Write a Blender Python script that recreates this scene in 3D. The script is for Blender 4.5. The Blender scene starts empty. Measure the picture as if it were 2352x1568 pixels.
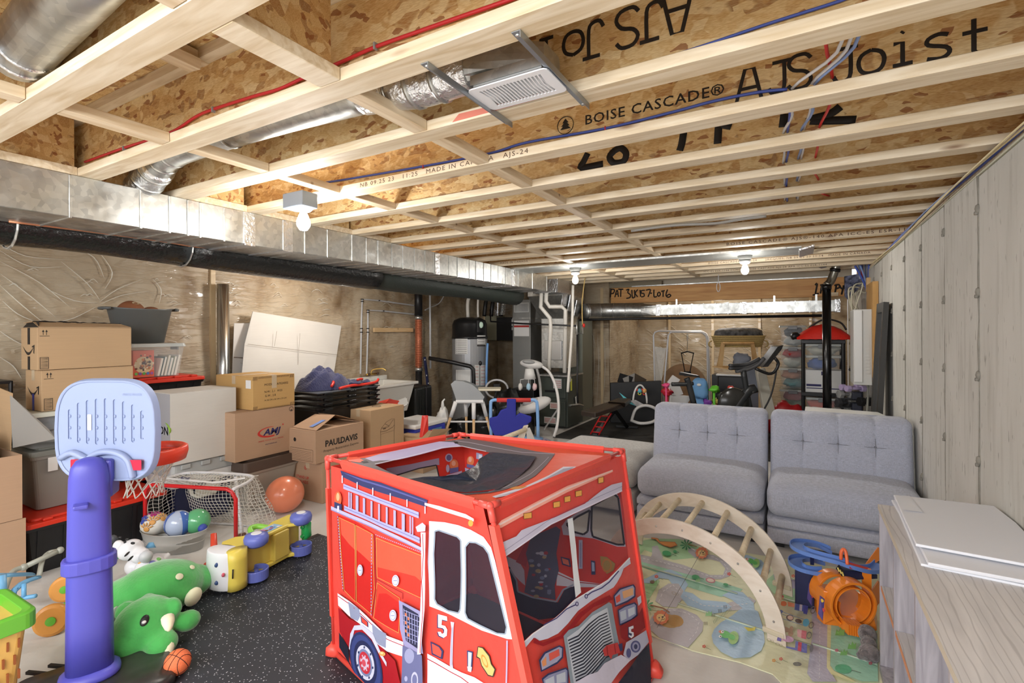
import bpy,bmesh,math,random
from math import sin,cos,pi,radians,sqrt,atan2
from mathutils import Vector,Matrix,Euler,noise as mn
from mathutils.geometry import tessellate_polygon
SC = bpy.context.scene
COL = SC.collection
random.seed(7)
# ---------------------------------------------------------------- camera
FPX,TH,Y0,RO,HC = 1151.,0.52047,761.,-.0049,1.5
_c,_s = cos(TH),sin(TH)
cam = bpy.data.cameras.new('camera'); camo = bpy.data.objects.new('camera',cam); COL.objects.link(camo)
cam.sensor_width = 36; cam.lens = FPX / 2352 * 36; cam.shift_y = -(784 - Y0) / 2352; cam.clip_start = .02
R_ = Vector((_c,_s,0)); F_ = Vector((-_s,_c,0)); U_ = Vector((0,0,1))
Rr = R_ * cos(RO) + U_ * sin(RO); Ur = U_ * cos(RO) - R_ * sin(RO)
camo.matrix_world = Matrix(((Rr.x,Ur.x,-F_.x,0),(Rr.y,Ur.y,-F_.y,0),(Rr.z,Ur.z,-F_.z,HC),(0,0,0,1)))
SC.camera = camo
# ---------------------------------------------------------------- world, lights, exposure
w = bpy.data.worlds.new('world'); SC.world = w; w.use_nodes = True
w.node_tree.nodes['Background'].inputs[0].default_value = (.93,.95,1,1)
w.node_tree.nodes['Background'].inputs[1].default_value = .8
SC.view_settings.view_transform = 'Standard'; SC.view_settings.look = 'None'
SC.view_settings.exposure = 0.6; SC.view_settings.gamma = 1; SC.view_settings.use_curve_mapping = False
def lamp(name,kind,loc,e,col=(1,.95,.88),size=.06,rot=None,sy=None):
    l = bpy.data.lights.new(name,kind); o = bpy.data.objects.new(name,l); COL.objects.link(o)
    o.location = loc; l.energy = e; l.color = col
    if kind == 'AREA':
        l.size = size
        if sy: l.shape = 'RECTANGLE'; l.size_y = sy
    else: l.shadow_soft_size = size
    if rot: o.rotation_euler = rot
    return o
lamp('unseen_room_light','AREA',(-1.7,-1.3,2.15),130,(.93,.96,1),4.2,(radians(56),0,radians(10)),1.6)  # unseen broad light behind the camera, added for even soft light
lamp('unseen_room_light','POINT',(-1.2,-.9,2.0),30,(.96,.97,1),.12)
lamp('unseen_room_light','POINT',(-.3,-.5,1.8),14,(1,.99,.97),.3)  # weak unseen light added near the camera to brighten the near joists
BULBS = [(-2.308,1.78,2.12),(-2.247,5.40,2.12),(-.459,5.40,2.12)]
for b in BULBS: lamp('bulb_and_fill_light','POINT',(b[0],b[1],b[2] - .045),46,(1,.97,.93),.045)
lamp('bulb_and_fill_light','POINT',(-1.2,9.2,2.0),18,(1,.97,.93),.08)  # unseen light for the alcove behind the beam, no bulb modelled
lamp('bulb_and_fill_light','POINT',(-4.0,3.6,1.98),30,(1,.96,.92),.12)  # fill added to brighten the dark left rear corner, no bulb hangs here
# ---------------------------------------------------------------- photo rays -> points of the room
def ray(x,y):
    u = (x - 1176) / FPX; v = (Y0 - y) / FPX
    u2 = u * cos(RO) - v * sin(RO); v2 = u * sin(RO) + v * cos(RO)
    return Vector((_c * u2 - _s,_s * u2 + _c,v2))
def P(x,y,z=None,X=None,Y=None,d=None):
    r = ray(x,y)
    t = (z - HC) / r.z if z is not None else X / r.x if X is not None else Y / r.y if Y is not None else d
    return Vector((0,0,HC)) + r * t
# ---------------------------------------------------------------- materials
def lin(c):
    if isinstance(c,str): c = [int(c[i:i + 2],16) / 255 for i in (0,2,4)]
    elif max(c) > 1.01: c = [v / 255 for v in c]
    return tuple((v / 12.92 if v <= .04045 else ((v + .055) / 1.055) ** 2.4) for v in c) + (1,)
MATS = {}
def mat(name,col=None,r=.5,metal=0,n=None,bump=None,coat=0,alpha=1,trans=0,emit=None,vcol=False,stretch=(1,1,1),col2=None,sheen=0,spec=None):
    """plain principled surface; n=(scale, amount) mottles the colour, bump=(scale, strength) gives fine relief"""
    if name in MATS: return MATS[name]
    m = bpy.data.materials.new(name); m.use_nodes = True; MATS[name] = m
    nt = m.node_tree; N = nt.nodes; L = nt.links; b = N['Principled BSDF']
    c = lin(col) if col is not None else (1,1,1,1)
    b.inputs['Base Color'].default_value = c; b.inputs['Roughness'].default_value = r; b.inputs['Metallic'].default_value = metal
    if coat: b.inputs['Coat Weight'].default_value = coat
    if alpha < 1: b.inputs['Alpha'].default_value = alpha
    if trans: b.inputs['Transmission Weight'].default_value = trans
    if sheen: b.inputs['Sheen Weight'].default_value = sheen
    if spec is not None: b.inputs['Specular IOR Level'].default_value = spec
    if emit: b.inputs['Emission Color'].default_value = lin(emit[0]); b.inputs['Emission Strength'].default_value = emit[1]
    if n or bump:
        tc = N.new('ShaderNodeTexCoord'); mp = N.new('ShaderNodeMapping'); mp.inputs['Scale'].default_value = stretch
        L.new(tc.outputs['Object'],mp.inputs['Vector'])
    src = None
    if vcol:
        a = N.new('ShaderNodeVertexColor'); a.layer_name = 'Col'; src = a.outputs['Color']
        L.new(src,b.inputs['Base Color'])
    if n:
        t = N.new('ShaderNodeTexNoise'); t.inputs['Scale'].default_value = n[0]; t.inputs['Detail'].default_value = 5
        L.new(mp.outputs['Vector'],t.inputs['Vector'])
        mx = N.new('ShaderNodeMix'); mx.data_type = 'RGBA'
        rp = N.new('ShaderNodeMapRange'); rp.inputs['From Min'].default_value = .3; rp.inputs['From Max'].default_value = .7
        L.new(t.outputs['Fac'],rp.inputs['Value']); L.new(rp.outputs['Result'],mx.inputs[0])
        if src is None:
            c2 = lin(col2) if col2 else tuple(v * (1 - n[1]) for v in c[:3]) + (1,)
            mx.inputs[6].default_value = c2; mx.inputs[7].default_value = c if col2 else tuple(min(1,v * (1 + n[1] * .5)) for v in c[:3]) + (1,)
        L.new(mx.outputs[2],b.inputs['Base Color'])
    if bump:
        t = N.new('ShaderNodeTexNoise'); t.inputs['Scale'].default_value = bump[0]; t.inputs['Detail'].default_value = 4
        L.new(mp.outputs['Vector'],t.inputs['Vector'])
        bp = N.new('ShaderNodeBump'); bp.inputs['Strength'].default_value = bump[1]; bp.inputs['Distance'].default_value = .01
        L.new(t.outputs['Fac'],bp.inputs['Height']); L.new(bp.outputs['Normal'],b.inputs['Normal'])
    return m
def ramp(N,stops):
    r = N.new('ShaderNodeValToRGB'); e = r.color_ramp.elements
    while len(e) < len(stops): e.new(.5)
    for k,(p,c) in enumerate(stops): e[k].position = p; e[k].color = lin(c)
    return r
def node_mat(name):
    m = bpy.data.materials.new(name); m.use_nodes = True; MATS[name] = m
    nt = m.node_tree; return m,nt.nodes,nt.links,nt.nodes['Principled BSDF']
def coords(N,L,scale=(1,1,1),rot=(0,0,0),src=None):
    mp = N.new('ShaderNodeMapping'); mp.inputs['Scale'].default_value = scale; mp.inputs['Rotation'].default_value = rot
    if src is None:
        tc = N.new('ShaderNodeTexCoord'); src = tc.outputs['Object']
    L.new(src,mp.inputs['Vector']); return mp.outputs['Vector']
def mixc(N,L,fac,a,b,blend='MIX'):
    mx = N.new('ShaderNodeMix'); mx.data_type = 'RGBA'; mx.blend_type = blend
    for k,v in ((0,fac),(6,a),(7,b)):
        if hasattr(v,'links'): L.new(v,mx.inputs[k])
        else: mx.inputs[k].default_value = v if k == 0 or len(v) == 4 and not isinstance(v,str) else lin(v)
    return mx.outputs[2]
def noise_t(N,L,vec,sc,det=4,dist=0):
    t = N.new('ShaderNodeTexNoise'); t.inputs['Scale'].default_value = sc; t.inputs['Detail'].default_value = det; t.inputs['Distortion'].default_value = dist
    L.new(vec,t.inputs['Vector']); return t.outputs['Fac']
def rng(N,L,v,a,b,c=0,d=1):
    t = N.new('ShaderNodeMapRange'); t.inputs['From Min'].default_value = a; t.inputs['From Max'].default_value = b
    t.inputs['To Min'].default_value = c; t.inputs['To Max'].default_value = d
    L.new(v,t.inputs['Value']); return t.outputs['Result']
def bumpn(N,L,b,h,s,dist=.01):
    bp = N.new('ShaderNodeBump'); bp.inputs['Strength'].default_value = s; bp.inputs['Distance'].default_value = dist
    L.new(h,bp.inputs['Height']); L.new(bp.outputs['Normal'],b.inputs['Normal'])

def osb(name,stops,off):
    m,N,L,b = node_mat(name)
    tc = N.new('ShaderNodeTexCoord'); ob = tc.outputs['Object']
    # slight warp so that strands do not look like straight cells
    warp = N.new('ShaderNodeTexNoise'); warp.inputs['Scale'].default_value = 9; L.new(ob,warp.inputs['Vector'])
    add = N.new('ShaderNodeVectorMath'); add.operation = 'MULTIPLY_ADD'
    L.new(warp.outputs['Color'],add.inputs[0]); add.inputs[1].default_value = (.045,.045,.045); L.new(ob,add.inputs[2])
    outs = []
    for k,(rot,sc) in enumerate((((.35,.5 + off,.2),(7,30,30)),((-.3,-.75 + off,-.3),(9,34,34)),((.1,1.35 + off,.5),(6,22,22)))):
        v = N.new('ShaderNodeTexVoronoi'); v.inputs['Scale'].default_value = 1
        L.new(coords(N,L,sc,rot,add.outputs[0]),v.inputs['Vector'])
        sp = N.new('ShaderNodeSeparateColor'); L.new(v.outputs['Color'],sp.inputs[0])
        rp = ramp(N,stops); L.new(sp.outputs[k],rp.inputs[0]); outs.append((rp.outputs[0],v.outputs['Distance']))
    f1 = rng(N,L,noise_t(N,L,ob,9,2),.45,.5); f2 = rng(N,L,noise_t(N,L,coords(N,L,(1,1,1),(1,2,3)),17,1),.5,.54)
    cc = mixc(N,L,f1,outs[0][0],outs[1][0]); cc = mixc(N,L,f2,cc,outs[2][0])
    gr = noise_t(N,L,coords(N,L,(20,120,120),(0,.4,0)),3,4)
    cc = mixc(N,L,.35,cc,mixc(N,L,rng(N,L,gr,.35,.65),stops[1][1],stops[-1][1]))
    fk = N.new('ShaderNodeTexVoronoi'); fk.inputs['Scale'].default_value = 1; L.new(coords(N,L,(26,70,70),(.2,.4,.3),add.outputs[0]),fk.inputs['Vector'])
    fs = N.new('ShaderNodeSeparateColor'); L.new(fk.outputs['Color'],fs.inputs[0])
    cc = mixc(N,L,rng(N,L,fs.outputs[0],.93,.95,0,.8),cc,(150,88,44))
    L.new(cc,b.inputs['Base Color']); b.inputs['Roughness'].default_value = .72
    bumpn(N,L,b,outs[0][1],.25,.004)
    return m
OSB = osb('oriented_strand_board',[(0,(134,84,44)),(.07,(186,136,76)),(.30,(212,168,104)),(.65,(226,192,132)),(1,(242,220,170))],0)
def wood(name,a,bcol,sc=(2.2,26,26),rough=.6,knots=True,dark=None):
    m,N,L,b = node_mat(name)
    v = coords(N,L,sc)
    f = noise_t(N,L,v,1.6,6,.7)
    cc = mixc(N,L,rng(N,L,f,.32,.68),a,bcol)
    if dark:
        g = noise_t(N,L,coords(N,L,(sc[0] * .6,sc[1] * 1.6,sc[2] * 1.6)),1.3,3,1.5)
        cc = mixc(N,L,rng(N,L,g,.56,.62,0,.75),cc,dark)
    if knots:
        vo = N.new('ShaderNodeTexVoronoi'); vo.inputs['Scale'].default_value = 1; L.new(coords(N,L,(2.3,9,9),(.2,.1,.3)),vo.inputs['Vector'])
        cc = mixc(N,L,rng(N,L,vo.outputs['Distance'],.035,.13,.8,0),cc,(120,78,44))
    L.new(cc,b.inputs['Base Color']); b.inputs['Roughness'].default_value = rough
    bumpn(N,L,b,f,.12,.004)
    return m
LUM = wood('spruce_lumber',(208,186,150),(234,220,194))
BEAMW = wood('laminated_beam_veneer',(196,138,76),(222,170,104),(1.2,10,14),.55,False)
def metal(name,c1,c2,r,sc=38):
    m,N,L,b = node_mat(name)
    vo = N.new('ShaderNodeTexVoronoi'); vo.inputs['Scale'].default_value = sc; L.new(coords(N,L),vo.inputs['Vector'])
    sp = N.new('ShaderNodeSeparateColor'); L.new(vo.outputs['Color'],sp.inputs[0])
    L.new(mixc(N,L,sp.outputs[0],c1,c2),b.inputs['Base Color']); b.inputs['Metallic'].default_value = .93
    f = noise_t(N,L,coords(N,L,(3,3,3)),2.5,4)
    L.new(rng(N,L,f,.3,.7,r - .08,r + .14),b.inputs['Roughness'])
    bumpn(N,L,b,noise_t(N,L,coords(N,L,(1,1,1)),6,2),.35,.02)
    return m
GALV = metal('galvanized_sheet_metal',(184,186,184),(208,209,205),.36)
FOIL = metal('foil_tape',(214,216,218),(232,233,234),.24,90)
def insul():
    m,N,L,b = node_mat('insulation_behind_plastic_sheet')
    ob = coords(N,L,(1,1,1))
    f = noise_t(N,L,ob,2.1,5,.4)
    rp = ramp(N,[(.28,(118,94,66)),(.40,(156,134,104)),(.52,(178,159,131)),(.75,(190,175,150))]); L.new(f,rp.inputs[0])
    g = noise_t(N,L,coords(N,L,(1,1,.8)),7,5)
    cc = mixc(N,L,rng(N,L,g,.35,.7,0,.45),rp.outputs[0],(202,190,168))
    L.new(cc,b.inputs['Base Color']); b.inputs['Roughness'].default_value = .5
    b.inputs['Coat Weight'].default_value = .8; b.inputs['Coat Roughness'].default_value = .14
    # stretched creases of the sheet in two fan directions, broken up in patches
    w1 = noise_t(N,L,coords(N,L,(1,1.6,9),(.7,0,0)),1.7,3,.3)
    w2 = noise_t(N,L,coords(N,L,(1.6,2,10),(-.55,.3,0)),1.4,3,.3)
    k = rng(N,L,noise_t(N,L,ob,.9,1),.42,.58)
    def ridge(v):
        r = ramp(N,[(0,(0,0,0)),(.43,(0,0,0)),(.5,(1.,1.,1.)),(.57,(0,0,0)),(1,(0,0,0))]); L.new(v,r.inputs[0]); return r.outputs[0]
    w1,w2 = ridge(w1),ridge(w2)
    mx = N.new('ShaderNodeMix'); L.new(k,mx.inputs[0]); L.new(w1,mx.inputs[2]); L.new(w2,mx.inputs[3])
    bp = N.new('ShaderNodeBump'); bp.inputs['Strength'].default_value = .9; bp.inputs['Distance'].default_value = .06
    L.new(mx.outputs[0],bp.inputs['Height']); L.new(bp.outputs['Normal'],b.inputs['Coat Normal'])
    bp2 = N.new('ShaderNodeBump'); bp2.inputs['Strength'].default_value = .25; bp2.inputs['Distance'].default_value = .05
    L.new(mx.outputs[0],bp2.inputs['Height']); L.new(bp2.outputs['Normal'],b.inputs['Normal'])
    return m
INS = insul()
def concrete(name,a,bb,streak,rough):
    m,N,L,b = node_mat(name)
    f = noise_t(N,L,coords(N,L,(1,1,.5)),2.3,7,.3)
    cc = mixc(N,L,rng(N,L,f,.3,.7),a,bb)
    if streak:
        g = noise_t(N,L,coords(N,L,(9,9,.9)),2.2,4)
        cc = mixc(N,L,rng(N,L,g,.52,.72,0,.4),cc,(146,142,130))
        h = noise_t(N,L,coords(N,L,(14,14,3.5)),3,2)
        cc = mixc(N,L,rng(N,L,h,.66,.70,0,.6),cc,(124,120,110))
    L.new(cc,b.inputs['Base Color']); b.inputs['Roughness'].default_value = rough
    bumpn(N,L,b,noise_t(N,L,coords(N,L),30,6),.18,.006)
    return m
CONCW = concrete('cast_concrete_wall',(188,186,178),(206,204,197),True,.85)
CONCF = concrete('concrete_slab',(198,195,190),(218,216,211),False,.6)
def rubber():
    m,N,L,b = node_mat('speckled_black_rubber')
    vo = N.new('ShaderNodeTexVoronoi'); vo.inputs['Scale'].default_value = 105; L.new(coords(N,L),vo.inputs['Vector'])
    sp = N.new('ShaderNodeSeparateColor'); L.new(vo.outputs['Color'],sp.inputs[0])
    near = rng(N,L,vo.outputs['Distance'],.24,.32,1,0); pick = rng(N,L,sp.outputs[0],.70,.72)
    mu = N.new('ShaderNodeMath'); mu.operation = 'MULTIPLY'; L.new(near,mu.inputs[0]); L.new(pick,mu.inputs[1])
    f = noise_t(N,L,coords(N,L),3,3)
    base = mixc(N,L,f,(30,33,40),(46,50,58))
    L.new(mixc(N,L,mu.outputs[0],base,(188,192,198)),b.inputs['Base Color']); b.inputs['Roughness'].default_value = .62
    return m
RUB = rubber()
def cardboard(name,c):
    m,N,L,b = node_mat(name)
    f = noise_t(N,L,coords(N,L),3.2,4)
    c2 = tuple(v * .93 for v in c)
    cc = mixc(N,L,f,c2,c); g = noise_t(N,L,coords(N,L,(4,4,160)),1.2,2)
    cc = mixc(N,L,rng(N,L,g,.3,.7,0,.18),cc,tuple(v * .86 for v in c))
    L.new(cc,b.inputs['Base Color']); b.inputs['Roughness'].default_value = .78; return m
KRAFT = cardboard('kraft_cardboard',(190,158,120)); KRAFT2 = cardboard('pinkish_cardboard',(186,152,122)); KRAFT3 = cardboard('yellow_cardboard',(200,160,100))
WCARD = cardboard('white_cardboard',(214,210,202))
PRINT = mat('flat_print',r=.6,vcol=True,spec=.3); PRINTF = mat('printed_fabric',r=.55,vcol=True,bump=(7,.6),spec=.35)
PRINTG = mat('printed_foam_mat',r=.38,vcol=True,bump=(40,.25))
BLK = mat('black_plastic',(22,22,24),.42); WHT = mat('white_plastic',(226,226,224),.38); GRY = mat('grey_plastic',(150,150,148),.5)
DK = mat('dark_grey_plastic',(58,58,60),.45); RED = mat('red_plastic',(206,42,28),.4)
def plas(name,c,r=.38): return mat(name,c,r)
# ---------------------------------------------------------------- mesh building
WORLD_ROOTS = {}
class B:
    def __init__(s,T=None): s.v = []; s.f = []; s.m = []; s.T = T; s.c = []
    def add(s,vs,fs,mi=0,col=None):
        o = len(s.v)
        for p in vs: s.v.append(s.T @ Vector(p) if s.T else Vector(p))
        for f in fs: s.f.append([i + o for i in f]); s.m.append(mi); s.c.append(col)
        return s
    def box(s,x0,x1,y0,y1,z0,z1,mi=0,col=None):
        return s.add([(x,y,z) for z in (z0,z1) for y in (y0,y1) for x in (x0,x1)],
                     [(0,2,3,1),(4,5,7,6),(0,1,5,4),(2,6,7,3),(0,4,6,2),(1,3,7,5)],mi,col)
    def ob(s,c,size,rot=(0,0,0),mi=0,col=None):
        R = Euler(rot).to_matrix(); h = [v / 2 for v in size]; c = Vector(c)
        vs = [c + R @ Vector((x * h[0],y * h[1],z * h[2])) for z in (-1,1) for y in (-1,1) for x in (-1,1)]
        return s.add(vs,[(0,2,3,1),(4,5,7,6),(0,1,5,4),(2,6,7,3),(0,4,6,2),(1,3,7,5)],mi,col)
    def hull(s,bot,top,mi=0,col=None):      # two rings with the same count
        n = len(bot); return s.add(list(bot) + list(top),[tuple(reversed(range(n))),tuple(range(n,2 * n))] + [(i,(i + 1) % n,n + (i + 1) % n,n + i) for i in range(n)],mi,col)
    def frus(s,cx,cy,z0,z1,a0,b0,a1,b1,mi=0,r0=.0,k=4,bot=True,top=True):
        rings = []
        for z,a,b in ((z0,a0,b0),(z1,a1,b1)):
            rings.append([(cx + p[0],cy + p[1],z) for p in rrect(a,b,r0,k)])
        n = len(rings[0]); fs = [(i,(i + 1) % n,n + (i + 1) % n,n + i) for i in range(n)]
        if bot: fs.append(tuple(reversed(range(n))))
        if top: fs.append(tuple(range(n,2 * n)))
        return s.add(rings[0] + rings[1],fs,mi)
    def rings(s,rs,mi=0,caps=True,closed=False,col=None):
        n = len(rs[0]); k = len(rs); vs = [p for r in rs for p in r]; fs = []
        for j in range(k if closed else k - 1):
            a,b = j * n,((j + 1) % k) * n
            fs += [(a + i,a + (i + 1) % n,b + (i + 1) % n,b + i) for i in range(n)]
        if caps and not closed: fs += [tuple(reversed(range(n))),tuple(range((k - 1) * n,k * n))]
        return s.add(vs,fs,mi,col)
    def tube(s,pts,r,n=8,mi=0,closed=False,flat=None,col=None,fx=1):
        pts = [Vector(p) for p in pts]; k = len(pts); rs = []; up = None
        for i,p in enumerate(pts):
            a = pts[(i - 1) % k] if closed or i else p; b = pts[(i + 1) % k] if closed or i < k - 1 else p
            t = (b - a).normalized() if (b - a).length > 1e-9 else Vector((0,0,1))
            if up is None: up = Vector((0,0,1)) if abs(t.z) < .9 else Vector((1,0,0))
            x = t.cross(up)
            if x.length < 1e-6: x = t.cross(Vector((0,1,0)))
            x.normalize(); y = x.cross(t).normalized(); up = y
            ri = r[i] if isinstance(r,(list,tuple)) else r; fy = flat or 1
            rs.append([p + x * ri * fx * cos(q) + y * ri * fy * sin(q) for q in (2 * pi * j / n for j in range(n))])
        return s.rings(rs,mi,True,closed,col)
    def cyl(s,p0,p1,r,r1=None,n=16,mi=0,col=None): return s.tube([p0,p1],[r,r if r1 is None else r1],n,mi,col=col)
    def lathe(s,prof,c=(0,0,0),n=24,mi=0,sx=1,sy=1,R=None,col=None):
        c = Vector(c); rs = []
        for r,z in prof:
            ring = [Vector((max(r,1e-5) * sx * cos(2 * pi * j / n),max(r,1e-5) * sy * sin(2 * pi * j / n),z)) for j in range(n)]
            rs.append([c + (R @ p if R else p) for p in ring])
        return s.rings(rs,mi,True,False,col)
    def ell(s,c,rad,rot=(0,0,0),n=16,mi=0,col=None):
        R = Euler(rot).to_matrix(); c = Vector(c); k = max(4,n // 2); vs = [c + R @ Vector((0,0,-rad[2]))]; fs = []
        for i in range(1,k):
            a = pi * i / k
            for j in range(n):
                q = 2 * pi * j / n; vs.append(c + R @ Vector((rad[0] * sin(a) * cos(q),rad[1] * sin(a) * sin(q),-rad[2] * cos(a))))
        vs.append(c + R @ Vector((0,0,rad[2])))
        for j in range(n): fs.append((0,1 + (j + 1) % n,1 + j)); fs.append((len(vs) - 1,1 + (k - 2) * n + j,1 + (k - 2) * n + (j + 1) % n))
        for i in range(k - 2):
            for j in range(n): a = 1 + i * n; fs.append((a + j,a + (j + 1) % n,a + n + (j + 1) % n,a + n + j))
        return s.add(vs,fs,mi,col)
    def prism(s,pts,off,mi=0,col=None): pts = [Vector(p) for p in pts]; off = Vector(off); return s.hull(pts,[p + off for p in pts],mi,col)
    def grid(s,fn,nu,nv,mi=0,col=None):
        vs = [fn(i / nu,j / nv) for j in range(nv + 1) for i in range(nu + 1)]
        return s.add(vs,[(j * (nu + 1) + i,j * (nu + 1) + i + 1,(j + 1) * (nu + 1) + i + 1,(j + 1) * (nu + 1) + i) for j in range(nv) for i in range(nu)],mi,col)
    def poly(s,fn,outer,holes=(),mi=0,col=None,off=0,L=0):
        """flat polygon (with holes) given in 2-D and carried into space by fn(u, v, off)"""
        loops = [[Vector((p[0],p[1],0)) for p in outer]] + [[Vector((p[0],p[1],0)) for p in h] for h in holes]
        flat = [p for l in loops for p in l]; tr = [tuple(t) for t in tessellate_polygon(loops)]
        for _ in range(9 if L else 0):
            mid = {}; out = []; hit = False
            for t in tr:
                m = []
                for i in range(3):
                    a,b = t[i],t[(i + 1) % 3]; k = (min(a,b),max(a,b))
                    if (flat[a] - flat[b]).length > L:
                        if k not in mid: mid[k] = len(flat); flat.append((flat[a] + flat[b]) / 2)
                        m.append(mid[k]); hit = True
                    else: m.append(None)
                a,b,c = t; x,y,z = m
                if x is not None and y is not None and z is not None: out += [(a,x,z),(x,b,y),(z,y,c),(x,y,z)]
                elif x is None and y is None and z is None: out.append(t)
                else:
                    while m[0] is None: t = t[1:] + t[:1]; m = m[1:] + m[:1]
                    a,b,c = t; x,y,z = m
                    if y is None and z is None: out += [(a,x,c),(x,b,c)]
                    elif y is not None: out += [(x,b,y),(a,x,y),(a,y,c)]
                    else: out += [(a,x,z),(x,b,c),(x,c,z)]
            tr = out
            if not hit: break
        return s.add([fn(p.x,p.y,off) for p in flat],tr,mi,col)
    def make(s,name,mats,parent=None,smooth=False,bevel=0,sub=0,solid=0,label=None,cat=None,group=None,kind=None,seg=2,bm_angle=.6):
        if not isinstance(mats,(list,tuple)): mats = [mats]
        loc = Vector((0,0,0)); vs = s.v
        if parent is not None and parent.name in WORLD_ROOTS: l = WORLD_ROOTS[parent.name]; vs = [v - l for v in vs]; loc = l
        elif parent is None and label:
            mn_ = Vector([min(v[i] for v in vs) for i in range(3)]); mx_ = Vector([max(v[i] for v in vs) for i in range(3)])
            loc = Vector(((mn_.x + mx_.x) / 2,(mn_.y + mx_.y) / 2,mn_.z)); vs = [v - loc for v in vs]
        me = bpy.data.meshes.new(name); me.from_pydata([tuple(v) for v in vs],[],s.f)
        for m in mats: me.materials.append(m)
        me.polygons.foreach_set('material_index',s.m)
        if any(c is not None for c in s.c):
            ca = me.color_attributes.new('Col','FLOAT_COLOR','CORNER'); k = 0; arr = []
            for f,c in zip(s.f,s.c): arr += list(lin(c) if c is not None else (.8,.8,.8,1)) * len(f)
            ca.data.foreach_set('color',arr)
        if smooth: me.polygons.foreach_set('use_smooth',[True] * len(me.polygons))
        me.update(); o = bpy.data.objects.new(name,me); COL.objects.link(o)
        if parent is not None:
            o.parent = parent
            if parent.name in WORLD_ROOTS: WORLD_ROOTS[o.name] = loc
        else: o.location = loc
        if parent is None and label: WORLD_ROOTS[o.name] = loc
        if solid: md = o.modifiers.new('solidify','SOLIDIFY'); md.thickness = solid; md.offset = 0
        if bevel: md = o.modifiers.new('bevel','BEVEL'); md.width = bevel; md.segments = seg; md.limit_method = 'ANGLE'; md.angle_limit = bm_angle
        if sub: md = o.modifiers.new('subdivision','SUBSURF'); md.levels = sub; md.render_levels = sub
        tag(o,label,cat,group,kind)
        return o
def tag(o,label=None,cat=None,group=None,kind=None):
    for k,v in (('label',label),('category',cat),('group',group),('kind',kind)):
        if v: o[k] = v
    return o
def thing(name,label,cat,loc=(0,0,0),group=None,rz=0,local=False,kind=None,rot=None):
    """an Empty at the base of a thing; its parts are given in room coordinates unless local"""
    o = bpy.data.objects.new(name,None); COL.objects.link(o); o.location = loc; o.empty_display_size = .1
    if local: o.rotation_euler = rot or (0,0,rz)
    else: WORLD_ROOTS[o.name] = Vector(loc)
    return tag(o,label,cat,group,kind)
def copy_tree(o,parent=None):
    c = o.copy(); COL.objects.link(c)
    if parent is not None: c.parent = parent
    for ch in [x for x in bpy.data.objects if x.parent == o]: copy_tree(ch,c)
    return c
def rrect(a,b,r,k=4):
    """rounded rectangle with half sizes a, b"""
    if r <= 0: return [(-a,-b),(a,-b),(a,b),(-a,b)]
    r = min(r,a * .999,b * .999); out = []
    for cx,cy,q in ((a - r,-b + r,-pi / 2),(a - r,b - r,0),(-a + r,b - r,pi / 2),(-a + r,-b + r,pi)):
        for i in range(k + 1): t = q + pi / 2 * i / k; out.append((cx + r * cos(t),cy + r * sin(t)))
    return out
def circ(cx,cy,r,n=20,ry=None,a0=0,a1=2 * pi): return [(cx + r * cos(a0 + (a1 - a0) * i / n),cy + (ry or r) * sin(a0 + (a1 - a0) * i / n)) for i in range(n if a1 - a0 > 6.2 else n + 1)]
def rr(cx,cy,a,b,r,k=3): return [(cx + x,cy + y) for x,y in rrect(a,b,r,k)]
def smooth_path(pts,k=6):
    pts = [Vector(p) for p in pts]; out = []
    for i in range(len(pts) - 1):
        p0 = pts[max(i - 1,0)]; p1 = pts[i]; p2 = pts[i + 1]; p3 = pts[min(i + 2,len(pts) - 1)]
        for j in range(k):
            t = j / k; out.append(.5 * ((2 * p1) + (-p0 + p2) * t + (2 * p0 - 5 * p1 + 4 * p2 - p3) * t * t + (-p0 + 3 * p1 - 3 * p2 + p3) * t ** 3))
    return out + [pts[-1]]
def plane_fn(o,ux,uy):
    """maps 2-D metres to space: o + u*ux + v*uy + off*normal"""
    o = Vector(o); ux = Vector(ux).normalized(); uy = Vector(uy).normalized(); n = ux.cross(uy)
    return lambda u,v,off=0: o + ux * u + uy * v + n * off
_tc = {}
def text(name,body,fn,size,material,parent,u=0,v=0,off=.0015,align='CENTER',sx=1,shear=0,bold=0,space=1,rot180=False,res=2,label=None):
    """lettering as a flat mesh lying on a surface"""
    cu = bpy.data.curves.new('lettering_curve','FONT'); cu.body = body; cu.size = size; cu.align_x = align; cu.align_y = 'CENTER'; cu.shear = shear
    cu.space_character = space; cu.resolution_u = res; cu.offset = bold * size
    to = bpy.data.objects.new('lettering_tmp',cu); COL.objects.link(to); dg = bpy.context.evaluated_depsgraph_get()
    me = to.evaluated_get(dg).to_mesh(); b = B()
    k = -1 if rot180 else 1
    b.add([fn(u + k * p.co.x * sx,v + k * p.co.y,off) for p in me.vertices],[tuple(f.vertices) for f in me.polygons])
    to.evaluated_get(dg).to_mesh_clear(); bpy.data.objects.remove(to); bpy.data.curves.remove(cu)
    if not b.f: return None
    return b.make(name,material,parent,label=label)
INK = mat('black_ink',(34,28,24),.7); INKB = mat('brown_ink',(88,62,44),.8); INKN = mat('navy_ink',(36,36,92),.6); INKR = mat('red_ink',(196,48,40),.6)
# ================================================================ SETTING
XR,XL,YB,YA,XA_ = .71,-5.15,8.42,10.19,-2.87
ZJ = 2.247; FW = .092
def S(name,b,m,**k): return b.make(name,m,kind='structure',**k)
S('floor',B().box(XL - .2,XR + .3,-3.2,YA + .3,-.12,0),CONCF)
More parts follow.
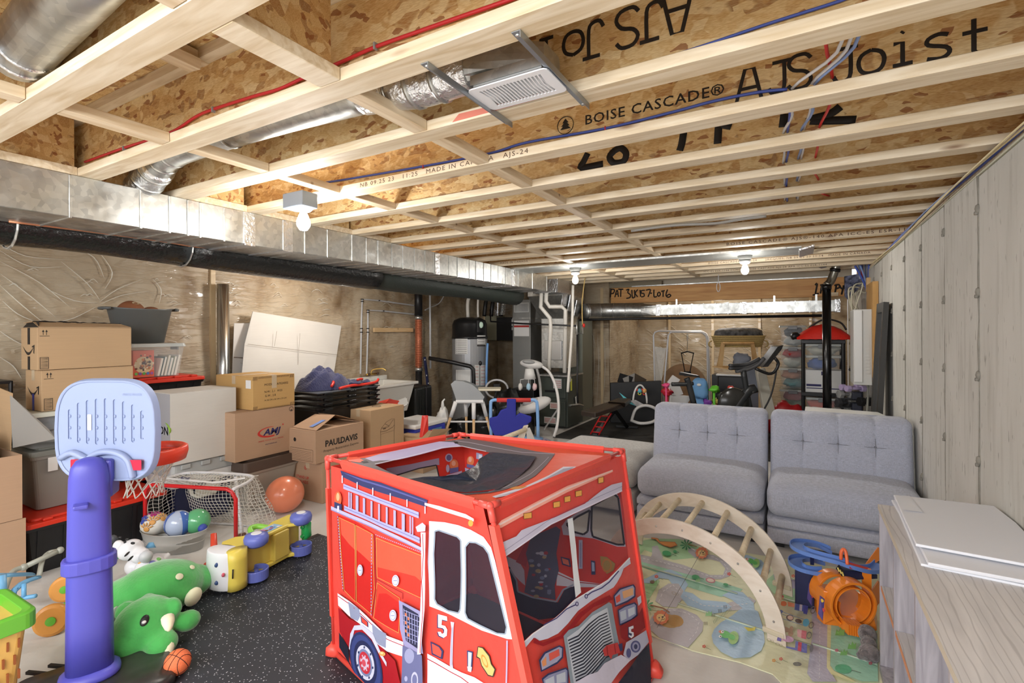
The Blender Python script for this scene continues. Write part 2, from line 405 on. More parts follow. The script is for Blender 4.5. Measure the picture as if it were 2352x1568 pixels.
# concrete wall on the right, cast in form panels
wr = S('wall_right',B().box(XR + .02,XR + .25,-3.2,YA + .2,0,2.205),CONCW)
for k in range(-10,12):
    y0 = 3.046 + .61 * k
    j = .0015 * ((k * 7) % 3)
    if y0 < YA: B().box(XR + j,XR + .03,y0 + .005,min(y0 + .605,YA),0.0,2.2 - .004 * (k % 2)).make('concrete_panel',CONCW,wr,bevel=.003)
    b = B(); rnd = random.Random(k)
    pts = [(XR + .004 + rnd.uniform(-.001,.001),y0 + rnd.uniform(-.0035,.0035),z * .11) for z in range(21)]
    b.tube(pts,[rnd.uniform(.003,.0075) for _ in pts],5)
    for z in (.13,.52,.90,1.29,1.67,2.05): b.ell((XR,y0,z),(.012,.018,.022),n=8); b.cyl((XR,y0,z - .02),(XR - .012,y0,z - .02),.009,n=6)
    b.make('form_seam',mat('seam_mortar',(140,136,126),.9,n=(30,.2)),wr,smooth=True)
# sill plate and foam gasket on top of the concrete wall
S('trim_1',B().box(XR + .01,XR + .16,-3,YA,2.209,2.247),LUM)
S('trim_2',B().box(XR + .0,XR + .165,-3,YA,2.2005,2.2085),mat('sill_foam',(206,204,180),.8))
S('wall_right_rim',B().box(XR + .13,XR + .16,-3,YA,2.2475,2.56),OSB)
def quilt(name,fn,nu,nv,parent=None): return S(name,B().grid(fn,nu,nv),INS,smooth=True)
def bulge(s,z,seed): return .018 * abs(sin(pi * s / .61)) ** .5 + .02 * mn.noise(Vector((s * 1.3,z * 1.6,seed))) + .012 * mn.noise(Vector((s * 5 + z * 3,z * 1.2,seed + 5)))
wl = quilt('wall_left',lambda u,v: (XL + bulge(u * 11.6,v * 2.56,1),-3.2 + u * 11.62,v * 2.56),230,44)
B().box(XL - .12,XL - .03,-3.2,YB,0,2.56).make('backing',mat('studs_backing',(150,120,84),.8),wl)
wb = quilt('wall_back',lambda u,v: (XL + u * (XA_ - XL),YB - bulge(u * (XA_ - XL),v * 2.56,3),v * 2.56),60,40)
B().box(XL,XA_,YB + .03,YB + .1,0,2.56).make('backing',MATS['studs_backing'],wb)
ws = quilt('wall_alcove_side',lambda u,v: (XA_ + bulge(u * 1.77,v * 2.56,6),YB + u * (YA - YB),v * 2.56),40,30)
wab = quilt('wall_alcove_back',lambda u,v: (XA_ + u * (XR - XA_),YA - bulge(u * 3.58,v * 2.56,8),v * 2.56),80,40)
B().box(XA_ - .05,XR,YA + .03,YA + .1,0,2.56).make('backing',MATS['studs_backing'],wab)
# bright studs seen through the plastic sheet
STUD = mat('stud_behind_sheet',(206,182,142),.45,coat=.6)
for x in (-3.02,): B().box(x,x + .05,YB - .034,YB - .012,0,2.25).make('stud',STUD,wb)
for y in (2.86,): B().box(XL - .02,XL + .035,y,y + .045,0,2.4).make('stud',STUD,wl)
B().box(XL - .02,XL + .034,7.9,7.95,0,2.4).make('stud',STUD,wl)
for x in (-2.25,-1.45,-.65,.15): B().box(x,x + .045,YA - .040,YA - .015,0,2.2).make('stud',STUD,wab)
FOLD_GLINT = mat('plastic_sheet_fold_glint',(244,238,222),.15,coat=1,alpha=.7)  # sheet folds as pale tubes, the glints on them put into the colour
def fold_glints(parent,ls,to,r=.0035):
    b = B()
    for l in ls:
        q = smooth_path([to(*p) for p in l],4); n = len(q); b.tube(q,[.0006 + r * sin(pi * i / (n - 1)) for i in range(n)],5)
    b.make('plastic_fold_glints',FOLD_GLINT,parent,smooth=True,kind='stuff')
toL = lambda x,y: P(x,y,X=XL + .035); rnd = random.Random(11); ls = []
ls += [[(0,558),(60,588),(152,596)],[(0,575),(70,612),(150,612)],[(0,600),(90,648),(160,705)],[(0,628),(60,672),(130,730)],[(0,655),(50,700),(105,745)],[(5,690),(40,720),(80,738)],[(150,560),(215,590),(240,640)],[(225,575),(258,625),(240,665)],[(228,700),(280,678),(345,668)],[(228,694),(270,664),(330,640)],[(232,704),(262,715),(300,742)],[(230,690),(200,650),(140,600)],[(228,696),(170,690),(100,660)],[(225,702),(170,730),(120,742)],[(0,760),(30,780),(70,800)],[(0,820),(30,840),(50,870)],[(350,640),(370,665),(365,700)],[(380,780),(410,790),(412,830)]]
for x,y in ((190,680),(200,655),(355,650),(375,680),(390,700),(528,660),(530,680),(532,700),(628,662),(635,680),(640,700),(720,675),(728,690),(735,705),(740,720),(880,700),(885,760),(900,800),(985,700),(990,760),(420,770),(15,650),(60,620)):
    for k in range(2): a = rnd.uniform(-.5,.6); L_ = rnd.uniform(10,26); xx,yy = x + rnd.uniform(-8,8),y + rnd.uniform(-8,8); ls.append([(xx,yy),(xx + L_ * .5,yy - L_ * .25 + 3 * a),(xx + L_,yy - L_ * .3 * a)])
fold_glints(wl,ls,toL)
ls = []
for i in range(70): x,y = rnd.uniform(1475,1890),rnd.uniform(738,860); L_ = rnd.uniform(8,34); ls.append([(x,y),(x + L_ * .5,y + L_ * .3),(x + L_,y + L_ * .75)])
fold_glints(wab,ls,lambda x,y: P(x,y,Y=YA - .035),.004)
fold_glints(wb,[[(x,760),(x + 3,840),(x - 2,930)] for x in (1350,1362,1372,1387)] + [[(1340,745),(1360,765),(1368,800)]],lambda x,y: P(x,y,Y=YB - .035),.004)
# ---------------------------------------------------------------- ceiling: subfloor, I-joists, blocking
ce = S('ceiling',B().box(XL - .1,XR + .2,-3.2,YA + .2,2.59,2.62),OSB)
for i in range(6):
    for j in range(6):
        x0 = XL - .1 + i * 1.0 ; y0 = -3.0 + j * 2.24 + (i % 2) * .8
        B().box(x0 + .002,x0 + .998,y0 + .002,y0 + 2.238,2.5605,2.585).make('subfloor_panel',OSB,ce)
JY = {}
for k in range(-7,15):
    yf = 1.551 + .4205 * k; yc = yf - FW / 2; JY[k] = yc
    jo = B().box(XL + .02,XR + .12,yf - FW,yf,ZJ,ZJ + .038).make('joist',LUM,ce,bevel=.002,seg=1)
    B().box(XL + .02,XR + .12,yc - .0048,yc + .0048,ZJ + .0385,ZJ + .2735).make('web',OSB,jo)
    B().box(XL + .02,XR + .12,yf - FW,yf,ZJ + .274,ZJ + .312).make('top_flange',LUM,jo)
    JY[(k,'o')] = jo
def bay(k): return 1.551 + .4205 * k + .0012,1.551 + .4205 * (k + 1) - FW - .0012     # clear span between flanges k and k+1
for k in range(-3,14):
    y0,y1 = bay(k); rnd = random.Random(k + 50)
    for x in (-1.222,-2.165):
        if k == -3 and x < -2: pass
        if k == -2 and x > -2:
            o = B().box(x - .045,x + .045,y0,y1,ZJ,ZJ + .038).make('blocking',LUM,ce,bevel=.002,seg=1)
            B().box(x - .005,x + .005,y0,y1 - .0,ZJ + .0385,ZJ + .2735).make('web',OSB,o); continue
        xx = x + rnd.uniform(-.006,.006)
        B().ob((xx,(y0 + y1) / 2,ZJ + .020),(.062,y1 - y0,.038),(0,rnd.uniform(-.03,.03),rnd.uniform(-.01,.01))).make('blocking',wood('cross_lumber',(208,182,144),(234,216,186),(26,2.2,26)),ce,bevel=.002,seg=1)
    if k not in (-1,) and k < 4:
        o = B().box(-3.04,-2.965,y0,y1,ZJ + .002,ZJ + .04).make('blocking',LUM,ce)
        B().box(-3.006,-2.996,y0,y1,ZJ + .0405,ZJ + .2735).make('web',OSB,o)
# short pieces fixed up against the subfloor in the second bay, seen at upper left
XL2 = MATS['cross_lumber']
B().ob((-1.93,.90,2.49),(.07,.26,.04),(0,.1,.05)).make('blocking',XL2,ce,bevel=.002)
B().ob((-1.95,.93,2.535),(.04,.34,.035),(0,0,.05)).make('blocking',XL2,ce,bevel=.002)
# printed and sprayed marks
def jweb(k): return plane_fn((0,JY[k] - .0048,ZJ + .0385),(1,0,0),(0,0,1))
def jfl(k): return plane_fn((0,1.551 + .4205 * k - FW,ZJ),(1,0,0),(0,0,1))
def wtext(k,s,x,y,size,sx=1.0,m=INK,name='printed_text',**kw):
    f = jweb(k); p = P(x,y,Y=JY[k] - .0048)
    text(name,s,f,size,m,JY[(k,'o')],u=p.x,v=p.z - ZJ - .0385,sx=sx,off=.001,**kw)
wtext(1,'BOISE CASCADE®',1492,244,.055,sx=1.1,bold=.01,space=1.1)
GL_ = {'A': [[(0,0),(.25,1),(.5,1),(.72,0)],[(.1,.4),(.63,.4)]],'J': [[(.1,.95),(.6,.95)],[(.42,.95),(.42,.2),(.3,.02),(.1,.02),(0,.2)]],'S': [[(.6,.85),(.45,1),(.15,.98),(.02,.78),(.15,.58),(.45,.48),(.6,.25),(.48,.04),(.15,.0),(0,.15)]],'o': [[(.3,.65),(.08,.55),(0,.33),(.08,.08),(.3,0),(.52,.08),(.6,.33),(.52,.55),(.3,.65)]],'i': [[(.1,.62),(.3,.62),(.3,.02)],[(.08,.02),(.52,.02)],[(.28,.88),(.32,.92)]],'s': [[(.5,.6),(.3,.66),(.08,.58),(.08,.42),(.45,.28),(.52,.12),(.35,0),(.05,.05)]],'t': [[(.28,.95),(.28,.12),(.4,0),(.6,.05)],[(.05,.62),(.55,.62)]],' ': []}
def bigtext(k,s,h,sg=1):
    f = jweb(k); b = B()
    for ch,x,y in s:
        p = P(x,y,Y=JY[k] - .0048); u0,v0 = p.x,p.z - ZJ - .0385
        for st in GL_[ch]:
            q = [f(u0 + sg * (a - .3) * h,v0 + sg * (c - (.5 if ch in 'AJSt' else .33)) * h,.001) for a,c in st]; b.tube(smooth_path(q,3) if len(q) > 4 else q,.0068,6,fx=.12)
    b.make('printed_text',INK,JY[(k,'o')])
bigtext(1,(('A',1715,196),('J',1791,176),('S',1836,165),('J',1942,147),('o',2001,141),('i',2073,122),('s',2156,107),('t',2239,83)),.11)
b = B(); f = jweb(1); p = P(1300,289,Y=JY[1]); u,v = p.x,p.z - ZJ - .0385
b.tube([f(u + .036 * cos(a),v + .036 * sin(a),.001) for a in [2 * pi * i / 20 for i in range(20)]],.004,4,closed=True,flat=.3)
for i in range(3): b.poly(f,[(u - .024 + i * .005,v - .016 + i * .013),(u + .024 - i * .005,v - .016 + i * .013),(u,v + .008 + i * .01)],off=.0015 + i * .0003)

b.make('printed_tree_emblem',INK,JY[(1,'o')])
bigtext(0,(('A',1562,28),('J',1496,52),('S',1441,64),('J',1362,93),('o',1317,100),('i',1255,114),('s',1207,127)),.115,-1)
wtext(2,'BOISE',555,452,.05,sx=1)
def spray(k,strokes,r=.018):
    b = B()
    for s in strokes: b.tube(smooth_path([P(x,y,Y=JY[k] - .0055) for x,y in s],4),r,6,fx=.15)
    b.make('sprayed_mark',mat('black_spray_paint',(24,20,18),.7),JY[(k,'o')],smooth=True)
spray(2,[[(1350,352),(1340,372),(1335,385),(1385,376)],[(1412,345),(1400,360),(1410,374),(1432,370),(1438,352),(1425,340),(1408,348)]])
spray(2,[[(1570,305),(1566,330),(1561,346)],[(1652,262),(1650,298),(1648,330)],[(1650,285),(1680,290)],[(1930,245),(1905,262),(1858,276),(1900,277),(1966,275)],[(1802,262),(1798,292)]])
def ftext(k,s,x,y,size,m=INKB,**kw):
    f = jfl(k); p = P(x,y,Y=1.551 + .4205 * k - FW); text('printed_text',s,f,size,m,JY[(k,'o')],u=p.x,v=.019,off=.0007,**kw)
ftext(1,'NB 09.25 23   11:25   MADE IN CANADA   AJS-24',1000,393,.030,space=1.25,sx=1.25)
ftext(2,'ICC-ES ESR-1144 CCMC',655,468,.03,space=1.25,sx=1.2)
ftext(8,'BOISE CASCADE® AJS®-140 APA ICC-ES ESR-1144 CCMC',1900,535,.034,space=1.3,sx=1.4)
ftext(8,'MADE IN CANADA',1180,596,.03,space=1.2,sx=1.2)
ftext(11,'BOISE CASCADE® AJS®-24      JACQUES, NB 09 25 23 11:14   MADE IN CANADA',1800,617,.03,space=1.2,sx=1.2)
ftext(13,'ICC-ES ESR-1144 CCMC     BOISE CASCADE AJS-24 APA ICC-ES ESR-1144',1750,627,.03,space=1.2,sx=1.2)
fs = plane_fn((-1.99,.80,2.5602),(-1,0,0),(0,1,0))
for i,s in enumerate(('NOV 03','2023','05:33')): text('printed_text',s,plane_fn((0,0,2.5600),(-1,0,0),(0,1,0)),.045,INK,ce,u=1.78 + .0 * i,v=.93 - i * .05,off=.001)
# red marker streaks
for a in (((1135,258),(1290,225)),((100,240),(185,195))): pass
MK = mat('red_marker',(206,120,100),.7)
b = B(); f = jfl(0); b.poly(f,[(-1.08,.006),(-.72,.008),(-.7,.03),(-.86,.026),(-1.05,.03)],off=.0006); b.make('marker_streak',MK,JY[(0,'o')])
# dropped beam across the alcove
be = B().box(XA_ + .03,XR - .16,YB - .002,YB + .12,1.978,2.243).make('beam',BEAMW,ce,bevel=.003)
fb = plane_fn((0,YB - .002,1.978),(1,0,0),(0,0,1))
def strokes(name,parent,m,y,ss,r):
    b = B()
    for s in ss: b.tube(smooth_path([P(px_,py_,Y=y) for px_,py_ in s],4),r,5,fx=.25)
    return b.make(name,m,parent,smooth=True)
def zz(x,y): return (1300 + x / 5.88,560 + y / 5.88)
strokes('handwriting',be,INK,YB - .003,[[zz(*p) for p in s] for s in (
    [(612,612),(600,720)],[(605,612),(655,620),(640,665),(608,672)],[(660,720),(690,620),(708,715)],[(668,680),(705,676)],[(705,612),(775,612)],[(742,612),(738,715)],
    [(812,625),(850,612),(835,655),(872,690),(860,725),(815,735)],[(890,620),(898,725),(930,715)],[(925,620),(930,720)],[(970,615),(935,665),(968,715)],[(1000,620),(1008,712)],[(1065,625),(1018,632),(1020,665),(1050,670),(1055,705),(1015,715)],
    [(1080,625),(1140,618),(1108,715)],[(1138,665),(1162,665)],[(1188,618),(1190,712),(1228,708)],[(1245,655),(1235,690),(1255,705),(1275,680),(1262,655),(1245,655)],[(1285,640),(1335,630)],[(1312,635),(1312,715)],[(1372,615),(1350,690),(1380,720),(1415,700),(1395,680),(1360,700)])],.011)
def z2(x,y): return (1850 + x / 7.84,540 + y / 7.84)
strokes('handwriting',be,INK,YB - .003,[[z2(*p) for p in s] for s in ([(175,900),(212,870),(180,1050)],[(130,1080),(240,1045)],[(300,880),(270,1050)],[(265,900),(345,885)],[(270,980),(335,965)],[(560,880),(530,1050)],[(520,905),(600,890),(610,940),(545,965)],[(610,900),(650,960),(705,950)],[(690,900),(650,1070)])],.012)
# pale header strip above the beam and its metal rim
hs = S('trim_3',B().box(XA_ + .03,XR - .06,YB + .13,YB + .17,2.02,2.56),mat('pale_header_board',(214,208,190),.8))
B().box(XA_ + .4,XR - .3,YB - .012,YB + .012,2.2465,2.262).make('metal_rim',GALV,hs)
S('trim_4',B().box(XA_ + .0,XA_ + .9,YB + .0,YB + .1,2.2470,2.33),mat('grey_header_board',(150,142,122),.8))
S('trim_5',B().box(.32,.48,YB - .02,YB - .006,1.98,2.03),LUM)
# wall strip of bare lumber by the laundry taps, and the block by the panel
B().box(XL + .04,XL + .075,5.05,5.85,1.50,1.56).make('nailer_board',wood('nailer_lumber',(196,160,112),(220,190,145),(26,2.2,26)),wl,bevel=.003)
# ---------------------------------------------------------------- bulbs
BGL = mat('lit_bulb_glass',(255,250,240),.3,emit=((255,244,226),14))
GF = mat('bluish_grey_box',(120,130,142),.5)
for i,(x,y,z) in enumerate(BULBS):
    t = thing('bare_bulb_fixture',['bare bulb lamp holder on the joist above the long duct, nearest the camera','bare bulb lamp holder near the furnace plenum','bare bulb lamp holder with a long pull cord beside it, near the beam'][i],'ceiling light',(x,y,ZJ))
    b = B().box(x - .10,x + .06,y - .055,y + .045,z + .045,ZJ - .001) if i == 0 else B().lathe([(.03,z + .06),(.055,z + .07),(.065,ZJ - .03),(.07,ZJ - .001)],(x,y,0),20)
    b.make('lamp_base',GF if i == 0 else mat('grey_holder',(126,126,122),.5),t,bevel=.006,smooth=i > 0)
    B().lathe([(.034,z + .03),(.05,z + .045),(.052,z + .06),(.035,z + .063)],(x,y,0),20).make('socket',WHT,t,smooth=True)
    for o in [B().lathe([(.0,z - .075),(.020,z - .070),(.034,z - .048),(.036,z - .026),(.024,z + .008),(.014,z + .029)],(x,y,0),18).make('bulb',BGL,t,smooth=True)]:
        o.visible_shadow = True
# ---------------------------------------------------------------- main supply duct
du = thing('supply_duct','long rectangular galvanized supply duct along the ceiling with taped seams','duct',(-3.15,3.5,2.047))
dx0,dx1,dz0,dz1 = -3.36,-2.955,2.047,2.2455
ys = [.0]
cuts = [162,324,390,432,460,515,570,655,665,700,752,808,841,868,900,925,952,976,996,1003,1030,1050,1077,1092,1110,1127,1143,1160,1176,1190,1222,1255,1290]
for x in cuts:
    yy = P(x,500,X=dx1).y
    if yy - ys[-1] > .05 and yy < 6.45: ys.append(yy)
for a,c in zip(ys,ys[1:]):
    rnd = random.Random(int(a * 1000)); e = rnd.uniform(0,.003)
    b = B().box(dx0 - e,dx1 + e,a,c - .001,dz0 - e,dz1)
    b.make('duct_section',GALV,du,bevel=.003,seg=1)
    B().box(dx0 - .006,dx1 + .007,c - .007,c + .004,dz0 - .007,dz1 - .004).make('drive_cleat',GALV,du,bevel=.002,seg=1)
for x in (572,660,1003,1178):
    y = P(x,520,X=dx1).y; B().box(dx0 - .007,dx1 + .0085,y - .035,y + .035,dz0 - .0085,dz1 - .003).make('foil_tape_band',mat('creased_foil',(226,228,230),.3,.95,bump=(38,1)),du)
# sheet metal joist pan feeding across near the lamps
t = thing('joist_pan','flat sheet metal pan closing a joist bay near the two far bulbs','duct',(-1.1,5.1,ZJ - .012))
B().box(-2.95,.02,5.125,5.62,ZJ - .014,ZJ - .002).make('pan_sheet',mat('creased_pan_metal',(176,178,174),.38,.9,bump=(9,.8)),t)
B().box(-2.90,-.1,5.10,5.13,ZJ - .020,ZJ - .002).make('folded_edge',GALV,t)
B().ob((.06,5.37,ZJ - .02),(.12,.49,.015),(0,-.25,0)).make('end_flap',MATS['creased_foil'],t)
# plenum end above the furnace
t = thing('furnace_plenum','silver supply plenum with foil tape rising from the furnace to the main duct','duct',(-3.3,7.3,.9))
fx0,fx1,fy0,fy1 = -3.62,-3.12,7.16,7.72
b = B().rings([[(fx0 + .04,fy0 + .03,.92),(fx1 - .04,fy0 + .03,.92),(fx1 - .04,fy1 - .03,.92),(fx0 + .04,fy1 - .03,.92)],[(fx0 + .04,fy0 + .03,1.7),(fx1 - .04,fy0 + .03,1.7),(fx1 - .04,fy1 - .03,1.7),(fx0 + .04,fy1 - .03,1.7)],
               [(fx0 - .03,fy0 - .3,2.04),(fx1 + .06,fy0 - .3,2.04),(fx1 + .06,fy1,2.04),(fx0 - .03,fy1,2.04)],[(fx0 - .03,fy0 - .3,2.24),(fx1 + .06,fy0 - .3,2.24),(fx1 + .06,fy1,2.24),(fx0 - .03,fy1,2.24)]])
b.make('plenum_box',GALV,t,bevel=.004)
B().ob((-3.37,fy0 + .01,1.2),(.30,.02,.30)).make('access_panel',mat('bright_tin',(206,208,208),.3,.9),t,bevel=.003)
B().box(fx0 + .06,fx1 - .06,fy0 + .005,fy0 + .028,1.48,1.5).make('seam',GALV,t)
B().box(-3.345,-2.95,6.45,6.86,2.05,2.24).make('end_section',MATS['creased_foil'],t)
b = B()
for i in range(3): b.ob((-3.06 + .004 * i,7.0 + i * .2,2.0 - i * .07),(.012,.3,.25),(0,.2,.1 * i))
b.make('tape_flap',MATS['creased_foil'],t)
# round branch from plenum to the rectangular duct under the beam
t = thing('branch_duct','round silver branch duct narrowing into a flat rectangular duct under the beam','duct',(-1,8.0,1.74))
pp = [(-3.03,7.65,1.82),(-2.80,7.9,1.83),(-2.5,7.97,1.83),(-2.15,8.0,1.82),(-1.98,8.0,1.82)]
b = B().tube(smooth_path(pp[:4],5),.125,24); b.make('round_pipe',GALV,t,smooth=True,bevel=0)
rg = []
n = 24
for q,(x,k) in enumerate(((-2.2,0),(-2.12,.3),(-1.99,.75),(-1.92,1))):
    sq = rrect(.13,.078,.004,5); ring = []
    for j in range(n):
        a = 2 * pi * j / n + pi / 4 * 0; ca,sa = cos(a),sin(a); m_ = max(abs(ca) / .13,abs(sa) / .078); s1 = 1 / m_
        rr_ = .125 * (1 - k) + s1 * k; ring.append((x,8.0 + ca * rr_,1.82 + sa * rr_))
    rg.append(ring)
B().rings(rg).make('reducer',GALV,t,smooth=False)
for px_ in (1345,1410,1450,1475): pass
for i,a in enumerate((.12,.35,.6,.85)):
    sp = smooth_path(pp[:4],5); q = sp[int(a * (len(sp) - 2))]; q2 = sp[int(a * (len(sp) - 2)) + 1]; d = (q2 - q).normalized()
    B().cyl(q - d * .006,q + d * .006,.1285,n=24).make('pipe_crimp',MATS['creased_foil'],t,smooth=True)
xs = [-1.915 + .0 + i * .17 for i in range(15)]
for i,(a,c) in enumerate(zip(xs,xs[1:])):
    B().box(a,c - .001,7.87,8.13,1.743,1.898).make('duct_section',GALV,t,bevel=.003,seg=1)
    B().box(c - .006,c + .004,7.864,8.136,1.738,1.903).make('drive_cleat',GALV,t)
for x in (-1.90,-.68,.44): B().box(x - .03,x + .03,7.862,8.138,1.735,1.906).make('foil_tape_band',MATS['creased_foil'],t)
for x in (-1.62,-.3,.2): B().box(x - .012,x + .012,7.868,7.872,1.74,1.98).make('hanger_strap',GALV,t)
b = B().tube([(-3.1,7.6,1.68),(-2.6,7.75,1.69),(.3,7.80,1.69)],.02,10)
tag_o = b.make('drain_pipe',BLK,None,smooth=True,label='long thin black pipe running level just under the branch duct',cat='pipe')
# black wrapped duct and copper line
t = thing('insulated_duct','black plastic wrapped insulated duct hanging below the silver duct on the left','duct',(-3.45,3,1.9))
def wrap(p):
    b = B(); rs = []
    n = 18
    for i,q in enumerate(p):
        rs.append([(q[0] + q[3] * cos(2 * pi * j / n) * (1 + .04 * mn.noise(Vector((i * .6,j * .9,q[0])))),q[1],q[2] + q[3] * q[4] * sin(2 * pi * j / n) * (1 + .05 * mn.noise(Vector((i * .5,j * .9,9))))) for j in range(n)])
    return b.rings(rs)
WRAP = mat('black_wrap_film',(20,21,20),.26,bump=(34,.9),stretch=(1,1,1))
WRAP_LIT = mat('lit_black_wrap',(40,48,42),.5,bump=(120,.6))  # same black wrap where strongly lit, the light put into a paler greenish colour
wrap([(-3.46,y,2.065 - .002 * i,.125 + .008 * sin(i),.9) for i,y in enumerate([.0,.3,.6,.85,1.1,1.35,1.6,1.76])]).make('wrap_sleeve',WRAP,t,smooth=True)
wrap([(-3.46,y,2.045 - .003 * i,.118 + .02 * sin(min(i,6) / 6 * pi / 2),.9) for i,y in enumerate([1.74,1.9,2.1,2.4,2.7,3.0,3.3,3.42])]).make('wrap_sleeve',WRAP,t,smooth=True)
wrap([(-3.50,y,2.03 - .004 * i,.135 + .012 * sin(i),.85) for i,y in enumerate([3.40,3.7,4.0,4.4,4.8,5.2,5.6,5.9,6.2])]).make('wrap_sleeve',WRAP_LIT,t,smooth=True)
for y in (.93,1.75): B().tube([(-3.46 + .135 * cos(a),y,2.06 + .13 * sin(a)) for a in [2 * pi * i / 16 for i in range(16)]],.006,5,closed=True).make('chain_hanger',GALV,t)
c = [P(20,508,X=-3.3),P(200,530,X=-3.3),P(370,553,X=-3.3),P(450,566,X=-3.32),P(560,575,X=-3.34)]
B().tube(smooth_path(c,4),.0065,8).make('copper_line',mat('copper',(206,140,104),.35,.6),None,smooth=True,label='thin bare copper line strapped along the black wrapped duct',cat='pipe')
# return plenum (tin soffit) between heater and furnace
t = thing('return_duct','tall narrow grey return duct with white labels between heater and furnace','duct',(-4.05,7.5,0))
B().box(-4.20,-3.86,7.35,7.85,.02,2.03).make('duct_body',mat('grey_tin',(150,150,146),.45,.5),t,bevel=.004)
for z0,z1,c in ((1.82,1.98,(206,206,202)),(1.42,1.68,(226,224,220))): B().box(-4.17,-3.885,7.345,7.3495,z0,z1).make('paper_label',mat('label_%d' % (z0 * 10),c,.6),t)
B().box(-4.17,-3.885,7.343,7.3445,1.57,1.60).make('red_stripe',INKR,t)
B().box(-4.205,-3.855,7.34,7.86,1.71,1.73).make('drive_cleat',GALV,t)
B().box(-4.205,-3.855,7.34,7.86,1.10,1.105).make('drive_cleat',MATS['grey_tin'],t)
b = B()
for i in range(6): b.box(-4.15,-3.9,7.3435,7.3448,1.84 + i * .022,1.846 + i * .022)
b.make('printed_lines',INK,t)
# round branch in the first bays, with register boot
t = thing('branch_pipe','round silver pipe running in the joist bay from the long duct to the white vent','duct',(-1.9,1.3,2.25))
yc = 1.30
main = smooth_path([(-3.04,1.33,2.255),(-2.96,1.335,2.31),(-2.82,1.33,2.36),(-2.62,yc + .01,2.385),(-1.95,yc + .01,2.385),(-1.33,yc + .01,2.36)],6)
B().tube(main,.066,20).make('round_pipe',GALV,t,smooth=True)
B().tube(main[:12],.078,20).make('foil_elbow',MATS['creased_foil'],t,smooth=True)
for q in (1,5,9,13,17,22): B().cyl(main[q] ,main[q] + (main[q + 1] - main[q]).normalized() * .014,.082 if q < 12 else .070,n=20).make('pipe_crimp',MATS['creased_foil'] if q < 3 else GALV,t,smooth=True)
el = smooth_path([(-1.36,yc + .01,2.36),(-1.2,1.31,2.34),(-1.10,1.325,2.335),(-.97,1.33,2.34),(-.9,1.33,2.34)],6)
B().tube(el,.070,20).make('elbow',MATS['creased_foil'],t,smooth=True)
for q in (5,10,15): B().cyl(el[q],el[q] + Vector((.014,0,0)),.075,n=20).make('pipe_crimp',GALV,t,smooth=True)
rg = []
for x,k,zc in ((-.92,0,2.34),(-.82,.5,2.335),(-.70,.9,2.31),(-.625,1,2.29)):
    ring = []
    for j in range(20):
        a = 2 * pi * j / 20; ca,sa = cos(a),sin(a); s1 = 1 / max(abs(ca) / .055,abs(sa) / (.05 * (1 - k * .3))); r_ = .07 * (1 - k) + s1 * k
        ring.append((x,1.335 + ca * r_,zc + sa * r_))
    rg.append(ring)
B().rings(rg).make('boot',GALV,t,smooth=False)
B().box(-.875,-.625,1.275,1.40,2.255,2.285).make('boot_collar',GALV,t)
t = thing('ceiling_vent','white louvred ceiling vent hung between two metal straps','vent',(-.75,1.34,2.24))
VW = mat('white_enamel',(232,232,234),.35)
b = B(); vx0,vx1,vy0,vy1 = -.885,-.612,1.268,1.423
fv = lambda u,v,off=0: Vector((u,v,2.2395 - off))
slots = []
for i in range(18):
    x = vx0 + .036 + i * .012; bend = (i - 8.5) * .0009
    slots.append((x,bend))
holes = [[(x - .0035 ,1.29),(x + .0035,1.29),(x + .0035 - bd,1.346),(x + .0035,1.402),(x - .0035,1.402),(x - .0035 - bd,1.346)] for x,bd in slots]
b.poly(fv,rr((vx0 + vx1) / 2,(vy0 + vy1) / 2,(vx1 - vx0) / 2,(vy1 - vy0) / 2,.018),holes)
b.make('face_plate',VW,t,solid=.004)
B().box(vx0 + .02,vx1 - .02,vy0 + .01,vy1 - .01,2.249,2.2545).make('damper',GRY,t)
for x,bd in slots[::1]: B().ob((x + .006,1.346,2.243),(.001,.11,.009),(0,.5,0)).make('louvre',VW,t)
for i,x in enumerate((-.898,-.607)):
    b = B().box(x - .013,x + .013,1.085,1.555,ZJ - .0035,ZJ - .001).box(x + .011,x + .013,1.085,1.555,ZJ - .02,ZJ - .0035)
    o = b.make('vent_strap',mat('strap_steel',(168,174,180),.38,.85),None,label=['bluish steel strap under two joists at the left end of the white vent','bluish steel strap under two joists at the right end of the white vent'][i],cat='bracket',group='vent straps')
    for y in (1.10,1.54): B().ell((x - .003,y,ZJ - .004),(.006,.006,.004),n=8).make('screw',GALV,o)
# big round pipe at the very upper left
t = thing('round_duct','big shiny round duct in the joist bay at upper left','duct',(-2,.5,2.3))
q = [P(205,-60,z=2.36),P(40,130,z=2.36)]; d = (q[1] - q[0]).normalized()
B().tube([q[0] - d * .3,q[0],q[1]],.075,26).make('round_pipe',GALV,t,smooth=True)
for s in (0.05,.12): B().cyl(q[1] - d * s,q[1] - d * (s - .012),.079,n=26).make('pipe_crimp',MATS['creased_foil'],t,smooth=True)
# Y fitting near the black pipe
t = thing('pipe_offset','silver elbow pipe joining the black flue under the far joists','duct',(.1,6.6,2.1))
a = P(1885,568,d=5.9); bq = P(1905,598,d=5.9); c = P(1880,605,d=5.9)
B().tube(smooth_path([a,P(1895,585,d=5.9),bq],4),.055,16).make('elbow',MATS['creased_foil'],t,smooth=True)
B().tube(smooth_path([P(1874,595,d=5.95),P(1888,608,d=5.95),bq],4),.045,14).make('tee_branch',GALV,t,smooth=True)
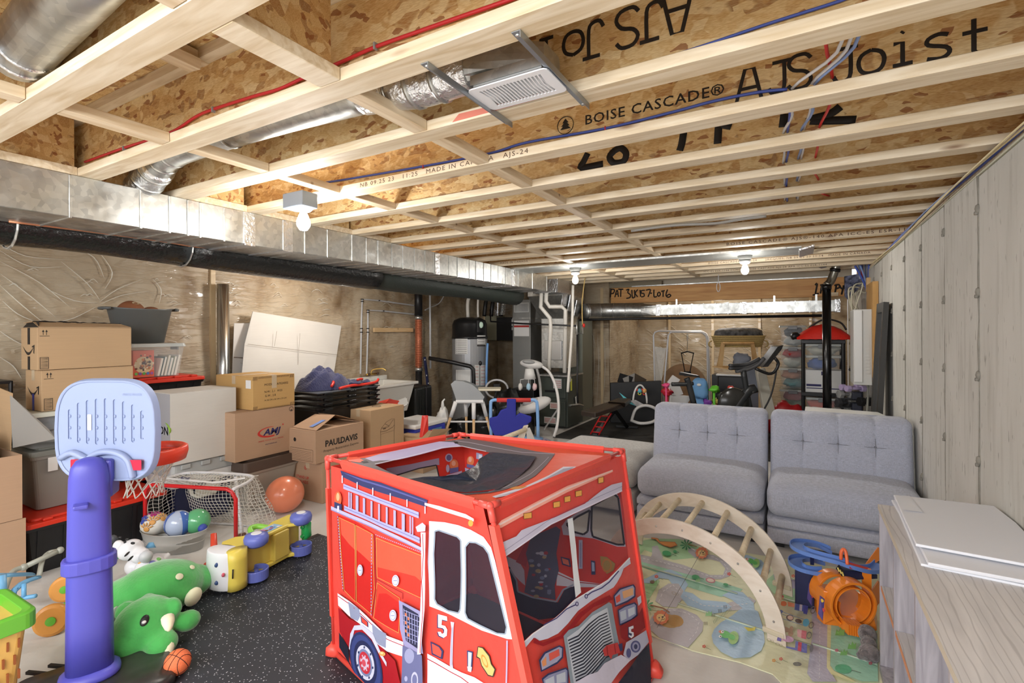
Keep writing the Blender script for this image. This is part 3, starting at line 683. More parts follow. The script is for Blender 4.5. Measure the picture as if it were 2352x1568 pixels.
# black ABS stack
t = thing('black_stack_pipe','black plastic stack pipe standing behind the sofa, its top offset with silver and black elbows','pipe',tuple(P(1900,960,d=6).xy) + (0,))
p0 = P(1900,960,d=6); p0.z = 0; p1 = Vector((p0.x,p0.y,2.0 - .06)); ptop = P(1905,655,d=6)
B().cyl(p0,Vector((p0.x,p0.y,ptop.z)),.046,n=20).make('pipe',mat('gloss_black_abs',(14,14,15),.22),t,smooth=True)
B().cyl(Vector((p0.x,p0.y,ptop.z - .05)),Vector((p0.x,p0.y,ptop.z + .01)),.052,n=20).make('coupling',MATS['gloss_black_abs'],t,smooth=True)
q = [Vector((p0.x,p0.y,ptop.z)),P(1908,645,d=6),P(1917,622,d=5.98),P(1926,592,d=5.95),P(1942,570,d=5.9),P(1952,562,d=5.9)]
B().tube(smooth_path(q[:4],4),.046,18).make('elbow',mat('shiny_flue',(150,148,138),.2,.9),t,smooth=True)
B().tube([q[3] - (q[4] - q[3]) * .1,q[4],q[5]],.046,18).make('upper_pipe',MATS['gloss_black_abs'],t,smooth=True)
B().cyl(q[2] - Vector((0,0,.01)),q[2] + (q[3] - q[2]).normalized() * .03,.056,n=18).make('coupling',MATS['gloss_black_abs'],t,smooth=True)
# ---------------------------------------------------------------- wires
WR = mat('red_cable',(204,44,48),.45); WB = mat('blue_cable',(72,92,176),.45); WW = mat('white_cable',(206,206,208),.45); WBL = mat('light_blue_cable',(128,150,196),.45)
def wire(name,m,pts,r,label,k=5,cat='cable',group=None): return B().tube(smooth_path(pts,k),r,7).make(name,m,None,smooth=True,label=label,cat=cat,group=group)
yw = JY[-1] - .016
w1 = wire('electrical_cable',WR,[P(x,y,Y=yw) for x,y in ((195,372),(290,338),(390,305),(450,268),(490,251),(580,222),(640,205),(695,180),(785,142),(862,108),(960,73),(1060,38),(1170,0),(1250,-30))],.0055,'red electrical cable stapled along the joist web at upper left')
for x,y in ((862,106),(490,252),(285,341)):
    p = P(x,y,Y=yw - .003); B().ob(p,(.006,.012,.02)).make('cable_clip',GRY,w1)
yb = JY[0] - .012
wire('electrical_cable',WB,[P(x,y,Y=yb) for x,y in ((640,380),(780,340),(940,300),(990,284),(1120,256),(1320,192),(1550,126),(1760,56),(1930,2),(1990,-25))],.0042,'thin blue cable lying along the joist that carries the vent straps')
yb = JY[1] - .014
w2 = wire('electrical_cable',WB,[P(x,y,Y=yb) for x,y in ((700,425),(780,414),(970,382),(1125,352),(1210,327),(1390,295),(1550,256),(1640,232),(1740,212),(1808,205))],.0055,'blue cable pair stapled along the joist with the printed grade stamp')
for x,y in ((972,383),(1390,295)): B().ob(P(x,y,Y=yb - .004),(.004,.006,.018)).make('cable_clip',WR,w2)
# bundles passing through holes in the joist webs
def through(name,m,xs,zs,label,r=.0048):
    pts = []
    for k in range(-1,13):
        pts.append(Vector((xs[0] + xs[1] * k + .012 * sin(k * 2.1 + xs[0] * 9),JY[k],ZJ + zs)))
        pts.append(Vector((xs[0] + xs[1] * (k + .5) + .008 * sin(k * 3),JY[k] + .21,ZJ + zs - .025)))
    return wire(name,m,pts,r,label,4)
pr = P(1912,180,Y=JY[1]); hx = lambda x,y,k: P(x,y,Y=JY[k])
for i,(m,pts) in enumerate(((WR,[(1905,0,0),(1912,180,1),(1882,293,2),(1873,362,3),(1880,413,4),(1905,450,5)]),(WW,[(1935,20,0),(1818,205,1),(1799,306,2),(1799,375,3),(1802,425,4),(1802,460,5)]),(WBL,[(1980,5,0),(1870,195,1),(1840,300,2),(1833,365,3),(1830,415,4),(1830,455,5)]),(WB,[(1812,205,1),(1809,304,2),(1806,372,3),(1806,428,4),(1808,462,5)]),(WW,[(1960,12,0),(1864,193,1),(1846,298,2),(1840,365,3),(1834,417,4),(1832,460,5)]))):
    q = []
    for x,y,k in pts:
        p = P(x,y,Y=JY[k]); p.z = min(p.z,ZJ + .14); q.append(p)
        if k < 5:
            q.append(p + Vector((0,.2,-.012)))
    wire('electrical_cable',m,q,.0052,['red cable threaded through the joist webs at upper right','outer white cable threaded through the joist webs','light blue cable threaded through the joist webs','dark blue cable threaded through the joist webs beside a white one','inner white cable threaded beside the light blue one'][i],4)
cbs = [(WB,.012,2.232,.0055),(WBL,.004,2.226,.005),(mat('yellow_cable',(222,206,160),.5),.0,2.214,.0045),(MATS['yellow_cable'],-.008,2.210,.004)]
for i,(m,dx,z,r) in enumerate(cbs):
    wire('wall_cable',m,[Vector((XR - .022 + dx - .012 * sin(y * 1.7 + i),y,z + .004 * sin(y * 2 + i) - (.02 if i > 1 else 0) * (1 + sin(y * 1.3)) * .3)) for y in [0,.8,1.6,2.4,3.2,4.0,4.8,5.6,6.2,6.45]],r,['blue cable along the top of the concrete wall','pale blue cable along the top of the concrete wall','upper cream cable sagging along the concrete wall top','lower cream cable sagging along the concrete wall top'][i])
wire('grey_cable',mat('grey_cable',(150,146,138),.5),[P(x,y,Y=JY[5] - .01) for x,y in ((1450,530),(1550,517),(1640,513),(1700,503),(1760,496))],.01,'grey flexible cable lying in a far joist bay')
p = P(1650,615,Y=7.2)
t = thing('hanging_cord','white coiled cord hanging from the joists in front of the beam','cord',tuple(P(1650,668,Y=7.2)))
B().tube([Vector((p.x,p.y,ZJ)),P(1650,650,Y=7.2)],.005,6).make('drop',WW,t,smooth=True)
b = B()
for i in range(3): b.tube([P(1650,659,Y=7.2 + .012 * i) + Vector((.022 * cos(a),0,.062 * sin(a))) for a in [2 * pi * j / 14 for j in range(14)]],.005,5,closed=True)
b.make('coil',WW,t,smooth=True)
# ================================================================ STORAGE ALONG THE LEFT WALL
def cbox(label,x0,x1,y0,y1,z0,z1,m=KRAFT,cat='box',group=None,name='cardboard_box',flaps=0,tape=True,seamaxis='y'):
    t = thing(name,label,cat,((x0 + x1) / 2,(y0 + y1) / 2,z0),group)
    B().box(x0,x1,y0,y1,z0 + .001,z1 - (.004 if not flaps else .0)).make('box_body',m,t,bevel=.003)
    if seamaxis == 'y':
        xm = (x0 + x1) / 2
        for i,(a,c) in enumerate(((x0 + .001,xm - .0015),(xm + .0015,x1 - .001))):
            o = B().box(a,c,y0 + .001,y1 - .001,z1 - .004,z1).make('flap',m,t,bevel=.0015)
        if tape: B().box(xm - .025,xm + .025,y0 - .0008,y1 + .0008,z1,z1 + .0006).box(xm - .025,xm + .025,y0 - .0016,y0 - .0006,z1 - .07,z1).make('packing_tape',mat('clear_tape',(196,176,146),.2),t)
    return t
def fX(x,y0,z0): return plane_fn((x,y0,z0),(0,1,0),(0,0,1))
def fY(y,x0,z0): return plane_fn((x0,y,z0),(1,0,0),(0,0,1))
def tote(label,x0,x1,y0,y1,z0,z1,mb,ml,lid=.045,taper=.03,ribs=5,name='storage_tote',group=None,cat='storage bin',latch=True,lidtop=True):
    cx,cy,a,b_ = (x0 + x1) / 2,(y0 + y1) / 2,(x1 - x0) / 2,(y1 - y0) / 2
    t = thing(name,label,cat,(cx,cy,z0),group)
    B().frus(cx,cy,z0 + .001,z1 - lid - .001,a - taper - .02,b_ - taper - .02,a - .02,b_ - .02,r0=.03).make('tote_body',mb,t,smooth=False,bevel=.004)
    for i in range(ribs):
        yy = y0 + .09 + (y1 - y0 - .18) * i / max(1,ribs - 1)
        B().prism([(x1 - taper - .021,yy - .012,z0 + .02),(x1 - taper - .021,yy + .012,z0 + .02),(x1 - .021,yy + .012,z1 - lid - .02),(x1 - .021,yy - .012,z1 - lid - .02)],(.006,0,0)).make('rib',mb,t)
    B().frus(cx,cy,z1 - lid - .02,z1 - lid,a - .012,b_ - .012,a - .006,b_ - .006,r0=.03).make('rim',mb,t)
    if ml:
        lb = B().frus(cx,cy,z1 - lid,z1 - .016,a,b_,a - .002,b_ - .002,r0=.04).frus(cx,cy,z1 - .0158,z1,a - .05,b_ - .05,a - .055,b_ - .055,r0=.04)
        l = lb.make('lid',ml,t,bevel=.004)
        if lidtop:
            for i in range(4):
                for sx in (-1,1): B().ob((cx + sx * (a - .035),cy - b_ + (i + .7) * (2 * b_) / 4.4,z1 - .008),(.035,.05,.018)).make('lid_lug',ml,l,bevel=.006)
    return t
RLID = mat('red_orange_lid',(206,48,26),.42)
CLEAR = mat('clear_plastic',(222,228,230),.12,alpha=.22)
CLEARL = mat('frosted_clear_lid',(206,212,210),.3,alpha=.7)
def clearbin(label,x0,x1,y0,y1,z0,z1,lidm=None,group=None,name='clear_storage_bin',cloth=(),seed=0):
    cx,cy,a,b_ = (x0 + x1) / 2,(y0 + y1) / 2,(x1 - x0) / 2,(y1 - y0) / 2
    t = thing(name,label,'storage bin',(cx,cy,z0),group)
    tp = .03
    bb = B(); rs = []
    for z,k in ((z0 + .001,1),(z1 - .03,0)): rs.append([(cx + p[0],cy + p[1],z) for p in rrect(a - .012 - tp * k,b_ - .012 - tp * k,.03)])
    n = len(rs[0]); bb.add(rs[0] + rs[1],[tuple(reversed(range(n)))] + [(i,(i + 1) % n,n + (i + 1) % n,n + i) for i in range(n)])
    bb.make('bin_body',CLEAR,t)
    B().frus(cx,cy,z1 - .03,z1,a,b_,a - .008,b_ - .008,r0=.03).make('lid',lidm or CLEARL,t,bevel=.004)
    for s in (-1,1): B().ob((cx,cy + s * (b_ - .002),z1 - .035),(.12,.012,.05)).make('latch',lidm or mat('grey_latch',(120,122,124),.4),t,bevel=.003)
    rnd = random.Random(seed); h = z1 - z0 - .05; k = len(cloth)
    for i,c in enumerate(cloth):
        zc = z0 + .012 + h * (i + .5) / k
        lump(B(),(cx + rnd.uniform(-.01,.01),cy + rnd.uniform(-.02,.02),zc),(a - tp - .03,b_ - tp - .03,h / k * .56),seed + i,.35,20).make('folded_clothes',mat('cloth_%d_%d_%d' % c,c,.9,bump=(60,.4)),t,smooth=True)
    return t
def lump(b,c,rad,seed,amp=.25,n=18,sq=2.6):
    """soft pillow-like lump"""
    k = n // 2; vs = []; fs = []
    for i in range(k + 1):
        a = pi * i / k
        for j in range(n):
            q = 2 * pi * j / n; d = Vector((sin(a) * cos(q),sin(a) * sin(q),-cos(a)))
            f = (abs(d.x) ** sq + abs(d.y) ** sq + abs(d.z) ** sq) ** (-1 / sq)
            w_ = 1 + amp * mn.noise(Vector((d.x * 1.7,d.y * 1.7,d.z * 1.7 + seed * 3.1))) + amp * .5 * mn.noise(Vector((d.x * 4,d.y * 4,d.z * 4 + seed)))
            vs.append((c[0] + d.x * f * rad[0] * w_,c[1] + d.y * f * rad[1] * w_,c[2] + d.z * f * rad[2] * w_))
    for i in range(k):
        for j in range(n): fs.append((i * n + j,i * n + (j + 1) % n,(i + 1) * n + (j + 1) % n,(i + 1) * n + j))
    return b.add(vs,fs)
# --- stack nearest the camera
tote('black tote with red lid on the floor at far left, under the grey tote',-4.62,-4.08,1.15,1.97,0,.345,BLK,RLID,ribs=6)
tote('grey tote with grey lid standing on the red lidded black tote',-4.70,-4.26,1.24,1.80,.347,.752,mat('warm_grey_tote',(142,140,134),.5),mat('grey_lid',(118,120,114),.45),ribs=0,lidtop=False,lid=.05)
t = bpy.data.objects[-1] if 0 else None
tg = [o for o in bpy.data.objects if o.get('label','').startswith('grey tote with grey lid')][0]
B().box(-4.262 + .001,-4.2615 + .003,1.33,1.38,.6,.69).make('sticker',WHT,tg)
clearbin('clear bin with cloudy lid on the grey tote, under the two kraft boxes',-4.68,-4.25,1.22,1.79,.754,.988,mat('cream_lid',(206,208,196),.4),cloth=((176,182,190),(150,158,168)),seed=3)
def smile(t,X,y0,z0,w_,h_):      # markings of the narrow end: tape strips and a curved arrow
    f = fY(X,y0,z0); b = B()
    top = [(w_ * (.12 + .7 * i / 12),h_ * (.58 - .15 * sin(pi * i / 12))) for i in range(13)]; low = [(w_ * (.12 + .7 * i / 12),h_ * (.58 - .22 * sin(pi * i / 12))) for i in range(13)]
    b.poly(f,[(u,v) for u,v in top] + [(u,v) for u,v in reversed(low)],off=.0012)
    b.poly(f,[(w_ * .70,h_ * .58),(w_ * .86,h_ * .62),(w_ * .84,h_ * .40),(w_ * .79,h_ * .42),(w_ * .80,h_ * .57),(w_ * .71,h_ * .55)],off=.0013)

    b.make('curved_arrow_print',INK,t)
def upmarks(t,X,y0,z0,y1,z1):
    f = fX(X,y0,z0); b = B(); H = z1 - z0
    for s in (0,.017): b.poly(f,[(.028 + s,H - .05),(.031 + s,H - .05),(.031 + s,H - .03),(.036 + s,H - .03),(.0295 + s,H - .015),(.023 + s,H - .03),(.028 + s,H - .03)],off=.001)
    b.poly(f,[(.012,H - .058),(.062,H - .058),(.062,H - .055),(.012,H - .055)],off=.001)
    o = .012
    b.poly(f,[(o,.008),(o + .045,.008),(o + .045,.085),(o,.085)],[[(o + .003,.011),(o + .042,.011),(o + .042,.082),(o + .003,.082)]],off=.001)
    for i in range(9): zz_ = .015 + i * .0075; b.poly(f,[(o + .005,zz_),(o + .040,zz_),(o + .040,zz_ + .0018 + .0012 * (i % 3)),(o + .005,zz_ + .002)],off=.0011)
    b.make('printed_marks',INK,t,kind='stuff')
a1 = cbox('lower of the two kraft boxes with a curved arrow on the end',-4.57,-4.30,1.312,1.832,.989,1.259)
upmarks(a1,-4.30,1.312,.989,1.832,1.259); smile(a1,1.312,-4.57,.989,.27,.27)
B().box(-4.45,-4.42,1.3095,1.3112,.99,1.10).make('blue_tape',mat('blue_tape',(40,50,150),.4),a1)
a2 = cbox('upper of the two kraft boxes with a curved arrow, its lid edges taped black',-4.575,-4.30,1.292,1.822,1.261,1.542,tape=False)
upmarks(a2,-4.30,1.292,1.261,1.822,1.542); smile(a2,1.292,-4.575,1.261,.27,.27)
B().box(-4.455,-4.42,1.2895,1.2912,1.262,1.35).box(-4.455,-4.42,1.2895,1.2912,1.43,1.54).make('printed_tape',INK,a2)
B().prism([(-4.57,1.30,1.543),(-4.305,1.30,1.543),(-4.40,1.33,1.585),(-4.56,1.32,1.575)],(0,.003,0)).make('raised_flap',mat('black_lined_card',(36,30,26),.7),a2)
B().prism([(-4.44,1.31,1.580),(-4.56,1.30,1.572),(-4.56,1.80,1.560),(-4.42,1.81,1.566)],(0,0,.003)).make('raised_flap',KRAFT,a2)
B().prism([(-4.436,1.31,1.579),(-4.302,1.30,1.5435),(-4.302,1.82,1.5435),(-4.42,1.81,1.565)],(0,0,.002)).make('raised_flap',KRAFT,a2)
b = B()
rnd = random.Random(4); pts = [(-4.437 + rnd.uniform(-.006,.006),1.31 + .5 * i / 24,1.583 - .014 * i / 24 + rnd.uniform(-.003,.004)) for i in range(25)]
b.tube(pts,.006,5).make('torn_black_tape',BLK,a2)
# open box at the very left edge
t = thing('open_cardboard_box','tall open kraft box cut off by the left edge, flaps hanging','box',(-4.28,.82,0))
bb = B().box(-4.55,-4.03,.55,.56,0.001,.78).box(-4.55,-4.54,.56,1.14,.001,.78).box(-4.04,-4.03,.56,1.14,.40,.78).box(-4.04,-4.03,.56,1.155,.001,.397).box(-4.54,-4.04,1.13,1.14,.001,.78).box(-4.54,-4.04,.56,1.13,.002,.01)
bb.make('box_body',KRAFT2,t)
B().prism([(-4.5,1.14,.782),(-4.22,1.14,.782),(-4.26,1.16,1.13),(-4.5,1.15,1.16)],(0,.004,0)).make('flap',KRAFT,t)
B().prism([(-4.225,1.14,1.12),(-4.20,1.145,.80),(-4.06,1.30,.84),(-4.10,1.28,.90)],(.004,.004,0)).make('flap',mat('grey_lined_card',(140,136,130),.8),t)
lump(B(),(-4.3,.84,.78),(.22,.24,.14),5,.3).make('dark_bag',mat('dark_bag',(26,25,25),.4),t,smooth=True)
t = thing('wire_rack','dark clutter of a folded rack behind the open box at far left','rack',(-4.85,1.1,0))
for i,z in enumerate((.3,.6,.9,1.08,1.16)): B().box(-5.0,-4.68,.85,1.28,z,z + .02).make('shelf',[BLK,DK,BLK,mat('dark_green_glass',(48,60,54),.2),BLK][i],t,bevel=.004)
for x in (-5.0,-4.69):
    for y in (.86,1.27): B().cyl((x,y,0),(x,y,1.17),.012,n=8).make('post',BLK,t)
# --- second row behind: tall stack of totes with books and tub on top
for i,(z0,z1,lb) in enumerate(((0,.36,'lowest black tote of the rear stack behind the big white box'),(.362,.722,'middle black tote of the rear stack behind the big white box'),(.724,1.135,'black tote with red lid directly under the clear box of books'))):
    tote(lb,-5.06,-4.58,1.93,2.52,z0,z1,BLK,RLID,ribs=4)
cb = clearbin('clear bin of books and a bright toy box on the rear red lid',-5.02,-4.60,1.93,2.37,1.137,1.415,seed=8)
def book(x,y0,z0,w_,h_,dth,c,tilt=0,flat=False,label=''):
    T = Matrix.Translation((x,y0,z0)) @ Matrix.Rotation(tilt,4,'X')
    t = thing('book',label,'book',(x,y0,z0),'books inside the clear bin')
    B(T).box(-w_ / 2,w_ / 2,0,dth,0,h_).make('cover',mat('book_%d' % sum(c),c,.5),t)
    B(T).box(-w_ / 2 + .004,w_ / 2 + .002,.002,dth - .002,.003,h_ - .003).make('pages',mat('paper',(232,228,216),.8),t)
for i in range(6):
    book(-4.74,2.155 + i * .026,1.145,.18,.15 + .012 * (i % 3),.017,[(230,226,214),(70,110,120),(216,206,180),(200,214,220),(180,190,170),(236,232,226)][i],-.22,label='%s book leaning inside the clear bin' % ['cream','teal','beige','pale blue','sage','off-white'][i])
tb = thing('toy_box','colourful printed toy box inside the clear bin','box',(-4.72,2.03,1.15))
B().box(-4.82,-4.635,1.975,2.125,1.142,1.36).make('box_body',mat('toy_box_card',(216,96,70),.5),tb)
rnd = random.Random(2); b = B(); f = fX(-4.635,1.975,1.142)
b.poly(f,circ(.075,.10,.068,20),off=.001,col=(214,190,150))
for i in range(46):
    b.poly(f,circ(.075 + rnd.gauss(0,.028),.11 + rnd.gauss(0,.035),rnd.uniform(.005,.012),6,a0=rnd.random()),off=.0012 + i * .00003,col=rnd.choice([(120,60,40),(90,70,60),(230,210,180),(200,120,60),(60,50,60)]))
for i in range(5): b.poly(f,circ(.02 + i * .028,.03,.012,8),off=.003,col=[(110,180,90),(120,90,170),(90,170,90),(80,120,190),(150,90,160)][i])
b.make('printed_picture',PRINT,tb)
# grey oval tub with terracotta pots
t = thing('plastic_tub','grey oval plastic tub with rope handles on the clear bin of books','tub',(-4.80,2.10,1.417))
def oval(cx,cy,a,b_,z,n=28,lift=0): return [(cx + a * cos(2 * pi * i / n),cy + b_ * sin(2 * pi * i / n),z + lift * abs(sin(2 * pi * i / n)) ** 3) for i in range(n)]
TUBG = mat('pewter_grey_plastic',(92,94,92),.42)
b = B().rings([oval(-4.80,2.10,.13,.17,1.418),oval(-4.80,2.10,.17,.23,1.69,lift=.012),oval(-4.80,2.10,.185,.245,1.70,lift=.014),oval(-4.80,2.10,.16,.22,1.692,lift=.012),oval(-4.80,2.10,.12,.16,1.43)])
b.make('tub_body',TUBG,t,smooth=True)
for s in (-1,1): B().tube([(-4.80 + .07 * cos(a) * 1.0,2.10 + s * (.235 + .045 * sin(a)),1.702) for a in [pi * i / 8 for i in range(9)]],.012,8).make('handle',TUBG,t,smooth=True)
t = thing('terracotta_pot','brown rounded pot with an oval slot lying in the grey tub','pot',(-4.80,2.03,1.60))
fnb = lambda u,v: (-4.80 + .10 * sin(v * pi / 2) * cos(u * 2 * pi),2.03 + .105 * sin(v * pi / 2) * sin(u * 2 * pi),1.655 + .115 * cos(v * pi / 2))
B().grid(fnb,26,10).make('pot_body',mat('terracotta',(136,84,54),.7),t,smooth=True)
p0 = [(-4.80 + .10 * sin(v) * cos(u),2.03 + .105 * sin(v) * sin(u),1.657 + .116 * cos(v)) for u,v in [(.25 + .5 * cos(a),.62 + .17 * sin(a)) for a in [2 * pi * i / 16 for i in range(16)]]]
B().add(p0,[tuple(range(16))]).make('slot',mat('slot_dark',(176,160,130),.8),t)
t = B().ell((-4.78,2.17,1.69),(.06,.06,.035)).make('terracotta_saucer',MATS['terracotta'],None,smooth=True,label='small brown saucer peeking out of the grey tub',cat='saucer')
# steel post
t = thing('steel_pipe','vertical shiny galvanized pipe by the left wall behind the storage','pipe',(-5.03,2.93,0))
B().cyl((-5.03,2.93,.001),(-5.03,2.93,1.99),.055,n=24).make('pipe_body',mat('bright_pipe_metal',(186,188,188),.25,.95),t,smooth=True)
B().tube([(-5.085,2.93 - .001,z) for z in (.0,1.98)],.004,4).make('seam',GALV,t)
# big white box on the cooler
t = cbox('big plain white box on the grey lidded cooler',-4.46,-4.10,1.985,2.495,.497,1.045,WCARD,tape=False)
f = fY(1.985,-4.46,.497)
text('printed_text','ON',f,.085,INKN,t,u=.27,v=.26,bold=.02)
b = B(); b.tube([f(.25 + .11 * cos(a),.27 + .06 * sin(a),.001) for a in [-.6 + 1.8 * i / 12 for i in range(13)]],[.001 + .008 * sin(pi * i / 12) for i in range(13)],5); b.make('green_swoosh',mat('green_ink',(130,170,50),.6),t)
B().box(-4.46,-4.10,1.9835,1.985,.50,1.04).make('shaded_end_panel',mat('end_face_shade',(160,160,164),.75),t)  # grey sheet over the white end face, its side shading put into the colour
t = thing('cooler','navy and white cooler with a grey ridged lid under the big white box','cooler',(-4.33,2.25,0))
NAVY = mat('navy_plastic',(30,34,66),.4)
B().frus(-4.33,2.25,.001,.31,.19,.215,.205,.235,r0=.03).make('cooler_body',NAVY,t,bevel=.004)
B().frus(-4.33,2.25,.311,.395,.207,.237,.212,.242,r0=.03).make('white_band',WHT,t,bevel=.004)
cl = B().frus(-4.33,2.25,.396,.494,.222,.252,.205,.24,r0=.035).make('lid',mat('cool_grey_lid',(168,170,168),.45),t,bevel=.008)
for y in (2.10,2.25,2.40): B().ob((-4.112,y,.47),(.02,.07,.035)).make('lid_notch',MATS['cool_grey_lid'],cl,bevel=.006)
B().tube([(-4.12,2.12,.33),(-4.08,2.13,.25),(-4.07,2.16,.225),(-4.07,2.3,.225),(-4.08,2.33,.25),(-4.12,2.34,.33)],.014,8).make('handle',mat('cream_handle',(206,204,190),.4),t,smooth=True)
B().ob((-4.075,2.23,.265),(.01,.16,.07)).make('handle_grip',MATS['cream_handle'],t,bevel=.003)
# grey tote with brown lid, AMJ box, model box
tote('beige tote with dark brown lid beside the orange ball',-4.42,-3.93,2.46,3.0,0,.443,mat('beige_grey_tote',(166,160,148),.5),mat('brown_lid',(84,68,58),.42),lid=.10,ribs=0,lidtop=False,taper=.045)
t = cbox('kraft moving box with red and blue oval logo on the brown lidded tote',-4.40,-3.965,2.40,2.955,.445,.846,KRAFT2)
def amj(t,X,y0,z0,cy,cz,k=1.0,small=True):
    f = fX(X,y0,z0); b = B()
    arc = [(cy + .115 * k * cos(a),cz + .045 * k * sin(a)) for a in [radians(75 + 215 * i / 22) for i in range(23)]]
    inn = [(cy + .012 * k + .105 * k * cos(a),cz + .004 * k + .036 * k * sin(a)) for a in [radians(75 + 215 * i / 22) for i in range(23)]]
    b.poly(f,arc + inn[::-1],off=.001); b.make('oval_swoosh',INKR,t)
    text('printed_text','AMJ',f,.072 * k,INKN,t,u=cy + .015 * k,v=cz,bold=.03,shear=.25,sx=1.25)
    m = B(); cxm,czm = cy + .125 * k,cz + .045 * k
    m.poly(f,[(cxm + .011 * k * cos(a) * (1 if i % 2 else .45),czm + .011 * k * sin(a) * (1 if i % 2 else .45)) for i,a in enumerate([pi / 2 + pi * 2 * j / 10 for j in range(10)])],off=.0012); m.make('maple_leaf_print',INKR,t)
    text('printed_text','MAKE YOUR BEST MOVE',f,.019 * k,INKR,t,u=cy + .01,v=cz - .068 * k,space=1.15)
    if small: text('printed_text','amjcampbell.com',f,.016 * k,INKN,t,u=cy + .01,v=cz - .10 * k)
amj(t,-3.965,2.40,.445,.31,.20)
for yy in (.035,.52):
    f = fX(-3.965,2.40,.445); b = B().poly(f,circ(yy,.36 - (.0 if yy < .1 else -.01),.022,16),[circ(yy,.36 - (.0 if yy < .1 else -.01),.018,12)],off=.001)
    b.poly(f,[(yy + .012 * cos(a) * (1 if i % 2 else .45),.36 + .012 * sin(a) * (1 if i % 2 else .45)) for i,a in enumerate([pi / 2 + pi * 2 * j / 10 for j in range(10)])],off=.0012)
b.make('round_badge',INK,t)
t = cbox('yellowish kraft box with black printed model text on the logo box',-4.50,-3.965,2.555,2.955,.848,1.13,KRAFT3)
f = fX(-3.965,2.555,.848)
for s,u,v,z in (('MODEL: LA7024002',.22,.205,.027),('N.W.: 2.1   KGS',.19,.145,.026),('G.W.: 2.8',.16,.110,.026),('M: 50 CM x 30 CM x 29 CM',.21,.072,.018)): text('printed_text',s,f,z,INK,t,u=u,v=v)
b = B()
for u0,v0,du,dv in ((.0,.25,.05,.03),(.35,.25,.05,.03),(.0,.0,.05,.03),(.35,.0,.05,.03),(.05,.262,.3,.016),(.05,.002,.3,.010)):
    for i in range(int(du / .011)): b.poly(f,[(u0 + i * .011,v0),(u0 + i * .011 + .004,v0),(u0 + i * .011 + .009,v0 + dv),(u0 + i * .011 + .005,v0 + dv)],off=.0012)
b.make('hatched_edge_print',INKB,t,kind='stuff')
B().box(-4.02,-3.963,2.73,2.775,1.02,1.1325).make('packing_tape',MATS['clear_tape'],t)
B().box(-4.06,-3.99,2.5535,2.5548,1.03,1.10).make('paper_label',WHT,t)
# flattened white cartons against the wall
def panel(label,pts,th,m,name='flattened_carton',cat='cardboard',lines=(),holes=()):
    t = thing(name,label,cat,tuple(min((Vector(p) for p in pts),key=lambda v: v.z)))
    b = B(); p = [Vector(q) for q in pts]; n = (p[1] - p[0]).cross(p[2] - p[1]).normalized(); b.prism(p,n * th).make('carton_sheet',m,t)
    for a,c in lines: B().tube([Vector(a),Vector(c)],.003,4).make('fold_line',INKB,t)
    return t
Xf = -4.93
def w_(x,y,X): return P(x,y,X=X)
panel('smaller flattened white carton standing against the left wall',[w_(538,742,-5.04),w_(600,742,-5.04),w_(600,960,-4.98),w_(530,960,-4.98)],.006,mat('white_card_grey',(204,200,194),.8),lines=[((w_(536,820,-5.0) + Vector((.008,0,0))),w_(560,822,-5.0) + Vector((.008,0,0)))])
t = panel('large slanted flattened white carton leaning against the left wall',[w_(581,715,-4.99),w_(784,748,-4.99),w_(765,870,-4.88),w_(700,935,-4.80),w_(548,940,-4.80),w_(562,790,-4.93)],.008,WCARD)
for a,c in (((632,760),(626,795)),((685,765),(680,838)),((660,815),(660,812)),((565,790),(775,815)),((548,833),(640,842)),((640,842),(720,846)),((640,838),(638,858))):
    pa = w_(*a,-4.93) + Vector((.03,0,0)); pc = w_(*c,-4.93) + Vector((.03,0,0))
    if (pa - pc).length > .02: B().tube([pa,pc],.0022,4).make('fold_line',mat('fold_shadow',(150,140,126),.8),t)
f0 = w_(603,832,-4.90)
# black nested totes with blanket
BT = mat('glossy_black_tote',(20,20,21),.25)
labs = ['lowest black open crate of the nested stack under the navy blanket','second crate from the bottom in the nested black stack','third crate from the bottom in the nested black stack','top crate of the nested black stack, right under the navy blanket']
for i in range(4):
    z1 = .78 + i * .05; t = thing('nested_crate',labs[i],'storage bin',(-4.2,3.6,0 if i == 0 else z1 - .05),'nested black crates')
    if i == 0: B().frus(-4.18,3.60,.001,.76,.19,.33,.225,.385,r0=.04).make('crate_body',BT,t,bevel=.004)
    B().frus(-4.18,3.60,z1 - .036,z1 - .014,.232,.392,.238,.40,r0=.05).make('lip',BT,t,bevel=.004)
    B().frus(-4.18,3.60,z1 - .013,z1 - .002,.25,.412,.252,.415,r0=.05,top=(i == 3)).make('rim',BT if i < 3 else mat('clear_rim',(90,94,100),.25),t,bevel=.004)
    for y in (3.3,3.6,3.88): B().ob((-3.93,y,z1 - .025),(.02,.09,.025)).make('clip',BT,t,bevel=.003)
t = thing('bundled_blanket','navy quilted blanket with red trim bundled on the black crates','blanket',(-4.18,3.5,.93))
NV = mat('navy_quilt',(38,42,84),.85,bump=(38,.9),stretch=(1,4,1),sheen=.3)
def blob(fn,n=44,k=30):
    return B().grid(fn,n,k)
def bl(u,v):
    a = 2 * pi * u; r = v
    h = (1 - r ** 4)
    x = -4.20 + .22 * r * cos(a) * (1 + .12 * sin(3 * a)); y = 3.46 + .30 * r * sin(a) * (1 + .10 * cos(2 * a))
    z = .932 + .20 * max(h,0) * (.72 + .3 * mn.noise(Vector((x * 7,y * 6,2)))) + .055 * mn.noise(Vector((x * 14,y * 11,3))) * h + .03 * abs(sin(a * 3 + r * 9)) * h
    return (x,y,z)
blob(bl).make('blanket_body',NV,t,smooth=True)
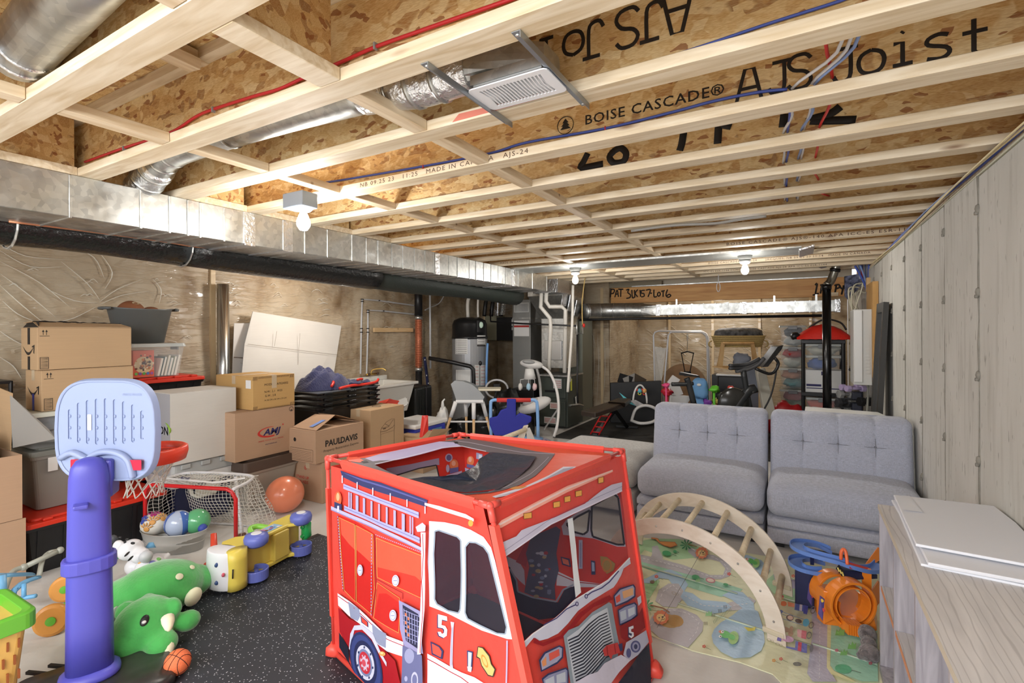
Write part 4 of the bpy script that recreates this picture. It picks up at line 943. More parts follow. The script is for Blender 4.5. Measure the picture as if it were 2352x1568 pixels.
def bl2(u,v): x = -4.38 + .42 * u; y = 3.62 + .36 * v; return (x + .03 * sin(v * 9),y,.938 + .035 * (1 - v) + .03 * abs(mn.noise(Vector((x * 12,y * 10,7)))) * 1.6 + .015 * sin(x * 30))
B().grid(bl2,20,16).make('blanket_fold',NV,t,smooth=True,solid=.012)
for pts in (((-3.95,3.45,.945),(-3.94,3.6,.96),(-3.945,3.75,.955),(-3.94,3.93,.965),(-3.96,3.99,.99)),((-3.98,3.38,.97),(-4.0,3.42,1.0),(-4.04,3.45,1.01)),((-4.02,3.75,1.0),(-4.05,3.84,1.0),(-4.1,3.88,.99))): B().tube(smooth_path(pts,4),.014,7).make('red_trim',RED,t,smooth=True)
# property restoration box, stand-up box, bin box
t = cbox('kraft box with bold black lettering, top flaps half open',-3.97,-3.62,2.90,3.45,.362,.645,KRAFT2,tape=False)
f = fX(-3.62,2.90,.362); text('printed_text','PAUL',f,.075,INK,t,u=.19,v=.155,bold=.03,align='CENTER'); text('printed_text','DAVIS',f,.075,INK,t,u=.372,v=.155,bold=.03)
text('printed_text','Property Restoration Experts',f,.030,INK,t,u=.285,v=.095,space=1.1)
B().prism([(-3.96,2.93,.648),(-3.63,2.92,.648),(-3.72,3.20,.735),(-3.95,3.16,.73)],(.0,.0,.004)).make('raised_flap',KRAFT2,t)
B().prism([(-3.96,3.43,.648),(-3.63,3.44,.648),(-3.70,3.22,.73),(-3.95,3.20,.735)],(.0,.0,.004)).make('raised_flap',mat('inner_card',(150,118,86),.8),t)
B().ob((-3.74,3.02,.688),(.05,.14,.002),(.27,-.05,0)).make('blue_tape',mat('light_blue_tape',(120,150,216),.5),t)
b = B(); fs = fY(2.90,-3.97,.362); b.poly(fs,circ(.08,.19,.018,14),off=.001); b.make('round_badge',INK,t)
b = B()
for i in range(6): b.poly(fs,[(.03,.10 - i * .014),(.3,.10 - i * .014),(.3,.098 - i * .014),(.03,.098 - i * .014)],off=.001)
b.poly(fs,[(.02,.015),(.32,.015),(.32,.12),(.02,.12)],[[(.023,.018),(.317,.018),(.317,.117),(.023,.117)]],off=.001)
b.make('printed_form',INKB,t)
t = cbox('lower kraft moving box on the floor with small red print on its end',-4.0,-3.62,2.97,3.52,0,.36,KRAFT2)
fs = fY(2.97,-4.0,0)
for i,s in enumerate(('STAND UP','FOR KIDS')): text('printed_text',s,fs,.036,INKR,t,u=.12,v=.20 - i * .04,bold=.01)
b = B(); b.poly(fs,circ(.16,.29,.018,14),[circ(.16,.29,.014,12)],off=.001); b.poly(fs,circ(.16,.29,.008,8),off=.001); b.make('round_badge',INKR,t)
amj(t,-3.62,2.97,0,.26,.19,.9,False)
t = cbox('tall kraft box with a line drawing of a waste bin',-4.02,-3.68,3.60,4.08,0,.722,KRAFT)
f = fX(-3.68,3.60,0); b = B()
def line2(b,f,pts,r=.0022): b.tube([f(u,v,.0008) for u,v in pts],r,4,fx=.3)
line2(b,f,[(.135,.02),(.135,.465),(.33,.475),(.33,.02)]); line2(b,f,[(.135,.465),(.132,.495),(.15,.53),(.22,.58),(.30,.60),(.335,.595),(.335,.50),(.33,.475)]); line2(b,f,[(.132,.49),(.22,.488),(.31,.51),(.335,.53)])
line2(b,f,[(.15,.525),(.25,.525),(.32,.59)]); line2(b,f,[(.17,.515),(.21,.515)],.005); line2(b,f,[(.20,.56),(.26,.53)])
b.make('printed_drawing',INKB,t)
B().tube([(-3.85 + .045 * cos(a),3.85 + .045 * sin(a),.7235) for a in [2 * pi * i / 20 for i in range(20)]],.003,4,closed=True).make('ring_mark',INKB,t)
# sundries behind that box
t = B().prism([P(885,925,X=-3.9),P(895,915,X=-3.9),P(905,918,X=-3.95),P(918,920,X=-4.0),P(929,926,X=-4.0),P(929,935,X=-3.9)],(-.2,.05,-.05)).make('red_bag',mat('red_orange_card',(216,60,36),.5),None,label='crumpled red paper bag behind the waste bin box',cat='bag')
t = thing('folded_papers','grey printed magazine sheets fanned beside the waste bin box','paper',(-3.95,4.25,.62))
for i in range(3): B().ob((-3.95,4.28,.66 + i * .012),(.22,.22,.006),(.2,-.35,.5 + .15 * i)).make('sheet',[mat('newsprint',(168,170,168),.7),WHT,MATS['newsprint']][i],t)
# laundry tub
t = thing('laundry_tub','white plastic laundry tub against the left wall under brass taps','sink',(-4.8,4.75,0))
SW = mat('white_tub_plastic',(222,220,212),.4)
def rect_ring(x0,x1,y0,y1,z): return [(x0,y0,z),(x1,y0,z),(x1,y1,z),(x0,y1,z)]
B().rings([rect_ring(-5.0,-4.56,4.38,5.12,.45),rect_ring(-5.06,-4.50,4.30,5.20,.80),rect_ring(-5.09,-4.46,4.27,5.24,.805),rect_ring(-5.09,-4.46,4.27,5.24,.84),rect_ring(-5.03,-4.52,4.33,5.17,.84),rect_ring(-4.98,-4.6,4.42,5.08,.50)]).make('basin',SW,t,bevel=.006)
B().box(-5.09,-5.03,4.27,5.24,.841,.90).make('backsplash',SW,t,bevel=.008)
for x in (-5.0,-4.6):
    for y in (4.42,5.08): B().cyl((x,y,0),(x,y,.46),.02,n=8).make('leg',SW,t)
BR = mat('brass',(206,172,96),.3,.9)
t = thing('brass_faucet','brass laundry faucet with a curved spout above the white tub','faucet',(-5.03,4.95,.9))
B().tube([(-5.04,4.86,.93),(-5.04,5.04,.93)],.014,8).make('faucet_body',BR,t,smooth=True)
B().tube(smooth_path([(-5.03,4.93,.93),(-5.02,4.94,.98),(-4.98,4.97,1.0),(-4.9,5.02,1.005),(-4.86,5.04,.98)],5),.009,8).make('spout',BR,t,smooth=True)
for y in (4.87,5.03): B().ell((-5.0,y,.935),(.02,.018,.018)).make('tap_handle',mat('dark_bronze',(70,46,30),.4),t,smooth=True)
PXM = mat('grey_water_pipe',(192,194,196),.4)
for i,pts in enumerate(([(957,702),(870,690),(832,687),(830,740),(828,858)],[(957,722),(880,714),(845,712),(845,760),(842,858)])):
    w3 = [P(x,y,X=-5.085) for x,y in pts]; t = B().tube(w3,.011,8).make('water_pipe',PXM,None,label=['upper grey water pipe dropping to the laundry taps','lower grey water pipe dropping to the laundry taps'][i],cat='pipe')
    for q in (w3[1],w3[2],w3[2] + Vector((0,0,-.03)),w3[0] + Vector((0,-.05,0)),Vector((w3[3].x,w3[3].y,1.55)),Vector((w3[3].x,w3[3].y,1.50))): B().ob(q,(.028,.03,.012)).make('pipe_clip',BLK,t)
# stack with ribbed copper coloured sleeve
t = thing('drain_stack','black drain stack with a ribbed copper drain coil by the left wall','pipe',(-5.0,5.9,0))
B().cyl((-5.0,5.88,1.74),(-5.0,5.88,2.22),.06,n=18).make('upper_pipe',BLK,t,smooth=True)
B().cyl((-5.0,5.88,.0),(-5.0,5.88,.93),.05,n=18).make('lower_pipe',BLK,t,smooth=True)
cop = mat('ribbed_copper',(190,116,84),.35,.5)
o = B().cyl((-5.0,5.88,.93),(-5.0,5.88,1.74),.045,n=16).make('copper_sleeve',cop,t,smooth=True)
for i in range(28): z = .98 + i * .0262; B().cyl((-5.0,5.88,z),(-5.0,5.88,z + .017),.056,n=14).make('coil_ring',cop,o,smooth=True)
for z in (.93,1.71): B().cyl((-5.0,5.88,z - .02),(-5.0,5.88,z + .03),.062,n=16).make('steel_coupling',GALV,t,smooth=True)
B().tube([(-4.98,6.13,2.245),(-4.98,6.13,.93)],.016,8).make('water_pipe',PXM,None,smooth=True,label='thin straight grey pipe just right of the copper drain coil',cat='pipe')
B().tube(smooth_path([P(1025,668,X=-5.0),P(1010,695,X=-5.0),P(990,705,X=-5.0),P(976,712,X=-4.98)],5),.009,6).make('water_pipe',PXM,None,smooth=True,label='curved grey tube bending down beside the drain stack',cat='pipe')
t = thing('bath_cloth','dark navy patterned cloth strip hanging beside the drain stack','cloth',(-4.92,6.1,.35))
NVP = mat('navy_dotted_cloth',(28,32,70),.8)
B().tube(smooth_path([P(975,820,X=-4.9),P(979,850,X=-4.9),P(982,880,X=-4.9),P(984,905,X=-4.9)],5),.03,8,flat=.5).make('cloth_strip',NVP,t,smooth=True)
for i,(x,y) in enumerate(((980,862),(984,880),(976,826))): B().ell(P(x,y,X=-4.885),(.006,.009,.012),n=8).make('white_dot',WHT,t)
# suitcase
t = thing('suitcase','upright black hard-shell suitcase between laundry tub and heater','suitcase',(-4.7,5.5,0))
SCM = mat('suitcase_shell',(40,42,40),.35)
B().ob((-4.72,5.42,.39),(.30,.22,.70)).make('front_shell',SCM,t,bevel=.04,seg=4)
B().ob((-4.72,5.60,.39),(.30,.14,.70)).make('rear_shell',BLK,t,bevel=.03,seg=3)
for i in range(3): B().ob((-4.57,5.36 + .05 * i,.39),(.012,.02,.58)).make('shell_rib',SCM,t,bevel=.004)
for x in (-4.82,-4.62):
    for y in (5.4,5.6): B().cyl((x - .01,y,.021),(x + .01,y,.021),.02,n=10).make('wheel',BLK,t)
# ================================================================ LEFT FOREGROUND TOYS
def remesh(o,vox,smooth_it=6,f=.6):
    m = o.modifiers.new('merge','REMESH'); m.mode = 'VOXEL'; m.voxel_size = vox; m.use_smooth_shade = True
    s = o.modifiers.new('smooth','SMOOTH'); s.iterations = smooth_it; s.factor = f
    return o
# rubber floor mat
t = thing('rubber_floor_mat','large black rubber mat with white flecks in the middle of the floor','floor mat',(-2.3,1.3,0))
B().prism([(-3.12,1.08,.001),(-1.25,1.08,.001),(-1.25,2.50,.001),(-3.06,2.50,.001)],(0,0,.010)).make('mat_sheet',RUB,t)
B().prism([(-3.155,1.08,.001),(-3.1215,1.08,.001),(-3.0615,2.50,.001),(-3.10,2.50,.001)],(0,0,.011)).make('edge_strip',BLK,t)
# basketball hoop
VIO = mat('violet_blue_plastic',(80,80,178),.4); BBK = mat('pale_blue_board',(142,156,190),.45)
bp_ = P(212,1545,z=.085); PX,PY = bp_.x - .02,bp_.y + .0
t = thing('basketball_hoop','toy basketball hoop with violet pole and pale blue backboard seen from behind','basketball hoop',(PX,PY,0))
rd = Vector((.361,.932,0)); vd = Vector((-.932,.361,0)); nn = Vector((-.451,.892,0)); hh = Vector((.892,.451,0))
def sec(z,w_,dpt,k=20,e=2.6):
    r = []
    for i in range(k):
        a = 2 * pi * i / k; ca,sa = cos(a),sin(a)
        r.append(Vector((PX,PY,z)) + rd * w_ * abs(ca) ** (2 / e) * (1 if ca > 0 else -1) + vd * dpt * abs(sa) ** (2 / e) * (1 if sa > 0 else -1))
    return r
b = B().rings([sec(.10,.080,.06),sec(.30,.078,.058),(sec(.52,.075,.055)),sec(.80,.070,.052),sec(.90,.067,.05),sec(.945,.060,.046),sec(.972,.044,.036),sec(.982,.015,.012)])
b.make('pole',VIO,t,smooth=True)
B().rings([sec(.065,.098,.078),sec(.075,.104,.084),sec(.09,.102,.08),sec(.105,.082,.062)]).make('pole_foot',VIO,t,smooth=True)
B().rings([sec(.515,.086,.066),sec(.52,.092,.07),sec(.568,.091,.069),sec(.573,.082,.064)]).make('collar',VIO,t,bevel=.003)
B().ob(Vector((PX,PY,.80)) - rd * .025 - vd * .05,(.05,.09,.018),(0,0,1.2)).make('clip',VIO,t,bevel=.006)
bc = P(243,988,d=2.17)
def bf(u,v,off=0): return bc + hh * u + Vector((0,0,v)) - nn * off
def outline(s,k=1.0):
    pts = []
    for i in range(44):
        a = 2 * pi * i / 44; e = 4.0; ca,sa = cos(a),sin(a)
        x = .228 * abs(ca) ** (2 / e) * (1 if ca > 0 else -1); y = .218 * abs(sa) ** (2 / e) * (1 if sa > 0 else -1)
        if y > 0: x *= 1 - .10 * (y / .218) ** 2
        else: x *= 1 - .06 * (y / .218) ** 2
        pts.append((x * s,y * s))
    return pts
slots_ = []
for i in range(9):
    u = -.164 + i * .041; hgt = [.082,.108,.118,.124,.126,.122,.114,.102,.078][i]; slots_.append(rr(u,.0 + hgt * .3,.0080,hgt * .80,.0075,3))
base = outline(.965)
b = B(); b.poly(bf,base,slots_,off=0)
b.make('backboard',BBK,t)
b = B(); b.poly(bf,base,[],off=-.012); b.make('board_front',BBK,t)
b = B(); b.rings([[bf(u,v,-.02) for u,v in outline(1.03)],[bf(u,v,.004) for u,v in outline(1.0)],[bf(u,v,.010) for u,v in outline(.985)],[bf(u,v,.002) for u,v in outline(.955)]],caps=False); b.make('board_rim',BBK,t,smooth=True)
for k,s in enumerate(slots_):
    b = B(); n_ = len(s); b.add([bf(u,v,0) for u,v in s] + [bf(u,v,-.011) for u,v in s],[(i,(i + 1) % n_,n_ + (i + 1) % n_,n_ + i) for i in range(n_)])
    b.poly(bf,s,off=-.0045); o = b.make('slot_rib',BBK,t)
    for j in range(3): B().ell(bf(s[0][0] - .002,-.04 + .05 * j,-.004),(.005,.005,.008),n=8).make('slot_tab',BBK,o)
# arch shaped hump over the pole top
ar = [bf(.018 + .10 * cos(a),-.152 + .062 * sin(a) ,.010) for a in [pi * i / 14 for i in range(15)]]
ar = [bf(-.20,-.12,.006),bf(-.14,-.095,.010)] + ar[::-1][2:-1] + [bf(.125,-.17,.010),bf(.13,-.20,.008)]
B().tube(smooth_path(ar,3),.017,8,flat=.8).make('moulded_arch',BBK,t,smooth=True)
for u in (-.118,.145): B().poly(bf,rr(u,-.145,.028,.022,.006),off=.016).poly(bf,rr(u,-.145,.028,.022,.006),off=.0).make('red_square',mat('crimson_plastic',(190,24,58),.4),t)
B().poly(bf,rr(-.072,.035,.009,.034,.002),off=.003).make('paper_label',WHT,t)
text('embossed_text','MADE IN USA',bf,.014,BBK,t,u=.12,v=.155,off=.003)
B().ob(Vector((PX,PY,.88)) + rd * .05 + vd * .05,(.08,.10,.16),(0,0,.9)).make('pole_bracket',VIO,t,bevel=.01)
rc = bc + nn * .235 + hh * .015; rc.z = .925
RIMM = mat('orange_red_rim',(224,70,48),.38)
def rimring(r,z,k=36): return [rc + hh * r * cos(2 * pi * i / k) + nn * r * sin(2 * pi * i / k) + Vector((0,0,z)) for i in range(k)]
B().rings([rimring(.118,.022),rimring(.138,.03),rimring(.150,.024),rimring(.152,.0),rimring(.142,-.036),rimring(.128,-.04),rimring(.122,-.02)],closed=True).make('rim',RIMM,t,smooth=True)
B().prism([rc - nn * .13 + hh * .07,rc - nn * .13 - hh * .07,rc - nn * .225 - hh * .10,rc - nn * .225 + hh * .10],(0,0,-.03)).make('rim_bracket',RIMM,t,bevel=.006)
B().tube([q + Vector((0,0,.0)) for q in rimring(.112,-.0,24)],.0045,6,closed=True).make('net_ring',RIMM,t,smooth=True)
NETM = mat('white_cord',(214,210,200),.8)
K = 12
def netp(j,lev): r = [.112,.104,.092,.080,.072,.078][lev]; a = 2 * pi * (j + .5 * (lev % 2)) / K; return rc + hh * (r * cos(a) - .022 * lev / 3) + nn * r * sin(a) + Vector((0,0,-.005 - .038 * lev + .005 * sin(j * 1.7)))
b = B()
for lev in range(5):
    for j in range(K):
        b.tube([netp(j,lev),(netp(j,lev) + netp(j,lev + 1)) / 2 - Vector((0,0,.003)),netp(j,lev + 1)],.0027,5)
        j2 = j - 1 if lev % 2 == 0 else j + 1
        b.tube([netp(j,lev),(netp(j,lev) + netp(j2,lev + 1)) / 2 - Vector((0,0,.003)),netp(j2,lev + 1)],.0027,5)
b.make('net',NETM,t,smooth=True,kind='stuff')
# black tank base
bq = [P(130,1575,z=.05),P(280,1490,z=.075),P(372,1500,z=.07),P(398,1520,z=.05)]
cx,cy = PX + .10,PY + .02
def bring(s,z): return [Vector((PX,PY,z)) - vd * .03 + rd * (x * s + .01) + vd * y * s for x,y in rrect(.275,.20,.07,5)]
B().rings([bring(1.0,.012),bring(1.0,.045),bring(.95,.062),bring(.6,.066),]).make('base_tank',mat('black_satin_tank',(52,52,50),.34,n=(9,.5)),t,smooth=True)
for s in (.03,.10): B().ob(Vector((PX,PY,.05)) - vd * -.20 - rd * (.08 + s),(.09,.014,.012),(0,0,.4)).make('base_tab',BLK,t)
# ---- green dinosaur plush
GRN = mat('green_plush',(72,178,84),.85,n=(9,.22),bump=(70,.3),sheen=.6); GRN2 = mat('dark_green_plush',(52,150,74),.85,sheen=.5); CRM = mat('cream_plush',(226,224,190),.85,sheen=.4)
t = thing('dinosaur_plush','big green horned dinosaur plush with cream spots lying on the rubber mat edge','plush toy',(-2.85,1.4,.012))
def pz(x,y,z): return P(x,y,z=z)
hd = pz(335,1430,.13)
b = B().ell(hd,(.125,.135,.115),(0,0,.3),24)
b.ell(pz(292,1478,.085),(.075,.085,.07),n=18).ell(pz(370,1478,.07),(.07,.07,.06),n=16)
bd = pz(362,1352,.13); b.ell(bd,(.18,.22,.135),(0,0,-.1),26)
b.ell(pz(300,1370,.12),(.14,.15,.105),n=20).ell(pz(425,1340,.10),(.10,.15,.095),(0,0,-.2),20)
tl = pz(508,1326,.07); b.tube([pz(430,1335,.09),pz(470,1332,.08),tl],[.085,.05,.012],12)
b.ell(pz(342,1385,.19),(.05,.035,.05),n=12).ell(pz(400,1392,.185),(.055,.03,.045),n=12).ell(pz(432,1425,.09),(.05,.06,.05),n=12).ell(pz(290,1405,.14),(.05,.05,.05),n=12)
for x,y in ((262,1400),(440,1330)): pass
b.ell(pz(375,1300,.17),(.05,.05,.04),n=12)
remesh(b.make('plush_body',GRN,t),.011,8)
def horn(p,q,r0,name='horn'): B().tube([p,p.lerp(q,.35),p.lerp(q,.8),q],[r0,r0 * .95,r0 * .6,r0 * .2],12).make(name,CRM,t,smooth=True)
horn(pz(385,1418,.23),pz(388,1448,.20),.026); horn(pz(386,1475,.08),pz(386,1512,.03),.026); B().ell(pz(268,1493,.07),(.028,.028,.026),n=14).make('nose_horn',CRM,t,smooth=True)
def spot(x,y,rx,ry,c,m,dz=.01,name='spot',rot=(0,0,0)):
    r = ray(x,y); c = Vector(c); return r
def onell(x,y,c,rad,push=.0):
    o = Vector((0,0,HC)); r = ray(x,y); c = Vector(c); R = Vector(rad)
    oo = Vector([(o[i] - c[i]) / R[i] for i in range(3)]); rr_ = Vector([r[i] / R[i] for i in range(3)])
    A = rr_.dot(rr_); Bq = 2 * oo.dot(rr_); Cq = oo.dot(oo) - 1; D = Bq * Bq - 4 * A * Cq
    if D < 0: return None
    tt = (-Bq - sqrt(D)) / (2 * A); p = o + r * tt; n = Vector([(p[i] - c[i]) / R[i] ** 2 for i in range(3)]).normalized(); return p + n * push,n
def patch(x,y,a,b_,c,rad,m,name,tilt=0,push=.004,th=.006):
    q = onell(x,y,c,rad,push)
    if not q: return
    p,n = q; R = n.to_track_quat('Z','Y').to_matrix().to_4x4()
    return B(Matrix.Translation(p) @ R @ Matrix.Rotation(tilt,4,'Z')).ell((0,0,0),(a,b_,th),n=18).make(name,m,t,smooth=True)
patch(332,1425,.024,.017,hd,(.122,.13,.112),BLK,'eye',1.2); patch(331,1429,.009,.007,hd,(.122,.13,.112),WHT,'eye_glint',0,.010)
for x,y,a,c_ in ((411,1325,.02,0),(440,1304,.016,0)): patch(x,y,a,a * .9,bd,(.18,.22,.135),CRM,'spot',0,.006,.005)
q = pz(444,1370,.10); B().ell(q,(.03,.045,.05),(0,.3,.2),16).make('spot',CRM,t,smooth=True)
B().ell(pz(262,1415,.11),(.012,.03,.05),(0,.2,.4),14).make('frill_lining',mat('grey_plush',(190,196,188),.8),t,smooth=True)
# ---- mini basketball
bb = pz(408,1525,.055); ORB = mat('orange_ball',(226,116,70),.6,bump=(260,.4))
t = thing('mini_basketball','small orange basketball by the black hoop base','ball',(bb.x,bb.y,.012))
c = Vector((bb.x,bb.y,.064)); B().ell(c,(.052,.052,.052),n=28).make('ball_skin',ORB,t,smooth=True)
b = B()
R0 = Euler((.5,.3,.4)).to_matrix()
for ax in ((1,0,0),(0,1,0),(0,0,1)):
    pts = []
    for i in range(28):
        a = 2 * pi * i / 28; v = {(1,0,0): Vector((0,cos(a),sin(a))),(0,1,0): Vector((cos(a),0,sin(a))),(0,0,1): Vector((cos(a),sin(a),.0))}[ax]
        pts.append(c + R0 @ v * .0522)
    b.tube(pts,.0013,5,closed=True)
for s in (-1,1): b.tube([c + R0 @ Vector((s * (.55 + .25 * cos(2 * a)),cos(a) * .75,sin(a) * .75)).normalized() * .0522 for a in [2 * pi * i / 28 for i in range(28)]],.0013,5,closed=True)
b.make('seam_lines',mat('dark_seam',(50,24,20),.6),t,kind='stuff')
# ---- hockey goal
GL,GR,GB = Vector((-4.06,1.80,.006)),Vector((-3.372,2.045,.006)),Vector((-.18,.36,0)); GZ = Vector((0,0,.415))
t = thing('hockey_goal','red and white mini hockey goal with string net','hockey goal',(-3.8,2.1,0))
REDP = mat('red_enamel',(200,30,34),.35); WHP = mat('white_enamel_pipe',(220,220,222),.35)
ht = (GR - GL).normalized()
B().tube([GL + Vector((0,0,.0)),GL + GZ * .86,GL + GZ * .95 + ht * .02,GL + GZ + ht * .06,GR + GZ - ht * .07,GR + GZ * .96 - ht * .03,GR + GZ * .84,GR],.0135,12).make('front_frame',REDP,t,smooth=True)
tb0,tb1 = GL + GZ + ht * .05,GR + GZ - ht * .02
B().tube(smooth_path([tb0,tb0 + GB * .5,tb0 + GB * .8 + ht * .1,tb1 + GB * .8 - ht * .1,tb1 + GB * .5,tb1],5),.012,10).make('top_bar',WHP,t,smooth=True)
B().tube([tb1 + GB * .68 - ht * .17,GR + GB * .35 - ht * .04],.012,10).make('rear_strut',WHP,t,smooth=True)
bl0,br0 = GL + GB * 1.0,GR + GB * 1.0 + ht * .12
B().tube([GL,bl0,br0,GR],.010,8).make('base_bar',WHP,t,smooth=True)
b = B()
def netsheet(p00,p10,p01,p11,nu,nv,sag,r=.0017):
    def q(u,v): p = p00.lerp(p10,u).lerp(p01.lerp(p11,u),v); return p + sag * sin(pi * u) * sin(pi * v) + Vector((.008 * sin(u * 17 + v * 9),.006 * sin(v * 13),.010 * sin(u * 11 + 3 * v)))
    for i in range(nu + 1): b.tube([q(i / nu,j / nv) for j in range(nv + 1)],r,4)
    for j in range(nv + 1): b.tube([q(i / nu,j / nv) for i in range(nu + 1)],r,4)
A0,A1 = tb0 + GB * .75,tb1 + GB * .75
netsheet(tb0,tb1,A0,A1,24,8,Vector((0,0,-.03)))
netsheet(A0,A1,bl0,br0,26,16,Vector((.06,-.10,0)))
netsheet(tb1,A1,GR,br0,8,16,Vector((.03,0,0))); netsheet(tb0,A0,GL,bl0,8,16,Vector((.02,0,0)))
b.make('net',NETM,t,kind='stuff')
t = thing('hockey_stick','white mini hockey stick with blue lettering lying on top of the goal','hockey stick',tuple(GL + GZ))
sa,sb = P(385,1104,X=-4.02) ,P(490,1115,X=-3.62); sa.z = sb.z = .437
B().tube([sa,sb],.018,4,flat=.35).make('shaft',WHT,t,bevel=.003)
B().tube([sb,sb + Vector((.05,.03,.004)),sb + Vector((.12,.16,.008))],.024,6,flat=.3).make('blade',WHT,t,bevel=.003)
dd = (sb - sa).normalized(); text('printed_text','NHL',plane_fn(sa + dd * .16 + Vector((0,0,.012)),dd,Vector((0,0,1)).cross(dd)),.05,INKN,t,bold=.04,off=.001)
# ---- galvanized tub with balls
t = thing('galvanized_tub','oval galvanized steel tub holding balls in front of the goal','tub',(-3.85,1.86,0))
TX,TY = -3.79,1.86; TA = radians(22)
def tov(a,b_,z,n=36): return [(TX + a * cos(q) * cos(TA) - b_ * sin(q) * sin(TA),TY + a * cos(q) * sin(TA) + b_ * sin(q) * cos(TA),z) for q in [2 * pi * i / n for i in range(n)]]
B().rings([tov(.20,.115,.003),tov(.212,.125,.06),tov(.216,.129,.066),tov(.214,.127,.074),tov(.232,.138,.135),tov(.237,.143,.139),tov(.231,.137,.141),tov(.205,.118,.02)]).make('tub_body',mat('soft_galvanized',(200,200,196),.35,.55),t,smooth=True)
pb = pz(360,1222,.165)
t = thing('handprint_ball','white ball with painted orange and blue handprints in the steel tub','ball',(-3.93,1.83,.08))
c = Vector((-3.93,1.80,.165)); B().ell(c,(.085,.085,.075),n=24).make('ball_skin',mat('ivory_ball',(222,218,206),.5),t,smooth=True)
def hand(c,R,dirv,col,s=.02):
    n = Vector(dirv).normalized(); M_ = Matrix.Translation(c + Vector([n[i] * R[i] for i in range(3)])) @ n.to_track_quat('Z','Y').to_matrix().to_4x4()
    b = B(M_); b.ell((0,0,0),(s,s * .9,.004),n=12)
    for i in range(5): a = .5 + i * .5; b.ell((s * 1.7 * cos(a),s * 1.7 * sin(a),-.002),(s * .75,s * .26,.004),(0,.2,a),8)
    return b.make('handprint',col,t,smooth=True)
OC = mat('ochre_paint',(206,150,80),.6); BP = mat('blue_paint',(56,74,160),.6)
for d_,m_ in (((.75,-.5,.45),OC),((.5,-.8,-.1),OC),((.9,.3,.6),OC),((.0,-.9,.5),BP),((.3,-.2,.95),mat('magenta_paint',(160,40,110),.6))): hand(c,(.085,.085,.075),d_,m_)
for i,(lab,cc,r,c1) in enumerate((('clear and blue inflated ball in the steel tub',Vector((-3.755,1.87,.175)),.088,(176,190,214)),('green inflated ball behind the clear one in the steel tub',Vector((-3.70,1.965,.17)),.085,(96,176,122)))):
    t = thing('inflated_ball',lab,'ball',tuple(cc - Vector((0,0,r))))
    B().ell(cc,(r,r,r),n=26).make('ball_skin',mat('ball_%d' % i,c1,.15,coat=.4),t,smooth=True)
    if i == 0:
        b = B();
        for s in range(2):
            vs = []; a0 = -2.5 + s * 2.3
            b.grid(lambda u,v: cc + Vector((cos(a0 + .95 * u) * sin(.25 + v * 2.6),sin(a0 + .95 * u) * sin(.25 + v * 2.6),cos(.25 + v * 2.6))) * (r + .001),8,14)
        b.make('blue_panel',mat('blue_ball_panel',(74,112,186),.2,coat=.4),t,smooth=True,kind='stuff')
t = thing('small_ball','small dark blue ball edge showing at the right end of the steel tub','ball',(-3.62,1.95,.1)); B().ell((-3.615,1.955,.14),(.03,.03,.03),n=14).make('ball_skin',BP,t,smooth=True)
t = thing('football','small brown football by the goal post','ball',(-3.42,2.12,0)); B().tube([(-3.48,2.17,.045),(-3.465,2.158,.045),(-3.44,2.135,.045),(-3.41,2.11,.045),(-3.385,2.09,.045),(-3.37,2.078,.045)],[.004,.02,.038,.042,.025,.004],14).make('ball_skin',mat('brown_leather',(94,56,38),.6),t,smooth=True)
t = thing('exercise_ball','shiny orange balloon ball in front of the beige tote','ball',(-3.73,2.68,0))
c = Vector((-3.74,2.69,.148)); o = B().ell(c,(.148,.160,.147),(0,0,.3),n=40).make('ball_skin',mat('peach_orange_rubber',(238,140,104),.28,coat=.5),t,smooth=True)
B().ell(c + Vector((.0,-.157,-.03)),(.008,.01,.008),n=8).make('valve',mat('peach_valve',(206,110,80),.5),t)
# ---- cow activity walker
t = thing('animal_walker','white cow faced baby walker toy behind the green plush','toy',(-3.5,1.55,0))
WP = mat('toy_white',(230,232,236),.35)
h = pz(300,1262,.22); b = B().ell(h,(.055,.07,.06),n=18).ell(pz(322,1275,.19),(.045,.05,.045),n=16).ell(pz(272,1255,.24),(.035,.03,.04),n=12)
remesh(b.make('cow_head',WP,t),.007)
b = B().ell(pz(335,1278,.20),(.032,.036,.034),n=14); b.make('muzzle',mat('muzzle_grey',(196,200,204),.4),t,smooth=True)
B().ell(pz(287,1245,.275),(.007,.007,.008),n=10).make('eye',BLK,t,smooth=True)
for x,y in ((283,1262),(292,1272),(300,1282)): B().ell(pz(x,y,.235),(.006,.022,.008),(.3,.4,.6),n=8).make('black_patch',BLK,t,smooth=True)
B().ell(pz(262,1238,.27),(.02,.02,.03),(.4,0,.3),n=10).make('ear',mat('dark_ear',(70,72,76),.6),t,smooth=True)
for x,y in ((275,1234),(292,1238),(305,1247)): B().ell(pz(x,y,.285),(.014,.006,.008),(0,0,.5),n=8).make('black_patch',BLK,t,smooth=True)
b = B().ell(pz(345,1300,.12),(.07,.08,.055),n=18).ell(pz(312,1300,.06),(.06,.06,.055),n=16).ob(pz(360,1300,.08),(.10,.14,.08),(.4,0,.5))
remesh(b.make('walker_body',WP,t),.008)
B().cyl(pz(345,1258,.19),pz(347,1245,.22),.03,.012,n=14).make('blue_cone',mat('sky_blue_plastic',(112,176,220),.35),t,smooth=True)
for i,(x,y,c_) in enumerate(((318,1285,(120,90,170)),(325,1292,(230,170,90)),(335,1280,(200,40,50)),(350,1292,(120,120,180)),(362,1285,(130,200,110)),(345,1300,(200,206,160)))): B().ell(pz(x,y,.155),(.02,.018,.012),n=10).make('button',plas('btn%d' % i,c_),t,smooth=True)
B().prism([pz(252,1275,.1),pz(258,1268,.1),pz(265,1275,.08),pz(256,1282,.06)],(.01,.02,-.02)).make('green_wing',plas('leaf_green',(60,180,110)),t)
